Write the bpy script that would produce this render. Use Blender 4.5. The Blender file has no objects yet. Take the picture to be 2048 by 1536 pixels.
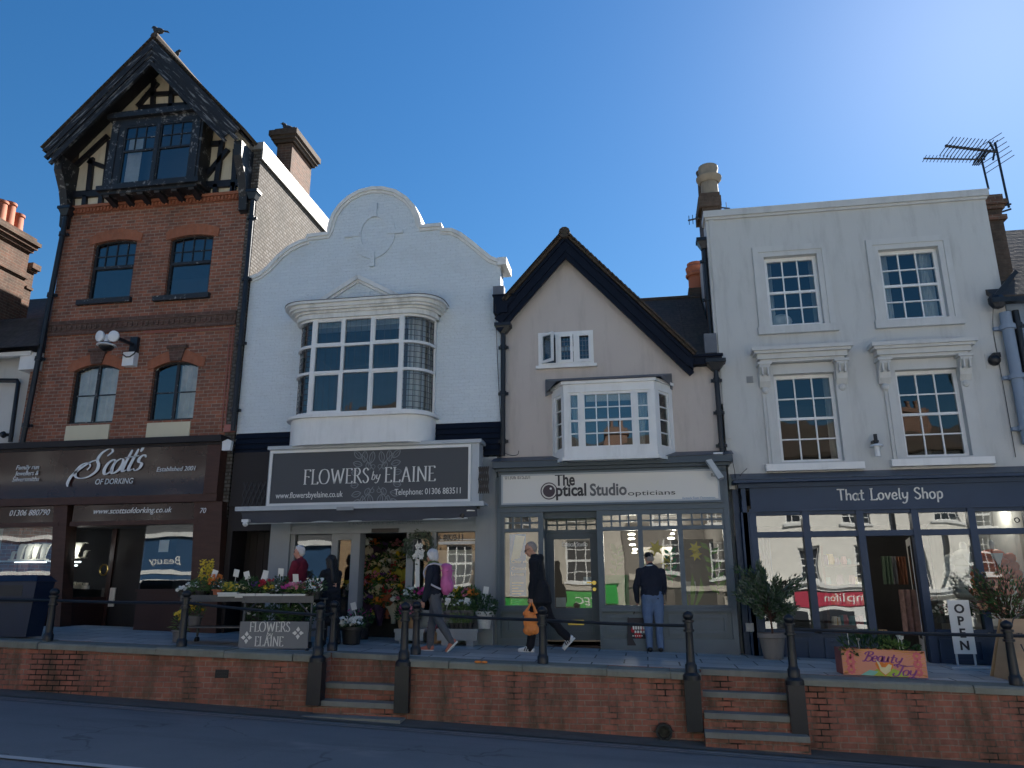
import bpy, math, random, bmesh
from mathutils import Vector, Matrix
from mathutils import noise as mnoise
from mathutils.geometry import tessellate_polygon
random.seed(11)
SC = bpy.context.scene
COL = SC.collection
R = math.radians
# ---------------------------------------------------------------- camera
FPX, CX, CY = 1540.0, 1024.0, 768.0
TH, PH, RO = R(15.44), R(9.39), R(-0.2)
CAM = Vector((0, -15.0, 0))
FW = Vector((-math.sin(PH)*math.cos(TH), math.cos(PH)*math.cos(TH), math.sin(TH)))
RT = Vector((math.cos(PH), math.sin(PH), 0)); UP = RT.cross(FW)
RT, UP = RT*math.cos(RO)+UP*math.sin(RO), UP*math.cos(RO)-RT*math.sin(RO)
cd = bpy.data.cameras.new('camera'); cam = bpy.data.objects.new('camera', cd); COL.objects.link(cam)
cd.sensor_width = 36; cd.lens = FPX/2048*36; cd.clip_start = .1; cd.clip_end = 2000
cam.matrix_world = Matrix(((RT.x, UP.x, -FW.x, CAM.x), (RT.y, UP.y, -FW.y, CAM.y), (RT.z, UP.z, -FW.z, CAM.z), (0, 0, 0, 1)))
SC.camera = cam
# ---------------------------------------------------------------- sky, sun, exposure
SUN_EL, SUN_AZ = R(36.2), R(28.3)            # azimuth from +Y towards +X
w = bpy.data.worlds.new('World'); SC.world = w; w.use_nodes = True
nt = w.node_tree; nt.nodes.clear()
sky = nt.nodes.new('ShaderNodeTexSky'); sky.sky_type = 'NISHITA'; sky.sun_disc = False
sky.sun_elevation = SUN_EL; sky.sun_rotation = SUN_AZ
sky.altitude = 100; sky.air_density = 1.6; sky.dust_density = 0.36; sky.ozone_density = 10
bg = nt.nodes.new('ShaderNodeBackground'); bg.inputs[1].default_value = 0.0385
ow = nt.nodes.new('ShaderNodeOutputWorld')
hs = nt.nodes.new('ShaderNodeHueSaturation'); hs.inputs['Saturation'].default_value = 1.15
nt.links.new(sky.outputs[0], hs.inputs['Color']); nt.links.new(hs.outputs[0], bg.inputs[0]); nt.links.new(bg.outputs[0], ow.inputs[0])
sl = bpy.data.lights.new('sun', 'SUN'); sl.energy = 5.0; sl.angle = R(.55); sl.color = (1, .93, .84)
so = bpy.data.objects.new('sun', sl); COL.objects.link(so)
SDIR = Vector((math.sin(SUN_AZ)*math.cos(SUN_EL), math.cos(SUN_AZ)*math.cos(SUN_EL), math.sin(SUN_EL)))
so.rotation_euler = (-SDIR).to_track_quat('-Z', 'Y').to_euler(); so.location = (8, 10, 30)
SC.view_settings.view_transform = 'Standard'; SC.view_settings.look = 'None'
SC.view_settings.exposure = 1.56; SC.view_settings.gamma = 1
SC.cycles.max_bounces = 8; SC.cycles.diffuse_bounces = 4; SC.cycles.glossy_bounces = 4
SC.cycles.transparent_max_bounces = 16; SC.cycles.transmission_bounces = 6
SC.cycles.caustics_reflective = False; SC.cycles.caustics_refractive = False
SC.cycles.sample_clamp_indirect = 4
# ---------------------------------------------------------------- measuring helpers
def ray(px, py): return FW + RT*((px-CX)/FPX) - UP*((py-CY)/FPX)
def P(px, py, Y=0.0):
    d = ray(px, py); t = (Y-CAM.y)/d.y; return CAM + d*t
def at(px, py, Y=0.0):
    p = P(px, py, Y); return (p.x, p.z)
def rc(xl, xr, yt, yb, Y=0.0):
    """x0,x1,z0,z1 of an upright rectangle in the plane Y (edge positions at mid height / mid width)"""
    ym, xm = (yt+yb)/2, (xl+xr)/2
    return at(xl, ym, Y)[0], at(xr, ym, Y)[0], at(xm, yb, Y)[1], at(xm, yt, Y)[1]
def atx(px, py, X):
    d = ray(px, py); t = X/d.x; p = CAM+d*t; return p
ZP0, ZPX, ZPY = -.95, -.033, .025
def zp(x, y): return ZP0 + ZPX*x + ZPY*min(y, .3)
def zr(x): return -1.97 - .047*x
def gp(px, py):
    d = ray(px, py); t = (ZP0+ZPY*CAM.y)/(d.z-ZPX*d.x-ZPY*d.y); return CAM+d*t
# ---------------------------------------------------------------- mesh builder
class MB:
    def __init__(s): s.v = []; s.f = []; s.m = []
    def add(s, vs, fs, m=0):
        o = len(s.v); s.v += [tuple(v) for v in vs]
        for f in fs: s.f.append(tuple(i+o for i in f)); s.m.append(m)
        return s
    def box(s, x0, x1, y0, y1, z0, z1, m=0):
        return s.add([(x0,y0,z0),(x1,y0,z0),(x1,y1,z0),(x0,y1,z0),(x0,y0,z1),(x1,y0,z1),(x1,y1,z1),(x0,y1,z1)],
              [(0,3,2,1),(4,5,6,7),(0,1,5,4),(1,2,6,5),(2,3,7,6),(3,0,4,7)], m)
    def quad(s, a, b, c, d, m=0): return s.add([a,b,c,d], [(0,1,2,3)], m)
    def slab(s, outer, holes, y0, y1, m=0):
        """outline in XZ, with holes, from y0 (front) to y1"""
        loops = [outer]+list(holes)
        tri = tessellate_polygon([[Vector((a, b, 0)) for a, b in l] for l in loops])
        flat = [p for l in loops for p in l]; n = len(flat)
        fs = [t for t in tri]+[tuple(i+n for i in reversed(t)) for t in tri]
        k = 0
        for l in loops:
            for i in range(len(l)):
                j = (i+1) % len(l); fs.append((k+i, k+j, k+j+n, k+i+n))
            k += len(l)
        return s.add([(a, y0, b) for a, b in flat]+[(a, y1, b) for a, b in flat], fs, m)
    def prism(s, poly, vec, m=0):
        """3-D planar polygon swept along vec (convex or star shaped caps as ngons)"""
        n = len(poly); q = [Vector(p) for p in poly]; vec = Vector(vec)
        fs = [tuple(range(n)), tuple(range(2*n-1, n-1, -1))]+[(i, (i+1) % n, (i+1) % n+n, i+n) for i in range(n)]
        return s.add(q+[p+vec for p in q], fs, m)
    def beam(s, a, b, wd, dp, up=(0, -1, 0), m=0):
        """bar from a to b: wd across, dp along up (centred)"""
        a, b, up = Vector(a), Vector(b), Vector(up).normalized()
        d = (b-a).normalized(); sd = d.cross(up).normalized(); up = sd.cross(d)
        vs = []
        for p in (a, b):
            for i, j in ((-1,-1),(1,-1),(1,1),(-1,1)): vs.append(p+sd*(wd/2*i)+up*(dp/2*j))
        return s.add(vs, [(0,1,2,3),(7,6,5,4),(0,4,5,1),(1,5,6,2),(2,6,7,3),(3,7,4,0)], m)
    def tube(s, pts, r, n=8, m=0, cap=True):
        pts = [Vector(p) for p in pts]; k = len(pts)
        rs = r if isinstance(r, (list, tuple)) else [r]*k
        vs = []; ref = None
        for i, p in enumerate(pts):
            d = (pts[min(i+1, k-1)]-pts[max(i-1, 0)]).normalized()
            if ref is None: ref = Vector((0, 0, 1)) if abs(d.z) < .9 else Vector((1, 0, 0))
            a = d.cross(ref)
            if a.length < 1e-4: a = d.cross(Vector((0, 1, 0)))
            a.normalize(); b = a.cross(d); ref = b if abs(b.dot(d)) < .1 else ref
            for j in range(n):
                t = 2*math.pi*j/n; vs.append(p+(a*math.cos(t)+b*math.sin(t))*rs[i])
        fs = [(i*n+j, i*n+(j+1) % n, (i+1)*n+(j+1) % n, (i+1)*n+j) for i in range(k-1) for j in range(n)]
        if cap: fs += [tuple(range(n-1, -1, -1)), tuple((k-1)*n+j for j in range(n))]
        return s.add(vs, fs, m)
    def lathe(s, prof, cx=0, cy=0, n=14, m=0, sq=None):
        vs = []; k = len(prof)
        for r, z in prof:
            for j in range(n):
                t = 2*math.pi*(j+.5)/n; vs.append((cx+r*math.cos(t), cy+r*math.sin(t), z))
        fs = [(i*n+j, i*n+(j+1) % n, (i+1)*n+(j+1) % n, (i+1)*n+j) for i in range(k-1) for j in range(n)]
        fs += [tuple(range(n-1, -1, -1)), tuple((k-1)*n+j for j in range(n))]
        return s.add(vs, fs, m)
    def ball(s, c, r, n=8, m=0, rot=None):
        rx, ry, rz = r if isinstance(r, (tuple, list)) else (r, r, r)
        vs = []; k = max(4, n*2//3); c = Vector(c)
        vs.append((0, 0, -rz))
        for i in range(1, k):
            a = -math.pi/2+math.pi*i/k
            for j in range(n):
                t = 2*math.pi*j/n; vs.append((rx*math.cos(a)*math.cos(t), ry*math.cos(a)*math.sin(t), rz*math.sin(a)))
        vs.append((0, 0, rz)); L = len(vs)-1
        fs = [(0, 1+(j+1) % n, 1+j) for j in range(n)]
        for i in range(k-2):
            for j in range(n): fs.append((1+i*n+j, 1+i*n+(j+1) % n, 1+(i+1)*n+(j+1) % n, 1+(i+1)*n+j))
        fs += [(L, 1+(k-2)*n+j, 1+(k-2)*n+(j+1) % n) for j in range(n)]
        vs = [Vector(v) for v in vs]
        if rot: vs = [rot @ v for v in vs]
        return s.add([c+v for v in vs], fs, m)
    def leaf(s, p, d, ln, wd, m=0, nrm=None):
        """pointed leaf: two folded halves"""
        p, d = Vector(p), Vector(d).normalized()
        a = d.cross(nrm if nrm else Vector((random.uniform(-1,1), random.uniform(-1,1), random.uniform(-1,1))))
        if a.length < 1e-3: a = d.cross(Vector((0, 0, 1)))+Vector((.01, 0, 0))
        a.normalize(); up = a.cross(d)*wd*.25
        return s.add([p, p+d*ln*.45+a*wd/2+up, p+d*ln, p+d*ln*.45-a*wd/2+up, p+d*ln*.5], [(0,1,2,4),(0,4,2,3)], m)
    def move(s, dx, dy, dz): s.v = [(a+dx, b+dy, c+dz) for a, b, c in s.v]; return s
    def build(s, name, mats, smooth=0):
        me = bpy.data.meshes.new(name); me.from_pydata(s.v, [], s.f)
        for mm in (mats if isinstance(mats, (list, tuple)) else [mats]): me.materials.append(mm)
        if any(s.m): me.polygons.foreach_set('material_index', s.m)
        me.update()
        if smooth:
            me.polygons.foreach_set('use_smooth', [True]*len(me.polygons)); me.set_sharp_from_angle(angle=R(smooth))
        return me
# ---------------------------------------------------------------- scene objects
WL = {}                                             # world origin of every object built in world coordinates
def tag(o, label=None, cat=None, group=None, kind=None):
    if label: o['label'] = label
    if cat: o['category'] = cat
    if group: o['group'] = group
    if kind: o['kind'] = kind
    return o
def thing(name, label, cat, loc=(0, 0, 0), group=None, rz=0):
    o = bpy.data.objects.new(name, None); COL.objects.link(o); o.location = loc; o.rotation_euler.z = rz
    o.empty_display_size = .2; WL[o] = Vector(loc); return tag(o, label, cat, group)
def part(name, mb, mats, parent, smooth=0, label=None, local=False):
    """a child mesh; mb is in world coordinates unless local"""
    me = mb.build(name, mats, smooth) if isinstance(mb, MB) else mb
    o = bpy.data.objects.new(name, me); COL.objects.link(o); o.parent = parent
    if not local: o.location = -WL[parent]; WL[o] = Vector((0, 0, 0))
    else: WL[o] = Vector((0, 0, 0))
    if label: o['label'] = label
    return o
def solid(name, mb, mats, label=None, cat=None, group=None, kind=None, smooth=0):
    """a top-level thing of one mesh; its origin is moved to the middle of its base"""
    xs = [v[0] for v in mb.v]; ys = [v[1] for v in mb.v]; zs = [v[2] for v in mb.v]
    c = ((min(xs)+max(xs))/2, (min(ys)+max(ys))/2, min(zs))
    if kind == 'structure': c = (0, 0, 0)
    mb.move(-c[0], -c[1], -c[2])
    o = bpy.data.objects.new(name, mb.build(name, mats, smooth)); COL.objects.link(o); o.location = c; WL[o] = Vector(c)
    return tag(o, label, cat, group, kind)
def dup(root, loc, rz=0, sc=1, label=None, group=None):
    r = root.copy(); COL.objects.link(r); r.location = loc; r.rotation_euler = (0, 0, rz)
    r.scale = (sc, sc, sc) if not isinstance(sc, tuple) else sc
    if label: r['label'] = label
    if group: r['group'] = group
    for ch in list(root.children):
        c = ch.copy(); COL.objects.link(c); c.parent = r
        for g in list(ch.children):
            d = g.copy(); COL.objects.link(d); d.parent = c
    return r
# ---------------------------------------------------------------- materials
MATS = {}
def nodes(name):
    m = bpy.data.materials.new(name); m.use_nodes = True; t = m.node_tree
    b = t.nodes['Principled BSDF']; MATS[name] = m
    def N(ty, **k):
        n = t.nodes.new(ty)
        for a, v in k.items(): setattr(n, a, v)
        return n
    return m, t, b, N, t.links.new
def rgb(c): return (c[0], c[1], c[2], 1)
def dk(c, f): return tuple(min(1, x*f) for x in c)
def coords(t, N, L, scale=(1, 1, 1)):
    tc = N('ShaderNodeTexCoord'); mp = N('ShaderNodeMapping'); mp.inputs['Scale'].default_value = scale
    L(tc.outputs['Object'], mp.inputs[0]); return mp.outputs[0]
def noise_(N, L, vec, scale, detail=6, rough=.6):
    n = N('ShaderNodeTexNoise'); n.inputs['Scale'].default_value = scale; n.inputs['Detail'].default_value = detail
    n.inputs['Roughness'].default_value = rough; L(vec, n.inputs['Vector']); return n.outputs[0]
def ramp_(N, L, fac, a, b, ca, cb):
    r = N('ShaderNodeValToRGB'); e = r.color_ramp.elements
    e[0].position, e[1].position = a, b; e[0].color, e[1].color = ca, cb; L(fac, r.inputs[0]); return r.outputs[0]
def mix_(N, L, fac, a, b, mode='MIX'):
    m = N('ShaderNodeMix', data_type='RGBA', blend_type=mode)
    if isinstance(fac, (int, float)): m.inputs[0].default_value = fac
    else: L(fac, m.inputs[0])
    for s_, x in ((6, a), (7, b)):
        if isinstance(x, tuple): m.inputs[s_].default_value = x if len(x) == 4 else rgb(x)
        else: L(x, m.inputs[s_])
    return m.outputs[2]
def bump_(N, L, b, h, strength, dist=.01):
    n = N('ShaderNodeBump'); n.inputs['Strength'].default_value = strength; n.inputs['Distance'].default_value = dist
    L(h, n.inputs['Height']); L(n.outputs[0], b.inputs['Normal'])
def mat(name, col, rough=.7, var=.25, vs=2.5, bump=0, bs=40, metal=0, spec=.4, stretch=(1, 1, 1), dirt=0, coat=0):
    if name in MATS: return MATS[name]
    m, t, b, N, L = nodes(name)
    v = coords(t, N, L, stretch)
    c = mix_(N, L, noise_(N, L, v, vs), rgb(dk(col, 1-var)), rgb(dk(col, 1+var)))
    if dirt:
        st = coords(t, N, L, (2.2, 2.2, .35))
        c = mix_(N, L, ramp_(N, L, noise_(N, L, st, 1.6, 8, .7), .5, .75, (0, 0, 0, 1), (dirt, dirt, dirt, 1)), c, rgb(dk(col, .35)))
    L(c, b.inputs['Base Color'])
    b.inputs['Roughness'].default_value = rough; b.inputs['Metallic'].default_value = metal
    b.inputs['Specular IOR Level'].default_value = spec
    if coat: b.inputs['Coat Weight'].default_value = coat; b.inputs['Coat Roughness'].default_value = .08
    if bump: bump_(N, L, b, noise_(N, L, v, bs, 4), bump)
    return m
def wallvec(t, N, L):
    """(along the wall, up) for walls facing any axis; (x, y) for level surfaces"""
    tc = N('ShaderNodeTexCoord'); g = N('ShaderNodeNewGeometry')
    sp = N('ShaderNodeSeparateXYZ'); L(tc.outputs['Object'], sp.inputs[0])
    sn = N('ShaderNodeSeparateXYZ'); L(g.outputs['True Normal'], sn.inputs[0])
    def gt(o):
        a = N('ShaderNodeMath', operation='ABSOLUTE'); L(o, a.inputs[0])
        q = N('ShaderNodeMath', operation='GREATER_THAN'); q.inputs[1].default_value = .75; L(a.outputs[0], q.inputs[0]); return q.outputs[0]
    def mx(f, a, b_):
        q = N('ShaderNodeMix'); L(f, q.inputs[0]); L(a, q.inputs[2]); L(b_, q.inputs[3]); return q.outputs[0]
    u = mx(gt(sn.outputs[0]), sp.outputs[0], sp.outputs[1]); v = mx(gt(sn.outputs[2]), sp.outputs[2], sp.outputs[1])
    cb = N('ShaderNodeCombineXYZ'); L(u, cb.inputs[0]); L(v, cb.inputs[1]); return cb.outputs[0]
def brick(name, c1, c2, mortar, bw=.225, bh=.075, mo=.008, rough=.85, bump=.6, stain=(.02, .018, .015), st=.0, offs=.5, stsc=.8, vary=.35, gap=0):
    m, t, b, N, L = nodes(name)
    v = wallvec(t, N, L)
    wob = N('ShaderNodeVectorMath', operation='MULTIPLY_ADD'); nz = N('ShaderNodeTexNoise'); nz.inputs['Scale'].default_value = 3
    L(v, nz.inputs['Vector']); L(nz.outputs[1], wob.inputs[0]); wob.inputs[1].default_value = (.012, .012, 0); L(v, wob.inputs[2])
    bt = N('ShaderNodeTexBrick'); bt.offset = offs; L(wob.outputs[0], bt.inputs['Vector'])
    bt.inputs['Scale'].default_value = 1; bt.inputs['Brick Width'].default_value = bw; bt.inputs['Row Height'].default_value = bh
    bt.inputs['Mortar Size'].default_value = mo; bt.inputs['Mortar Smooth'].default_value = .3; bt.inputs['Bias'].default_value = -.1
    bt.inputs['Color1'].default_value = rgb(c1); bt.inputs['Color2'].default_value = rgb(c2); bt.inputs['Mortar'].default_value = rgb(mortar)
    n1 = noise_(N, L, v, 9, 5); n2 = noise_(N, L, v, 1.1, 7, .65)
    c = mix_(N, L, n1, mix_(N, L, vary, bt.outputs[0], (0, 0, 0, 1)), mix_(N, L, .12, bt.outputs[0], (1, .8, .6, 1)))
    c = mix_(N, L, ramp_(N, L, n2, .35, .7, (0, 0, 0, 1), (.5, .5, .5, 1)), c, mix_(N, L, .55, c, (.02, .012, .01, 1)))
    if st:
        mp = N('ShaderNodeMapping'); mp.inputs['Scale'].default_value = (stsc, stsc*.28, 1); L(v, mp.inputs[0])
        s = ramp_(N, L, noise_(N, L, mp.outputs[0], 1.5, 8, .72), .46, .68, (0, 0, 0, 1), (st, st, st, 1))
        c = mix_(N, L, s, c, rgb(stain))
        g = ramp_(N, L, noise_(N, L, v, .9, 6, .7), .52, .72, (0, 0, 0, 1), (st*.7, st*.7, st*.7, 1))
        c = mix_(N, L, g, c, rgb((.03, .035, .018)))
    if gap:                                         # patches where the pointing has gone dark
        gm = N('ShaderNodeMath', operation='MULTIPLY'); L(bt.outputs[1], gm.inputs[0]); gq = N('ShaderNodeMapping'); gq.inputs['Scale'].default_value = (1.1, .45, 1); L(v, gq.inputs[0]); L(ramp_(N, L, noise_(N, L, gq.outputs[0], 1.1, 5, .6), .5, .62, (0, 0, 0, 1), (1, 1, 1, 1)), gm.inputs[1]); c = mix_(N, L, gm.outputs[0], c, (.012, .014, .012, 1))
    L(c, b.inputs['Base Color']); b.inputs['Roughness'].default_value = rough; b.inputs['Specular IOR Level'].default_value = .25
    inv = N('ShaderNodeMath', operation='MULTIPLY_ADD'); inv.inputs[1].default_value = -1; inv.inputs[2].default_value = 1
    L(bt.outputs[1], inv.inputs[0])
    ad = N('ShaderNodeMath', operation='MULTIPLY_ADD'); L(n1, ad.inputs[0]); ad.inputs[1].default_value = .35; L(inv.outputs[0], ad.inputs[2])
    bump_(N, L, b, ad.outputs[0], bump, .012)
    return m
def peel(name, col, under, amount=.55, sx=(6, 6, 6), rough=.55):
    m, t, b, N, L = nodes(name)
    v = coords(t, N, L, sx)
    n = noise_(N, L, v, 2.6, 9, .68); f = ramp_(N, L, n, amount, amount+.06, (0, 0, 0, 1), (1, 1, 1, 1))
    c = mix_(N, L, noise_(N, L, v, 8), rgb(dk(under, .5)), rgb(under))
    L(mix_(N, L, f, rgb(col), c), b.inputs['Base Color']); b.inputs['Roughness'].default_value = rough
    bump_(N, L, b, n, .5, .01); return m
def glass(name, fac=.15, tint=(.8, .87, .88), wave=.0, wsc=1.2, rough=0.0):
    m, t, b, N, L = nodes(name); t.nodes.remove(b)
    tr = N('ShaderNodeBsdfTransparent'); tr.inputs[0].default_value = rgb(tint)
    gl = N('ShaderNodeBsdfGlossy'); gl.inputs['Roughness'].default_value = rough; gl.inputs[0].default_value = (.97, 1, .98, 1)
    fr = N('ShaderNodeFresnel'); fr.inputs[0].default_value = 1.5
    ma = N('ShaderNodeMath', operation='MULTIPLY_ADD'); ma.inputs[1].default_value = 1-fac; ma.inputs[2].default_value = fac; ma.use_clamp = True
    L(fr.outputs[0], ma.inputs[0])
    mx = N('ShaderNodeMixShader'); L(ma.outputs[0], mx.inputs[0]); L(tr.outputs[0], mx.inputs[1]); L(gl.outputs[0], mx.inputs[2])
    if wave:
        v = coords(t, N, L); bu = N('ShaderNodeBump'); bu.inputs['Strength'].default_value = wave; bu.inputs['Distance'].default_value = .02
        L(noise_(N, L, v, wsc, 1, .4), bu.inputs['Height']); L(bu.outputs[0], gl.inputs['Normal'])
    L(mx.outputs[0], t.nodes['Material Output'].inputs[0]); return m
def emit(name, col, s):
    m, t, b, N, L = nodes(name); b.inputs['Base Color'].default_value = rgb(col)
    b.inputs['Emission Color'].default_value = rgb(col); b.inputs['Emission Strength'].default_value = s; return m
def tiles(name, c1, c2, bw=.17, bh=.1):
    return brick(name, c1, c2, dk(c1, .25), bw, bh, .006, .8, .9, st=.4, stain=(.05, .055, .03))

M_brickA = brick('red_brown_brick', (.37, .105, .055), (.17, .055, .04), (.36, .28, .225), st=.3, mo=.009, bh=.08)
M_brickD = brick('dark_brick_band', (.09, .03, .028), (.05, .022, .022), (.14, .1, .085), mo=.006)
M_rub = brick('rubbed_red_brick', (.36, .1, .045), (.3, .085, .04), (.26, .1, .06), .075, .4, .004, bump=.3, vary=.2)
M_hung = brick('weathered_hung_tile', (.18, .183, .186), (.068, .07, .072), (.02, .02, .02), .15, .08, .018, bump=1, st=.5, stain=(.055, .056, .054))
M_chim = brick('chimney_brick', (.17, .065, .042), (.075, .036, .03), (.22, .185, .15), st=.75, stain=(.04, .035, .03))
M_chimdk = brick('sooty_chimney_brick', (.042, .026, .024), (.028, .02, .019), (.05, .042, .038), st=.4)
M_wallbrk = brick('stained_wall_brick', (.42, .13, .09), (.29, .095, .072), (.35, .23, .185), bw=.23, bh=.08, st=.85, stain=(.055, .06, .042), stsc=1.9, mo=.010, bump=.7, gap=1)
M_white = None
def paintbrick():                                   # thickly painted, only faintly coursed
    m, t, b, N, L = nodes('white_painted_brick'); v = wallvec(t, N, L)
    bt = N('ShaderNodeTexBrick'); L(v, bt.inputs['Vector']); bt.inputs['Scale'].default_value = 1
    bt.inputs['Brick Width'].default_value = .225; bt.inputs['Row Height'].default_value = .075; bt.inputs['Mortar Size'].default_value = .009; bt.inputs['Mortar Smooth'].default_value = .6
    bt.inputs['Color1'].default_value = rgb((.65, .715, .765)); bt.inputs['Color2'].default_value = rgb((.62, .685, .735)); bt.inputs['Mortar'].default_value = rgb((.595, .66, .71))
    n = noise_(N, L, v, 20, 6, .7); n2 = noise_(N, L, v, .9, 8, .7)
    c = mix_(N, L, ramp_(N, L, n2, .5, .8, (0, 0, 0, 1), (.35, .35, .35, 1)), bt.outputs[0], (.4, .4, .37, 1))
    sp = ramp_(N, L, noise_(N, L, v, 22, 4, .6), .56, .7, (0, 0, 0, 1), (.4, .4, .4, 1))
    c = mix_(N, L, sp, c, (.33, .36, .38, 1))
    L(c, b.inputs['Base Color']); b.inputs['Roughness'].default_value = .6
    iv = N('ShaderNodeMath', operation='MULTIPLY_ADD'); L(n, iv.inputs[0]); iv.inputs[1].default_value = 3.0
    i2 = N('ShaderNodeMath', operation='SUBTRACT'); i2.inputs[0].default_value = 1; L(bt.outputs[1], i2.inputs[1]); L(i2.outputs[0], iv.inputs[2])
    bump_(N, L, b, iv.outputs[0], .55, .012); return m
M_white = paintbrick()
M_trim = mat('white_gloss_paint', (.74, .75, .75), .4, .08, 4, dirt=.25)
M_oldwhite = mat('weathered_white_moulding', (.68, .69, .68), .55, .12, 5, dirt=.55)
M_beige = mat('taupe_render', (.50, .45, .42), .85, .1, .9, bump=.3, bs=50, dirt=.3)
M_grey = mat('pale_grey_render', (.51, .52, .515), .75, .08, .8, bump=.2, bs=45, dirt=.36)
M_greytrim = mat('pale_grey_moulding', (.53, .54, .535), .6, .08, 4, dirt=.3)
M_black = mat('black_gloss_paint', (.005, .009, .02), .6, .3, 6, spec=.15)
M_iron = mat('black_cast_iron', (.013, .016, .022), .38, .4, 12, bump=.15, bs=30)
def grainpeel(name, col, under, xm, amount):
    """paint flaking along sloping boards (mirrored about xm)"""
    m, t, b, N, L = nodes(name); tc = N('ShaderNodeTexCoord'); sp = N('ShaderNodeSeparateXYZ'); L(tc.outputs['Object'], sp.inputs[0])
    def M(op, a, k): q = N('ShaderNodeMath', operation=op); L(a, q.inputs[0]); (q.inputs.__getitem__(1).__setattr__('default_value', k) if isinstance(k, float) else L(k, q.inputs[1]) if k is not None else None); return q.outputs[0]
    ax = M('ABSOLUTE', M('SUBTRACT', sp.outputs[0], xm), None); u = M('SUBTRACT', ax, sp.outputs[2]); v = M('ADD', ax, sp.outputs[2])
    cb = N('ShaderNodeCombineXYZ'); L(M('MULTIPLY', u, 1.6), cb.inputs[0]); L(M('MULTIPLY', v, 16.0), cb.inputs[1]); L(sp.outputs[1], cb.inputs[2])
    n = noise_(N, L, cb.outputs[0], 1.0, 8, .65); big = noise_(N, L, tc.outputs['Object'], 1.4, 3, .5)
    f = M('ADD', M('MULTIPLY', n, .75), M('MULTIPLY', big, .25)); c = mix_(N, L, n, rgb(dk(under, .4)), rgb(dk(under, 1.3)))
    L(mix_(N, L, ramp_(N, L, f, amount, amount+.07, (0, 0, 0, 1), (1, 1, 1, 1)), rgb(col), c), b.inputs['Base Color']); b.inputs['Roughness'].default_value = .7; bump_(N, L, b, n, .5, .01); return m
M_barge = grainpeel('flaking_barge_board_paint', (.010, .011, .015), (.2, .2, .2), -11.24, .53)
M_timber = peel('peeling_black_timber', (.010, .011, .014), (.26, .25, .24), .565, (3, 3, 3))
M_timberb = mat('black_timber', (.012, .012, .016), .5, .3, 8)
M_cream = mat('cream_infill_plaster', (.60, .53, .40), .85, .14, 3, dirt=.45)
M_panel = mat('cream_panel_paint', (.62, .57, .42), .6, .05, 2, dirt=.1)
M_tile = tiles('dark_clay_roof_tile', (.032, .024, .024), (.05, .034, .03))
M_slate = tiles('grey_slate', (.022, .027, .04), (.035, .04, .055), .25, .2)
M_lead = mat('grey_lead', (.13, .14, .16), .5, .3, 5, metal=.3)
M_metal = mat('weathered_metal_capping', (.24, .24, .235), .5, .25, 3, dirt=.4)
M_navy = mat('navy_shop_paint', (.021, .046, .095), .5, .2, 3, dirt=.15)
M_slateblue = mat('slate_grey_shop_paint', (.085, .118, .15), .45, .12, 3, dirt=.1)
M_slatedk = mat('dark_slate_shop_paint', (.052, .076, .10), .45, .12, 3)
M_shopgrey = mat('mid_grey_shop_paint', (.27, .29, .31), .55, .1, 2, dirt=.2)
M_brownwood = mat('brown_stained_wood', (.065, .03, .022), .5, .45, 3, stretch=(1, 1, 6), spec=.3, dirt=.3)
M_brownglos = mat('glossy_brown_sign_panel', (.026, .010, .009), .1, .5, 1.5, spec=.5)
M_brownlow = mat('dark_maroon_panel', (.035, .014, .013), .45, .2, 2)
M_darkdoor = mat('black_brown_boards', (.014, .011, .012), .6, .4, 4, stretch=(1, 1, .2))
M_signgrey = mat('charcoal_sign_panel', (.062, .068, .078), .55, .04, 1)
M_signframe = mat('pale_sign_casing', (.42, .46, .50), .45, .08, 2, dirt=.2)
M_letter = mat('off_white_lettering', (.72, .72, .70), .5, .03, 3)
M_silver = mat('silver_lettering', (.68, .7, .72), .3, .05, 3, metal=.4)
M_motif = mat('grey_motif_line', (.2, .22, .24), .5, .02, 3)
M_signwhite = mat('cream_white_sign_panel', (.68, .665, .63), .5, .03, 1)
M_txtdark = mat('dark_grey_lettering', (.035, .033, .04), .5, .05, 3)
M_txtpurple = mat('dull_purple_lettering', (.06, .04, .055), .5, .05, 3)
M_txtgrey = mat('mid_grey_lettering', (.12, .12, .13), .5, .03, 3)
M_txtblue = mat('blue_lettering', (.1, .25, .45), .5, .03, 3)
M_canvas = mat('slate_awning_canvas', (.07, .08, .11), .85, .15, 3)
M_room = mat('dim_room_plaster', (.22, .21, .2), .9, .2, 2)
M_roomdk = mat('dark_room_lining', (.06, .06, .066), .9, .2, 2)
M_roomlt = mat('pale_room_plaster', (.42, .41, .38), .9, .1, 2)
M_glass = glass('window_glass', .085, (.74, .81, .85), .03, 2)
M_glasso = glass('old_window_glass', .06, (.86, .89, .9), .25, 1.6)
M_shopglass = glass('shop_window_glass', .085, (.85, .9, .9), .13, 1.3)
M_shopglassw = glass('wavy_shop_glass', .11, (.82, .88, .9), .2, 1.1)
M_net = mat('grey_net_curtain', (.68, .63, .57), .95, .35, 5)
M_curtain = mat('pale_curtain_cloth', (.62, .62, .6), .9, .1, 6)
M_blind = mat('cream_roller_blind', (.6, .57, .48), .9, .04, 2)
M_terra = mat('terracotta', (.42, .14, .075), .75, .2, 5, dirt=.3)
M_buff = mat('buff_clay_pot', (.27, .23, .175), .75, .25, 5, dirt=.5)
M_stone = mat('mossy_coping_stone', (.21, .215, .185), .9, .35, 2.5, bump=.5, bs=25, dirt=.5)
M_step = mat('worn_step_stone', (.2, .205, .19), .85, .3, 3, bump=.4, bs=25, dirt=.4)
M_brass = mat('brass', (.55, .38, .12), .3, .1, 4, metal=1)
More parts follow.
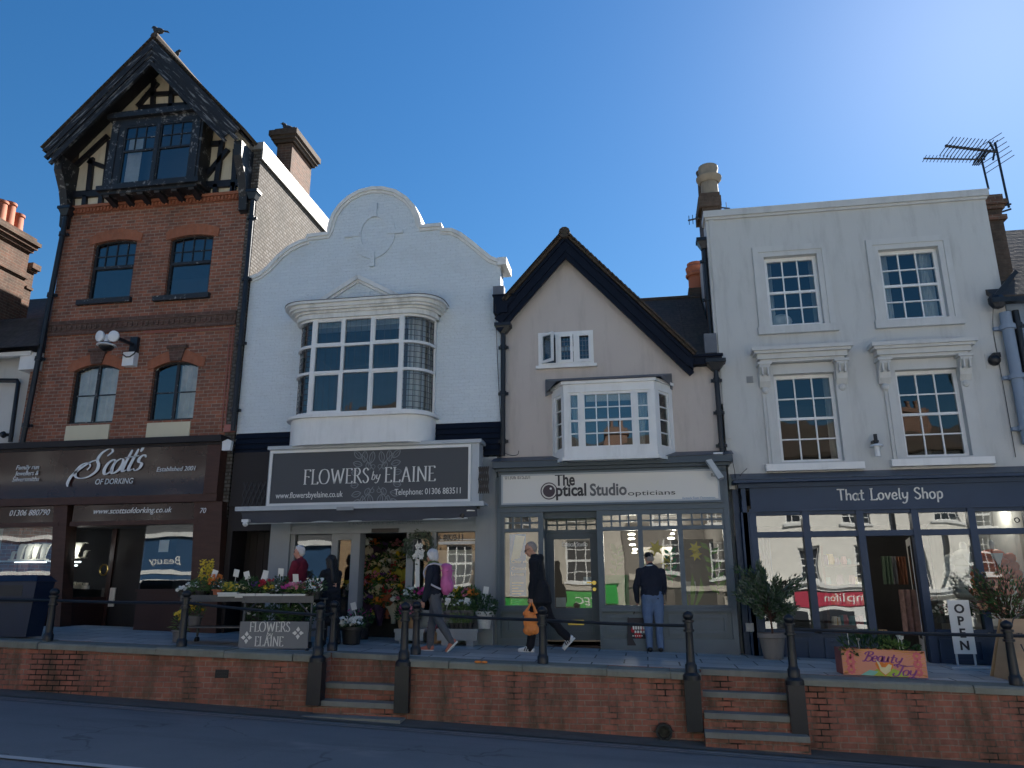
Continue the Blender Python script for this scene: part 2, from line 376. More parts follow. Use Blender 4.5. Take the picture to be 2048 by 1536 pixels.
M_whiteplastic = mat('white_plastic', (.72, .74, .76), .4, .05, 4, dirt=.1)
M_blackplastic = mat('black_plastic', (.015, .016, .018), .4, .2, 6)
M_cable = mat('black_cable_rubber', (.012, .012, .014), .6, .1, 5)
M_pink = mat('salmon_conduit_paint', (.34, .13, .11), .6, .1, 5)
# ---------------------------------------------------------------- lettering
def text(name, s, x, z, y, size, m, parent, wd=None, align='CENTER', shear=0, back=False, ext=.004, local=False, spacing=1, bold=0):
    """upright lettering facing -Y (or +Y when back); x, z = centre (or left end) of the base line"""
    c = bpy.data.curves.new('lettering_outline', 'FONT'); c.body = s; c.size = size; c.extrude = ext; c.shear = shear; c.space_character = spacing
    c.resolution_u = 3; c.offset = bold
    o = bpy.data.objects.new('lettering_outline', c); COL.objects.link(o)
    dg = bpy.context.evaluated_depsgraph_get(); me = bpy.data.meshes.new_from_object(o.evaluated_get(dg))
    bpy.data.objects.remove(o); bpy.data.curves.remove(c)
    xs = [v.co.x for v in me.vertices]; x0, x1 = min(xs), max(xs); k = wd/(x1-x0) if wd else 1
    off = -(x0+x1)/2 if align == 'CENTER' else (-x0 if align == 'LEFT' else -x1)
    for v in me.vertices:
        a, b, d = (v.co.x+off)*k, v.co.y, v.co.z
        v.co = (x-a, y+d, z+b) if back else (x+a, y-d, z+b)
    me.materials.clear(); me.materials.append(m); me.name = name
    return part(name, me, None, parent, local=local)
GL = {  # skeleton letters: width, strokes ('~' = smooth curve); cap height 1
 'F': (.58, ['.12,0 .12,1', '.12,1 .55,1 .55,.88', '.12,.53 .44,.53 .44,.46', '0,0 .25,0', '0,1 .14,1']),
 'L': (.58, ['.12,0 .12,1', '.12,0 .56,0 .58,.15', '0,1 .25,1', '0,0 .14,0']),
 'O': (.92, ['~.45,1 .18,.9 .04,.5 .18,.1 .45,0 .72,.1 .86,.5 .72,.9 .45,1']),
 'W': (1.2, ['.08,1 .34,0', '.34,0 .6,.92', '.6,.92 .86,0', '.86,0 1.1,1', '0,1 .2,1', '1,1 1.2,1']),
 'E': (.6, ['.12,0 .12,1', '.12,1 .52,1 .52,.88', '.12,.52 .44,.52', '.12,0 .55,0 .57,.14', '0,0 .14,0', '0,1 .14,1']),
 'R': (.7, ['.12,0 .12,1', '~.12,1 .4,1 .54,.78 .4,.54 .12,.52', '.3,.52 .68,0', '0,0 .25,0', '0,1 .14,1', '.62,0 .75,0']),
 'S': (.55, ['~.46,.84 .34,.99 .14,.95 .06,.76 .2,.58 .38,.44 .48,.24 .38,.04 .18,0 .04,.16']),
 'A': (.8, ['.1,0 .4,1', '.4,1 .72,0', '.2,.36 .6,.36', '0,0 .2,0', '.62,0 .82,0']),
 'I': (.28, ['.14,0 .14,1', '.02,0 .26,0', '.02,1 .26,1']),
 'N': (.86, ['.14,0 .14,1', '.14,1 .74,0', '.74,0 .74,1', '.02,0 .26,0', '.62,1 .86,1']),
 'T': (.62, ['.0,1 .62,.98', '.3,1 .33,0']),
 'B': (.7, ['~-.1,.05 .05,0 .18,.3 .3,.98', '~-.05,.72 .02,.92 .3,1.04 .62,.98 .62,.74 .26,.54', '~.26,.54 .62,.46 .64,.16 .4,0 .16,.1']),
 'J': (.6, ['~.1,.8 .12,.98 .4,1 .68,1.02', '~.5,1 .44,.4 .34,.02 .1,-.08 -.06,.08 .04,.22']),
 'Z': (1.2, ['~.95,.8 1.1,.98 .9,1.12 .62,.98 .56,.7 .74,.46 .78,.2 .55,0 .2,-.03 -.1,.08 -.22,.32 -.1,.56 .16,.62 .36,.46 .3,.3', '~.56,.7 .2,.6 -.28,.2 -.34,-.14 -.24,-.32']),
 'a': (.52, ['~.42,.5 .26,.6 .06,.44 .06,.14 .2,0 .36,.12 .43,.42', '~.44,.6 .42,.2 .46,.03 .56,.06']),
 'b': (.5, ['.08,1 .08,.05', '~.08,.42 .24,.6 .42,.46 .42,.16 .26,0 .08,.1']),
 'c': (.44, ['~.4,.48 .26,.6 .08,.46 .05,.2 .18,0 .34,.04 .44,.16']),
 'e': (.48, ['~.06,.3 .38,.34 .36,.54 .22,.6 .07,.44 .06,.16 .2,0 .36,.04 .46,.16']),
 'h': (.52, ['.08,1 .08,0', '~.08,.38 .24,.58 .4,.5 .42,.3 .42,.0']),
 'l': (.24, ['~.1,1 .09,.2 .14,.02 .22,.05']),
 'o': (.52, ['~.25,.6 .08,.48 .05,.26 .14,.03 .27,0 .42,.12 .45,.36 .38,.54 .25,.6']),
 'p': (.52, ['.1,.6 .08,-.35', '~.09,.42 .26,.6 .43,.48 .43,.16 .26,0 .09,.12']),
 's': (.4, ['~.36,.5 .22,.62 .08,.52 .1,.36 .3,.24 .3,.06 .14,-.02 .02,.08']),
 't': (.38, ['~.18,.92 .16,.2 .22,.02 .36,.06', '.0,.6 .36,.62']),
 'u': (.54, ['~.06,.6 .05,.2 .16,0 .34,.1 .42,.4', '~.44,.6 .42,.2 .46,.02 .56,.06']),
 'v': (.48, ['.04,.6 .22,0', '.22,0 .44,.62']),
 'y': (.52, ['~.05,.6 .07,.24 .2,.1 .4,.26', '~.45,.62 .4,.1 .3,-.26 .12,-.36 .0,-.26']),
 'k': (.58, ['~.45,.62 .4,.1 .2,-.3 .05,-.2 .3,-.12 .9,-.3 1.5,-.22', '~.05,.6 .07,.24 .2,.1 .4,.26']),
 "'": (.2, ['.1,1.02 .06,.78']), ' ': (.35, [])}
def catmull(p, n=6):
    o = []
    for i in range(len(p)-1):
        a, b, c, d = p[max(i-1, 0)], p[i], p[i+1], p[min(i+2, len(p)-1)]
        for k in range(n):
            t = k/n; o.append(tuple(.5*(2*b[j]+(c[j]-a[j])*t+(2*a[j]-5*b[j]+4*c[j]-d[j])*t*t+(-a[j]+3*b[j]-3*c[j]+d[j])*t**3) for j in (0, 1)))
    return o+[p[-1]]
def ribbon(mb, pts, wid, y, ext=.006):
    """flat stroke in XZ (facing -Y), wid(i, direction) gives its width"""
    n = len(pts); L_ = []
    for i in range(n):
        a, b = pts[max(i-1, 0)], pts[min(i+1, n-1)]; dx, dz = b[0]-a[0], b[1]-a[1]; q = math.hypot(dx, dz) or 1
        w_ = wid(i/(n-1), dx/q, dz/q)/2; nx, nz = -dz/q*w_, dx/q*w_
        L_.append(((pts[i][0]+nx, pts[i][1]+nz), (pts[i][0]-nx, pts[i][1]-nz)))
    vs = []
    for l, r in L_: vs += [(l[0], y-ext, l[1]), (r[0], y-ext, r[1]), (r[0], y, r[1]), (l[0], y, l[1])]
    fs = [(0, 1, 2, 3), tuple(4*(n-1)+k for k in (3, 2, 1, 0))]
    for i in range(n-1):
        for k in range(4): fs.append((4*i+k, 4*i+4+k, 4*i+4+(k+1) % 4, 4*i+(k+1) % 4))
    mb.add(vs, fs)
def letters(mb, s, x, z, y, h, wd=None, thick=.11, thin=.035, slant=0, track=.08, ext=.006, rise=0, taper=False):
    """draws s with skeleton letters; x = left end, z = base line, wd = fitted total width"""
    tot = sum(GL[c][0]+track for c in s)-track; k = (wd/(tot*h)) if wd else 1
    cx = 0
    for c in s:
        w_, st = GL[c]
        for q in st:
            sm = q[0] == '~'; pts = [tuple(float(a) for a in p.split(',')) for p in q.lstrip('~').split()]
            if sm: pts = catmull(pts)
            else:
                o = []
                for a, b in zip(pts, pts[1:]): o += [tuple(a[j]+(b[j]-a[j])*t/3 for j in (0, 1)) for t in range(3)]
                pts = o+[pts[-1]]
            pts = [(x+((px+cx)+slant*pz)*h*k, z+pz*h+rise*((px+cx)*h*k)) for px, pz in pts]
            ribbon(mb, pts, lambda t, dx, dz: h*(thin+(thick-thin)*abs(dz)**1.3)*(1 if not taper else (.45+.55*math.sin(math.pi*min(1, max(0, t*1.1)))**.5)), y, ext)
        cx += w_+track
    return x+tot*h*k
# ---------------------------------------------------------------- building pieces
def rect(x0, x1, z0, z1): return [(x0, z0), (x1, z0), (x1, z1), (x0, z1)]
def arch(x0, x1, z0, zs, rise, n=10):
    """opening with a segmental head springing at zs"""
    l = [(x0, z0), (x1, z0)]
    for i in range(n+1):
        t = i/n; x = x1+(x0-x1)*t; l.append((x, zs+rise*(1-(2*t-1)**2)))
    return l
def window(parent, x0, x1, z0, z1, y, cols, rows, fr, bar, fm, gm, sash=False, name='window', arch_rise=0, d=.07, label=None, bm=None, tilt=0):
    """frame with glazing bars at y (front) and one pane behind it"""
    f = MB()
    if arch_rise:
        f.slab(arch(x0, x1, z0, z1, arch_rise), [arch(x0+fr, x1-fr, z0+fr, z1, arch_rise-fr*.6)], y, y+d)
    else:
        f.slab(rect(x0, x1, z0, z1), [rect(x0+fr, x1-fr, z0+fr, z1-fr)], y, y+d)
    a0, a1, b0, b1 = x0+fr, x1-fr, z0+fr, z1-(0 if arch_rise else fr)
    for i in range(1, cols):
        x = a0+(a1-a0)*i/cols; f.box(x-bar/2, x+bar/2, y+.012, y+d-.012, b0-.001, b1+(arch_rise*.75 if arch_rise else .001))
    for j in range(1, rows):
        z = b0+(b1-b0)*j/rows; t = bar*1.9 if (sash and j*2 == rows) else bar
        f.box(a0-.001, a1+.001, y+(.004 if t > bar else .015), y+d-.015, z-t/2, z+t/2)
    w_ = part(name, f, fm, parent, label=label)
    p = MB(); yy = y+d*.5
    if arch_rise:
        l = arch(x0+fr*.6, x1-fr*.6, z0+fr*.5, z1, arch_rise-fr*.3); p.add([(a, yy, b) for a, b in l], [tuple(range(len(l)))])
    else:
        p.quad((x0+fr*.5, yy, z0+fr*.5), (x1-fr*.5, yy, z0+fr*.5), (x1-fr*.5, yy+tilt, z1-fr*.5), (x0+fr*.5, yy+tilt, z1-fr*.5))
    part('pane', p, gm, w_); return w_
def drape(x0, x1, y, z0, z1, n=30, amp=.025, waves=7, gather=0, side=0, top=None):
    """hanging cloth with folds; gather pulls the bottom towards side"""
    mb = MB(); vs = []; rows = 7
    for j in range(rows):
        v = j/(rows-1); z = z1+(z0-z1)*v
        for i in range(n+1):
            u = i/n; g = 1-gather*math.sin(v*math.pi*.5)
            x = (x0+(x1-x0)*u*g) if side <= 0 else (x1-(x1-x0)*(1-u)*g)
            vs.append((x, y+amp*math.sin(u*waves*6.28+v*.8)+amp*.4*math.sin(u*17+v*3), z))
    fs = [(j*(n+1)+i, j*(n+1)+i+1, (j+1)*(n+1)+i+1, (j+1)*(n+1)+i) for j in range(rows-1) for i in range(n)]
    return mb.add(vs, fs)
def room(parent, x0, x1, y0, y1, z0, z1, m, name='room_lining'):
    b = MB()
    b.quad((x0,y1,z0),(x1,y1,z0),(x1,y1,z1),(x0,y1,z1)); b.quad((x0,y0,z0),(x0,y1,z0),(x0,y1,z1),(x0,y0,z1))
    b.quad((x1,y0,z0),(x1,y0,z1),(x1,y1,z1),(x1,y1,z0)); b.quad((x0,y0,z0),(x1,y0,z0),(x1,y1,z0),(x0,y1,z0)); b.quad((x0,y0,z1),(x0,y1,z1),(x1,y1,z1),(x1,y0,z1))
    return part(name, b, m, parent)
def downpipe(pts, r, m, label, hop=None, group='downpipes on the fronts'):
    """drain pipe on the wall with collars and optional hopper head"""
    t = thing('drainpipe', label, 'drainpipe', (pts[-1][0], pts[-1][1], pts[-1][2]), group)
    b = MB(); b.tube(pts, r, 10)
    part('pipe', b, m, t, 40)
    a, e = Vector(pts[0]), Vector(pts[-1]); n = max(2, int((a-e).length/1.8))
    for i in range(n+1):
        c = MB(); p = a.lerp(e, (i+.3)/(n+.6)); d = (e-a).normalized(); c.tube([p-d*.045, p+d*.045], r*1.35, 10)
        c.box(p.x-r*2.1, p.x+r*2.1, p.y+r*.3, p.y+r*1.1, p.z-.03, p.z+.03)
        part('collar', c, m, t, 40)
    if hop:
        h = MB(); x, y, z = pts[0]; wv, hh = hop
        h.add([(x-wv/2,y-wv*.4,z+hh),(x+wv/2,y-wv*.4,z+hh),(x+wv/2,y+wv*.4,z+hh),(x-wv/2,y+wv*.4,z+hh),
               (x-r*1.3,y-r*1.3,z),(x+r*1.3,y-r*1.3,z),(x+r*1.3,y+r*1.3,z),(x-r*1.3,y+r*1.3,z)], [(3,2,1,0),(4,5,6,7),(0,1,5,4),(1,2,6,5),(2,3,7,6),(3,0,4,7)])
        h.box(x-wv*.56, x+wv*.56, y-wv*.46, y+wv*.46, z+hh, z+hh+.07)
        part('hopper_head', h, m, t)
    return t
def cable(pts, label, r=.006, m=None):
    b = MB(); q = [Vector(p) for p in pts]; o = []
    for i in range(len(q)-1):
        a, bb, c, d = q[max(i-1, 0)], q[i], q[i+1], q[min(i+2, len(q)-1)]
        for k in range(5):
            t = k/5; o.append(.5*(2*bb+(c-a)*t+(2*a-5*bb+4*c-d)*t*t+(-a+3*bb-3*c+d)*t**3))
    b.tube(o+[q[-1]], r, 6); return solid('cable', b, m or M_cable, label, 'cable', 'loose cables on the fronts', smooth=60)
def pot_prof(r0, r1, h, rim=.02, t=.012):
    return [(r0, 0), (r0+(r1-r0)*.8, h*.8), (r1+rim, h*.82), (r1+rim, h), (r1-t, h), (r1-t*2, h*.85)]
# ================================================================ tall gabled brick house with the jeweller
AX0, AX1, AW = -13.45, -8.72, 2.75
ga = thing('gabled_house', 'tall red brick house with black timbered gable above the brown jeweller shopfront', 'house', (-11, 0, -.6))
zt = at(318, 402)[1]                              # top of the brickwork
h1 = rc(181, 266, 486, 598); h2 = rc(335, 421, 476, 590)
l1 = rc(141, 231, 741, 846); l2 = rc(301, 391, 735, 840)
wb = MB(); holes = [arch(h1[0], h1[1], h1[2], h1[3], .07), arch(h2[0], h2[1], h2[2], h2[3], .07),
      arch(l1[0], l1[1], l1[2], l1[3], .14), arch(l2[0], l2[1], l2[2], l2[3], .14)]
ZF = at(220, 884)[1]                              # top of the shop cornice on the wall
wb.slab(rect(AX0, AX1, ZF-.3, zt-.16), holes, 0, .24)
part('brick_wall', wb, M_brickA, ga)
sw = MB(); sw.box(AX0, AX0+.24, .24, 9, -1, zt+1.1); sw.box(AX0, -8.5, 8.8, 9.04, -1, zt+1.3); part('rear_wall', sw, M_brickA, ga)
# brick bands
bb = MB(); bz0, bz1 = at(280, 660)[1], at(280, 636)[1]
bb.box(AX0, AX1-.01, -.035, -.002, bz0, bz1); bb.box(AX0, AX1-.01, -.055, -.036, bz1-.06, bz1+.03); bb.box(AX0, AX1-.01, -.055, -.036, bz0-.03, bz0+.05)
for i in range(36): bb.box(AX0+.05+i*.13, AX0+.11+i*.13, -.06, -.034, bz0+.09, bz1-.1)
part('dark_brick_band', bb, M_brickD, ga)
tb = MB(); tb.box(AX0+.02, AX1-.02, -.05, .2, zt-.16, zt+.0); tb.box(AX0, AX1, -.11, -.051, zt-.05, zt+.02)
for i in range(52): tb.box(AX0+.04+i*.09, AX0+.085+i*.09, -.085, -.05, zt-.15, zt-.06)
part('moulded_brick_cornice', tb, M_rub, ga)
def flat_arch(win, rise, over, hgt, key):
    b = MB(); x0, x1, _, zs = win; inner = arch(x0, x1, 0, zs, rise)[2:]; n = len(inner); out = []
    xm = (x0+x1)/2
    for i, (a, z) in enumerate(inner):
        t = i/(n-1); out.append((x1+over+(x0-x1-2*over)*t, zs+hgt-.10+(rise+.10)*(1-(2*t-1)**2)))
    base = [(x1, zs-.001), (x1+over*.9, zs-.12)]
    poly = [(x0-over*.8, zs-.02)]+list(reversed(inner))+[(x1+over*.8, zs-.02)]+out
    b.slab(poly, [], -.025, -.003); part('brick_arch', b, M_rub, ga)
    if key:
        k = MB(); zk = zs+rise
        k.prism([(xm-.13, -.06, zk+.0), (xm+.13, -.06, zk+.0), (xm+.2, -.06, zk+hgt+.04), (xm-.2, -.06, zk+hgt+.04)], (0, .05, 0)); k.box(xm-.24, xm+.24, -.08, -.005, zk+hgt+.04, zk+hgt+.1)
        part('keystone', k, M_brickD, ga)
flat_arch(h1, .07, .14, .28, 0); flat_arch(h2, .07, .14, .28, 0); flat_arch(l1, .14, .16, .26, 1); flat_arch(l2, .14, .16, .26, 1)
M_blkpeel = peel('flaking_black_window_paint', (.014, .016, .02), (.5, .5, .47), .60, (5, 5, 5))
for k, hq in enumerate((h1, h2)):
    x0, x1, z0, z1 = hq; f = MB(); y = .07
    f.slab(arch(x0, x1, z0, z1, .07), [arch(x0+.06, x1-.06, z0+.07, z1-.02, .06)], y, y+.07)
    zm = z0+(z1-z0)*.58; f.box(x0+.05, x1-.05, y-.01, y+.05, zm-.035, zm+.035)
    for i in range(1, 4): xx = x0+(x1-x0)*i/4; f.box(xx-.011, xx+.011, y+.02, y+.05, zm, z1+.04)
    zz = (zm+z1)/2; f.box(x0+.05, x1-.05, y+.022, y+.048, zz-.011, zz+.011)
    wo = part('window', f, M_blkpeel, ga)
    p = MB(); l = arch(x0+.04, x1-.04, z0+.04, z1-.02, .06); p.add([(a, y+.04, b) for a, b in l], [tuple(range(len(l)))]); part('pane', p, M_glass, wo)
    s = MB(); s.box(x0-.18 if k == 0 else x0-.22, x1+.08, -.1, .07, z0-.12, z0); part('sill', s, M_blkpeel, wo)
for k, hq in enumerate((l1, l2)):
    x0, x1, z0, z1 = hq
    wo = window(ga, x0, x1, z0, z1, .08, 2, 1, .05, .07, M_blkpeel, M_glasso, arch_rise=.14)
    f = MB(); zm = z0+(z1+.1-z0)*.5
    f.box(x0+.05, x1-.05, .095, .125, zm-.012, zm+.012); part('glazing_bar', f, M_blkpeel, wo); f = MB(); f.box(x0, x1, .04, .08, z0-.05, z0+.02); part('sill', f, M_blkpeel, wo)
    c = drape(x0+.05, x1-.05, .2, z0+.03, z1+.08, 40, .03, 6) if k == 0 else drape((x0+x1)/2+.05, x1-.05, .2, z0+.03, z1+.08, 24, .03, 4)
    c.move(0, -.04, 0); part('net_curtain', c, M_net, wo, 60)
    pn = MB(); px = rc(125 if k == 0 else 291, 220 if k == 0 else 386, 851 if k == 0 else 845, 886 if k == 0 else 879)
    pn.box(x0+.03, x1-.03, -.03, .03, px[2]-.05, px[3]); part('apron_panel', pn, M_panel, ga)
# timber gable ---------------------------------------------------
AXM = (AX0+AX1)/2-.03; RY = -.62
ap = P(313, 84, RY); ev = P(92, 304, RY)
AXM = ap.x; zap = ap.z; hwid = ap.x-ev.x; zev = ev.z; sl_ = (zap-zev)/hwid
gw = MB(); gw.slab([(AX0+.05, zt), (AX1-.03, zt), (AX1-.03, zap-sl_*(AX1-.03-AXM)-.1), (AXM, zap-.12), (AX0+.05, zap-sl_*(AXM-AX0-.05)-.1)], [], 0.002, .2); part('plaster_gable', gw, M_cream, ga)
def tb_(b, p0, p1, wd, y=-.035):
    a = at(*p0); c = at(*p1); b.beam((a[0], y, a[1]), (c[0], y, c[1]), wd, .09)
T = MB(); c1 = lambda x, y: (x*.3418, y*.3418)
for a, b_, w_ in [((418, 1148), (1446, 1072), .17), ((525, 1128), (545, 930), .12), ((620, 1110), (650, 830), .12), ((440, 985), (640, 800), .12), ((525, 950), (625, 985), .1),
   ((500, 1205), (505, 1150), .11), ((595, 1200), (600, 1150), .11), ((1265, 1135), (1268, 1085), .11), ((1365, 1130), (1372, 1075), .11),
   ((1195, 1070), (1205, 730), .12), ((1275, 1065), (1305, 830), .12), ((1200, 1050), (1340, 880), .11), ((1375, 1060), (1385, 880), .12), ((1185, 850), (1300, 845), .12), ((1430, 1060), (1420, 900), .11),
   ((900, 635), (905, 470), .11), ((1005, 630), (1015, 460), .11), ((820, 640), (1130, 620), .14), ((860, 560), (1090, 548), .1), ((810, 630), (930, 490), .1), ((1110, 620), (1060, 560), .1)]:
    tb_(T, c1(*a), c1(*b_), w_)
for i in range(9): tb_(T, c1(430+i*118, 1208-i*8.6), c1(433+i*118, 1150-i*8.6), .08) if i in (0, 8) else None
part('timber_frame', T, M_timberb, ga)
# oriel window
ox0, ox1, oz0, oz1 = rc(217, 400, 238, 366, -.45); gx0, gx1, gz0, gz1 = rc(244, 380, 246, 361, -.45)
ob = MB(); ob.slab(rect(ox0, ox1, oz0, oz1+.08), [rect(gx0, gx1, gz0, gz1)], -.45, -.36)
ob.box(ox0, ox0+.08, -.36, 0, oz0, oz1); ob.box(ox1-.08, ox1, -.36, 0, oz0, oz1); ob.box(ox0-.1, ox1+.1, -.55, 0, oz1+.081, oz1+.2); ob.box(ox0-.05, ox1+.05, -.5, 0, oz1+.2, oz1+.27)
ob.box(ox0-.1, ox1+.1, -.56, 0, oz0-.12, oz0-.001); ob.box(ox0-.02, ox1+.02, -.48, 0, oz0-.2, oz0-.12)
for x in (ox0+.06, ox1-.2): ob.box(x, x+.14, -.47, -.451, oz0+.05, oz1)
part('oriel_box', ob, M_timber, ga)
for i in range(6):
    x = ox0+.12+(ox1-ox0-.24)*i/5; b = MB()
    b.prism([(x-.07, -.46, oz0-.2), (x-.07, -.44, oz0-.25), (x-.07, -.30, oz0-.27), (x-.07, -.16, oz0-.31), (x-.07, -.04, oz0-.34), (x-.07, 0, oz0-.2)], (.14, 0, 0)); part('oriel_bracket', b, M_timberb, ga)
xm = (gx0+gx1)/2; f = MB(); f.box(xm-.045, xm+.045, -.46, -.37, gz0, gz1); 
for a, b_ in ((gx0, xm-.045), (xm+.045, gx1)):
    zm = gz0+(gz1-gz0)*.56
    f.slab(rect(a, b_, gz0, gz1), [rect(a+.035, b_-.035, gz0+.04, zm-.025), rect(a+.035, b_-.035, zm+.025, gz1-.04)], -.44, -.39)
    for i in range(1, 3): x = a+.035+(b_-a-.07)*i/3; f.box(x-.01, x+.01, -.43, -.4, zm, gz1-.03)
    z = (zm+gz1)/2; f.box(a+.03, b_-.03, -.428, -.402, z-.01, z+.01)
wo = part('window', f, M_blkpeel, ga); p = MB(); p.quad((gx0+.02, -.41, gz0+.02), (gx1-.02, -.41, gz0+.02), (gx1-.02, -.41, gz1-.02), (gx0+.02, -.41, gz1-.02)); part('pane', p, M_glass, wo)
bl = MB(); bl.quad((gx0+.05, -.3, gz0+.02), (gx0+.42, -.3, gz0+.02), (gx0+.42, -.3, gz1-.25), (gx0+.05, -.3, gz1-.25)); part('blind', bl, M_net, wo)
room(ga, ox0+.09, ox1-.09, -.35, -.004, oz0, oz1, M_roomdk)
room(ga, AX0+.25, AX1-.02, .245, 4, bz0+.2, zt-.2, M_room); room(ga, AX0+.25, AX1-.02, .245, 4, ZF-.3, bz0+.15, M_room)
# roof, soffit, barge boards
rf = MB(); RB = 9.0; xe = hwid+.02
for sgn in (-1, 1):
    L_ = xe if sgn < 0 else min(xe, -8.42-AXM)
    a = Vector((AXM, RY-.05, zap)); e = Vector((AXM+sgn*L_, RY-.05, zap-sl_*L_)); n_ = Vector((sgn*sl_, 0, 1)).normalized()*.07
    rf.prism([a, e, e+n_, a+n_*1.0], (0, RB-RY, 0))
part('tiled_roof', rf, M_tile, ga)
rt = MB(); n = 34
for sgn in (-1, 1):
    for i in range(n):
        t = (i+.5)/n; x = AXM+sgn*xe*t; z = zap-sl_*xe*t+.07
        if x > -8.45: continue
        rt.beam((x-sgn*.05, RY-.1, z+.05*sl_), (x+sgn*.05, RY-.1, z-.05*sl_+.005), .12, .025, (sgn*sl_, 0, 1))
rt.tube([(AXM, RY-.12, zap+.1), (AXM, RB, zap+.1)], .1, 8); part('verge_and_ridge_tiles', rt, M_tile, ga)
sf = MB()
for sgn in (-1, 1):
    L_ = xe-.05 if sgn < 0 else min(xe-.05, -8.5-AXM)
    a = Vector((AXM, RY, zap-.05)); e = Vector((AXM+sgn*L_, RY, zap-.05-sl_*L_)); sf.prism([a, e, e-Vector((0, 0, .05)), a-Vector((0, 0, .05))], (0, -RY+.0, 0))
part('soffit', sf, M_timberb, ga)
bg_ = MB()
for sgn in (-1, 1):
    L_ = xe-.12 if sgn < 0 else min(xe-.12, AX1+.12-AXM)
    nv = Vector((-sgn*sl_, 0, -1)).normalized()
    for off, wd, y, dp in ((.10, .17, RY-.10, .07), (.235, .10, RY-.075, .07), (.35, .13, RY-.055, .05), (.455, .08, RY-.085, .07)):
        y += sgn*.003; a = Vector((AXM-sgn*.06, y, zap+.06*sl_))+Vector((0, 0, -off*math.hypot(1, sl_))); l2_ = L_-(.0 if off < .3 else .15 if sgn < 0 else .28)
        l2_ += .06; e = a+Vector((sgn*l2_, 0, -sl_*l2_)); bg_.beam(a, e, wd, dp)
    k = zap-sl_*L_
part('barge_boards', bg_, M_barge, ga)
for sgn, xb in ((-1, AX0+.02), (1, AX1-.06)):
    b = MB(); zb = zev-.12 if sgn < 0 else zap-sl_*(xb-AXM)-.35
    prof = [(RY+.02, zb), (RY+.06, zb-.35), (RY+.3, zb-.75), (-.16, zb-1.2), (-.12, zt-.5), (-.002, zt-.55), (-.002, zb)]
    b.prism([(xb-.1, y, z) for y, z in prof], (.2, 0, 0)); part('curved_bracket', b, M_timber, ga)
# right flank with metal capping and stack
fl = MB(); fl.box(-8.72, -8.5, -.02, 9, -1, 10.28); part('flank_wall', fl, M_hung, ga)
cp = MB(); cp.box(-8.80, -8.44, -.05, 5.2, 10.28, 10.46); cp.box(-8.47, -8.43, -.05, 5.2, 10.0, 10.28); part('metal_capping', cp, M_metal, ga)
cs = atx(584, 300, -8.5); cs2 = atx(624, 320, -8.5); CZ = cs.z+.45
cy0, cy1 = cs.y, cs2.y; cwx = -8.5-P(555, 290, cy0).x
st = MB(); st.box(-8.5-cwx, -8.5, cy0, cy1, 10.3, CZ)
stk = part('chimney', st, M_chim, ga)
ct = MB(); ztop = P(570, 259, cy0).z
for i, (e, z0, z1) in enumerate(((.07, CZ+.0, CZ+.1), (.03, CZ+.1, ztop-.42), (.08, ztop-.42, ztop-.34), (.13, ztop-.34, ztop-.25), (.18, ztop-.25, ztop-.1), (.07, ztop-.1, ztop))): ct.box(-8.5-cwx-e, -8.5+e, cy0-e, cy1+e, z0, z1)
part('corbelled_cap', ct, M_chimdk, stk)
# pigeons
M_bird = mat('dark_grey_feathers', (.035, .04, .045), .8, .4, 20)
def pigeon(loc, rz, label):
    t = thing('pigeon', label, 'bird', loc, 'pigeons perched on the roofs', rz)
    b = MB(); b.ball((0, 0, .13), (.15, .075, .08), 10, rot=Matrix.Rotation(R(-12), 3, 'Y')); b.ball((.1, 0, .19), (.06, .05, .08), 8); b.ball((.145, 0, .25), (.05, .038, .042), 8)
    b.tube([(.18, 0, .25), (.225, 0, .243)], [.012, .002], 5); b.add([(-.1, -.035, .12), (-.1, .035, .12), (-.28, .045, .06), (-.28, -.045, .06), (-.1, 0, .15), (-.27, 0, .075)], [(0, 1, 2, 3), (0, 3, 5, 4), (1, 4, 5, 2)])
    for s_ in (-.025, .025): b.tube([(0, s_, .07), (.01, s_, 0)], .006, 5)
    part('body', b, M_bird, t, 60, local=True)
pigeon((AXM+.02, RY, zap+.19), R(180), 'pigeon perched on the very peak of the black gable')
q = P(577, 259, cy0+.15); pigeon((q.x, q.y, ztop), R(200), 'pigeon crouching on the corbelled chimney top')
q = P(347, 116, .6); pigeon((q.x, .6, zap-sl_*(q.x-AXM)+.07), R(0), 'pigeon facing right on the right roof slope')
# pipes
q0, q1 = at(131, 432, -.15), at(47, 884, -.1)
downpipe([(q0[0], -.13, q0[1]), (q1[0], -.13, q1[1]-.1)], .06, M_iron, 'black cast iron pipe down the left edge of the brick house', (.3, .16))
q0, q1 = at(506, 400, -.1), at(466, 862, -.1)
downpipe([(q0[0], -.1, q0[1]), (q1[0], -.1, q1[1])], .055, M_iron, 'black cast iron pipe between the brick house and the white shaped gable', (.26, .16))
# salmon conduits on the wall
cm = MB()
for d_ in (0, .05):
    a = at(288, 664+d_*50); b_ = at(468, 657+d_*50); c_ = at(442, 862); cm.tube([(a[0], -.03, a[1]), (b_[0]-d_*1.5, -.03, b_[1]), (b_[0]-d_*1.5+.03, -.03, c_[1])], .012, 6)
solid('conduit', cm, M_pink, 'pair of thin salmon painted conduits bent across the brick house', 'conduit')
jb = MB(); a = at(464, 858); jb.box(a[0]-.13, a[0]+.1, -.1, -.002, a[1]-.08, a[1]+.08); solid('junction_box', jb, M_pink, 'small salmon painted box at the foot of the brick house wall', 'box')
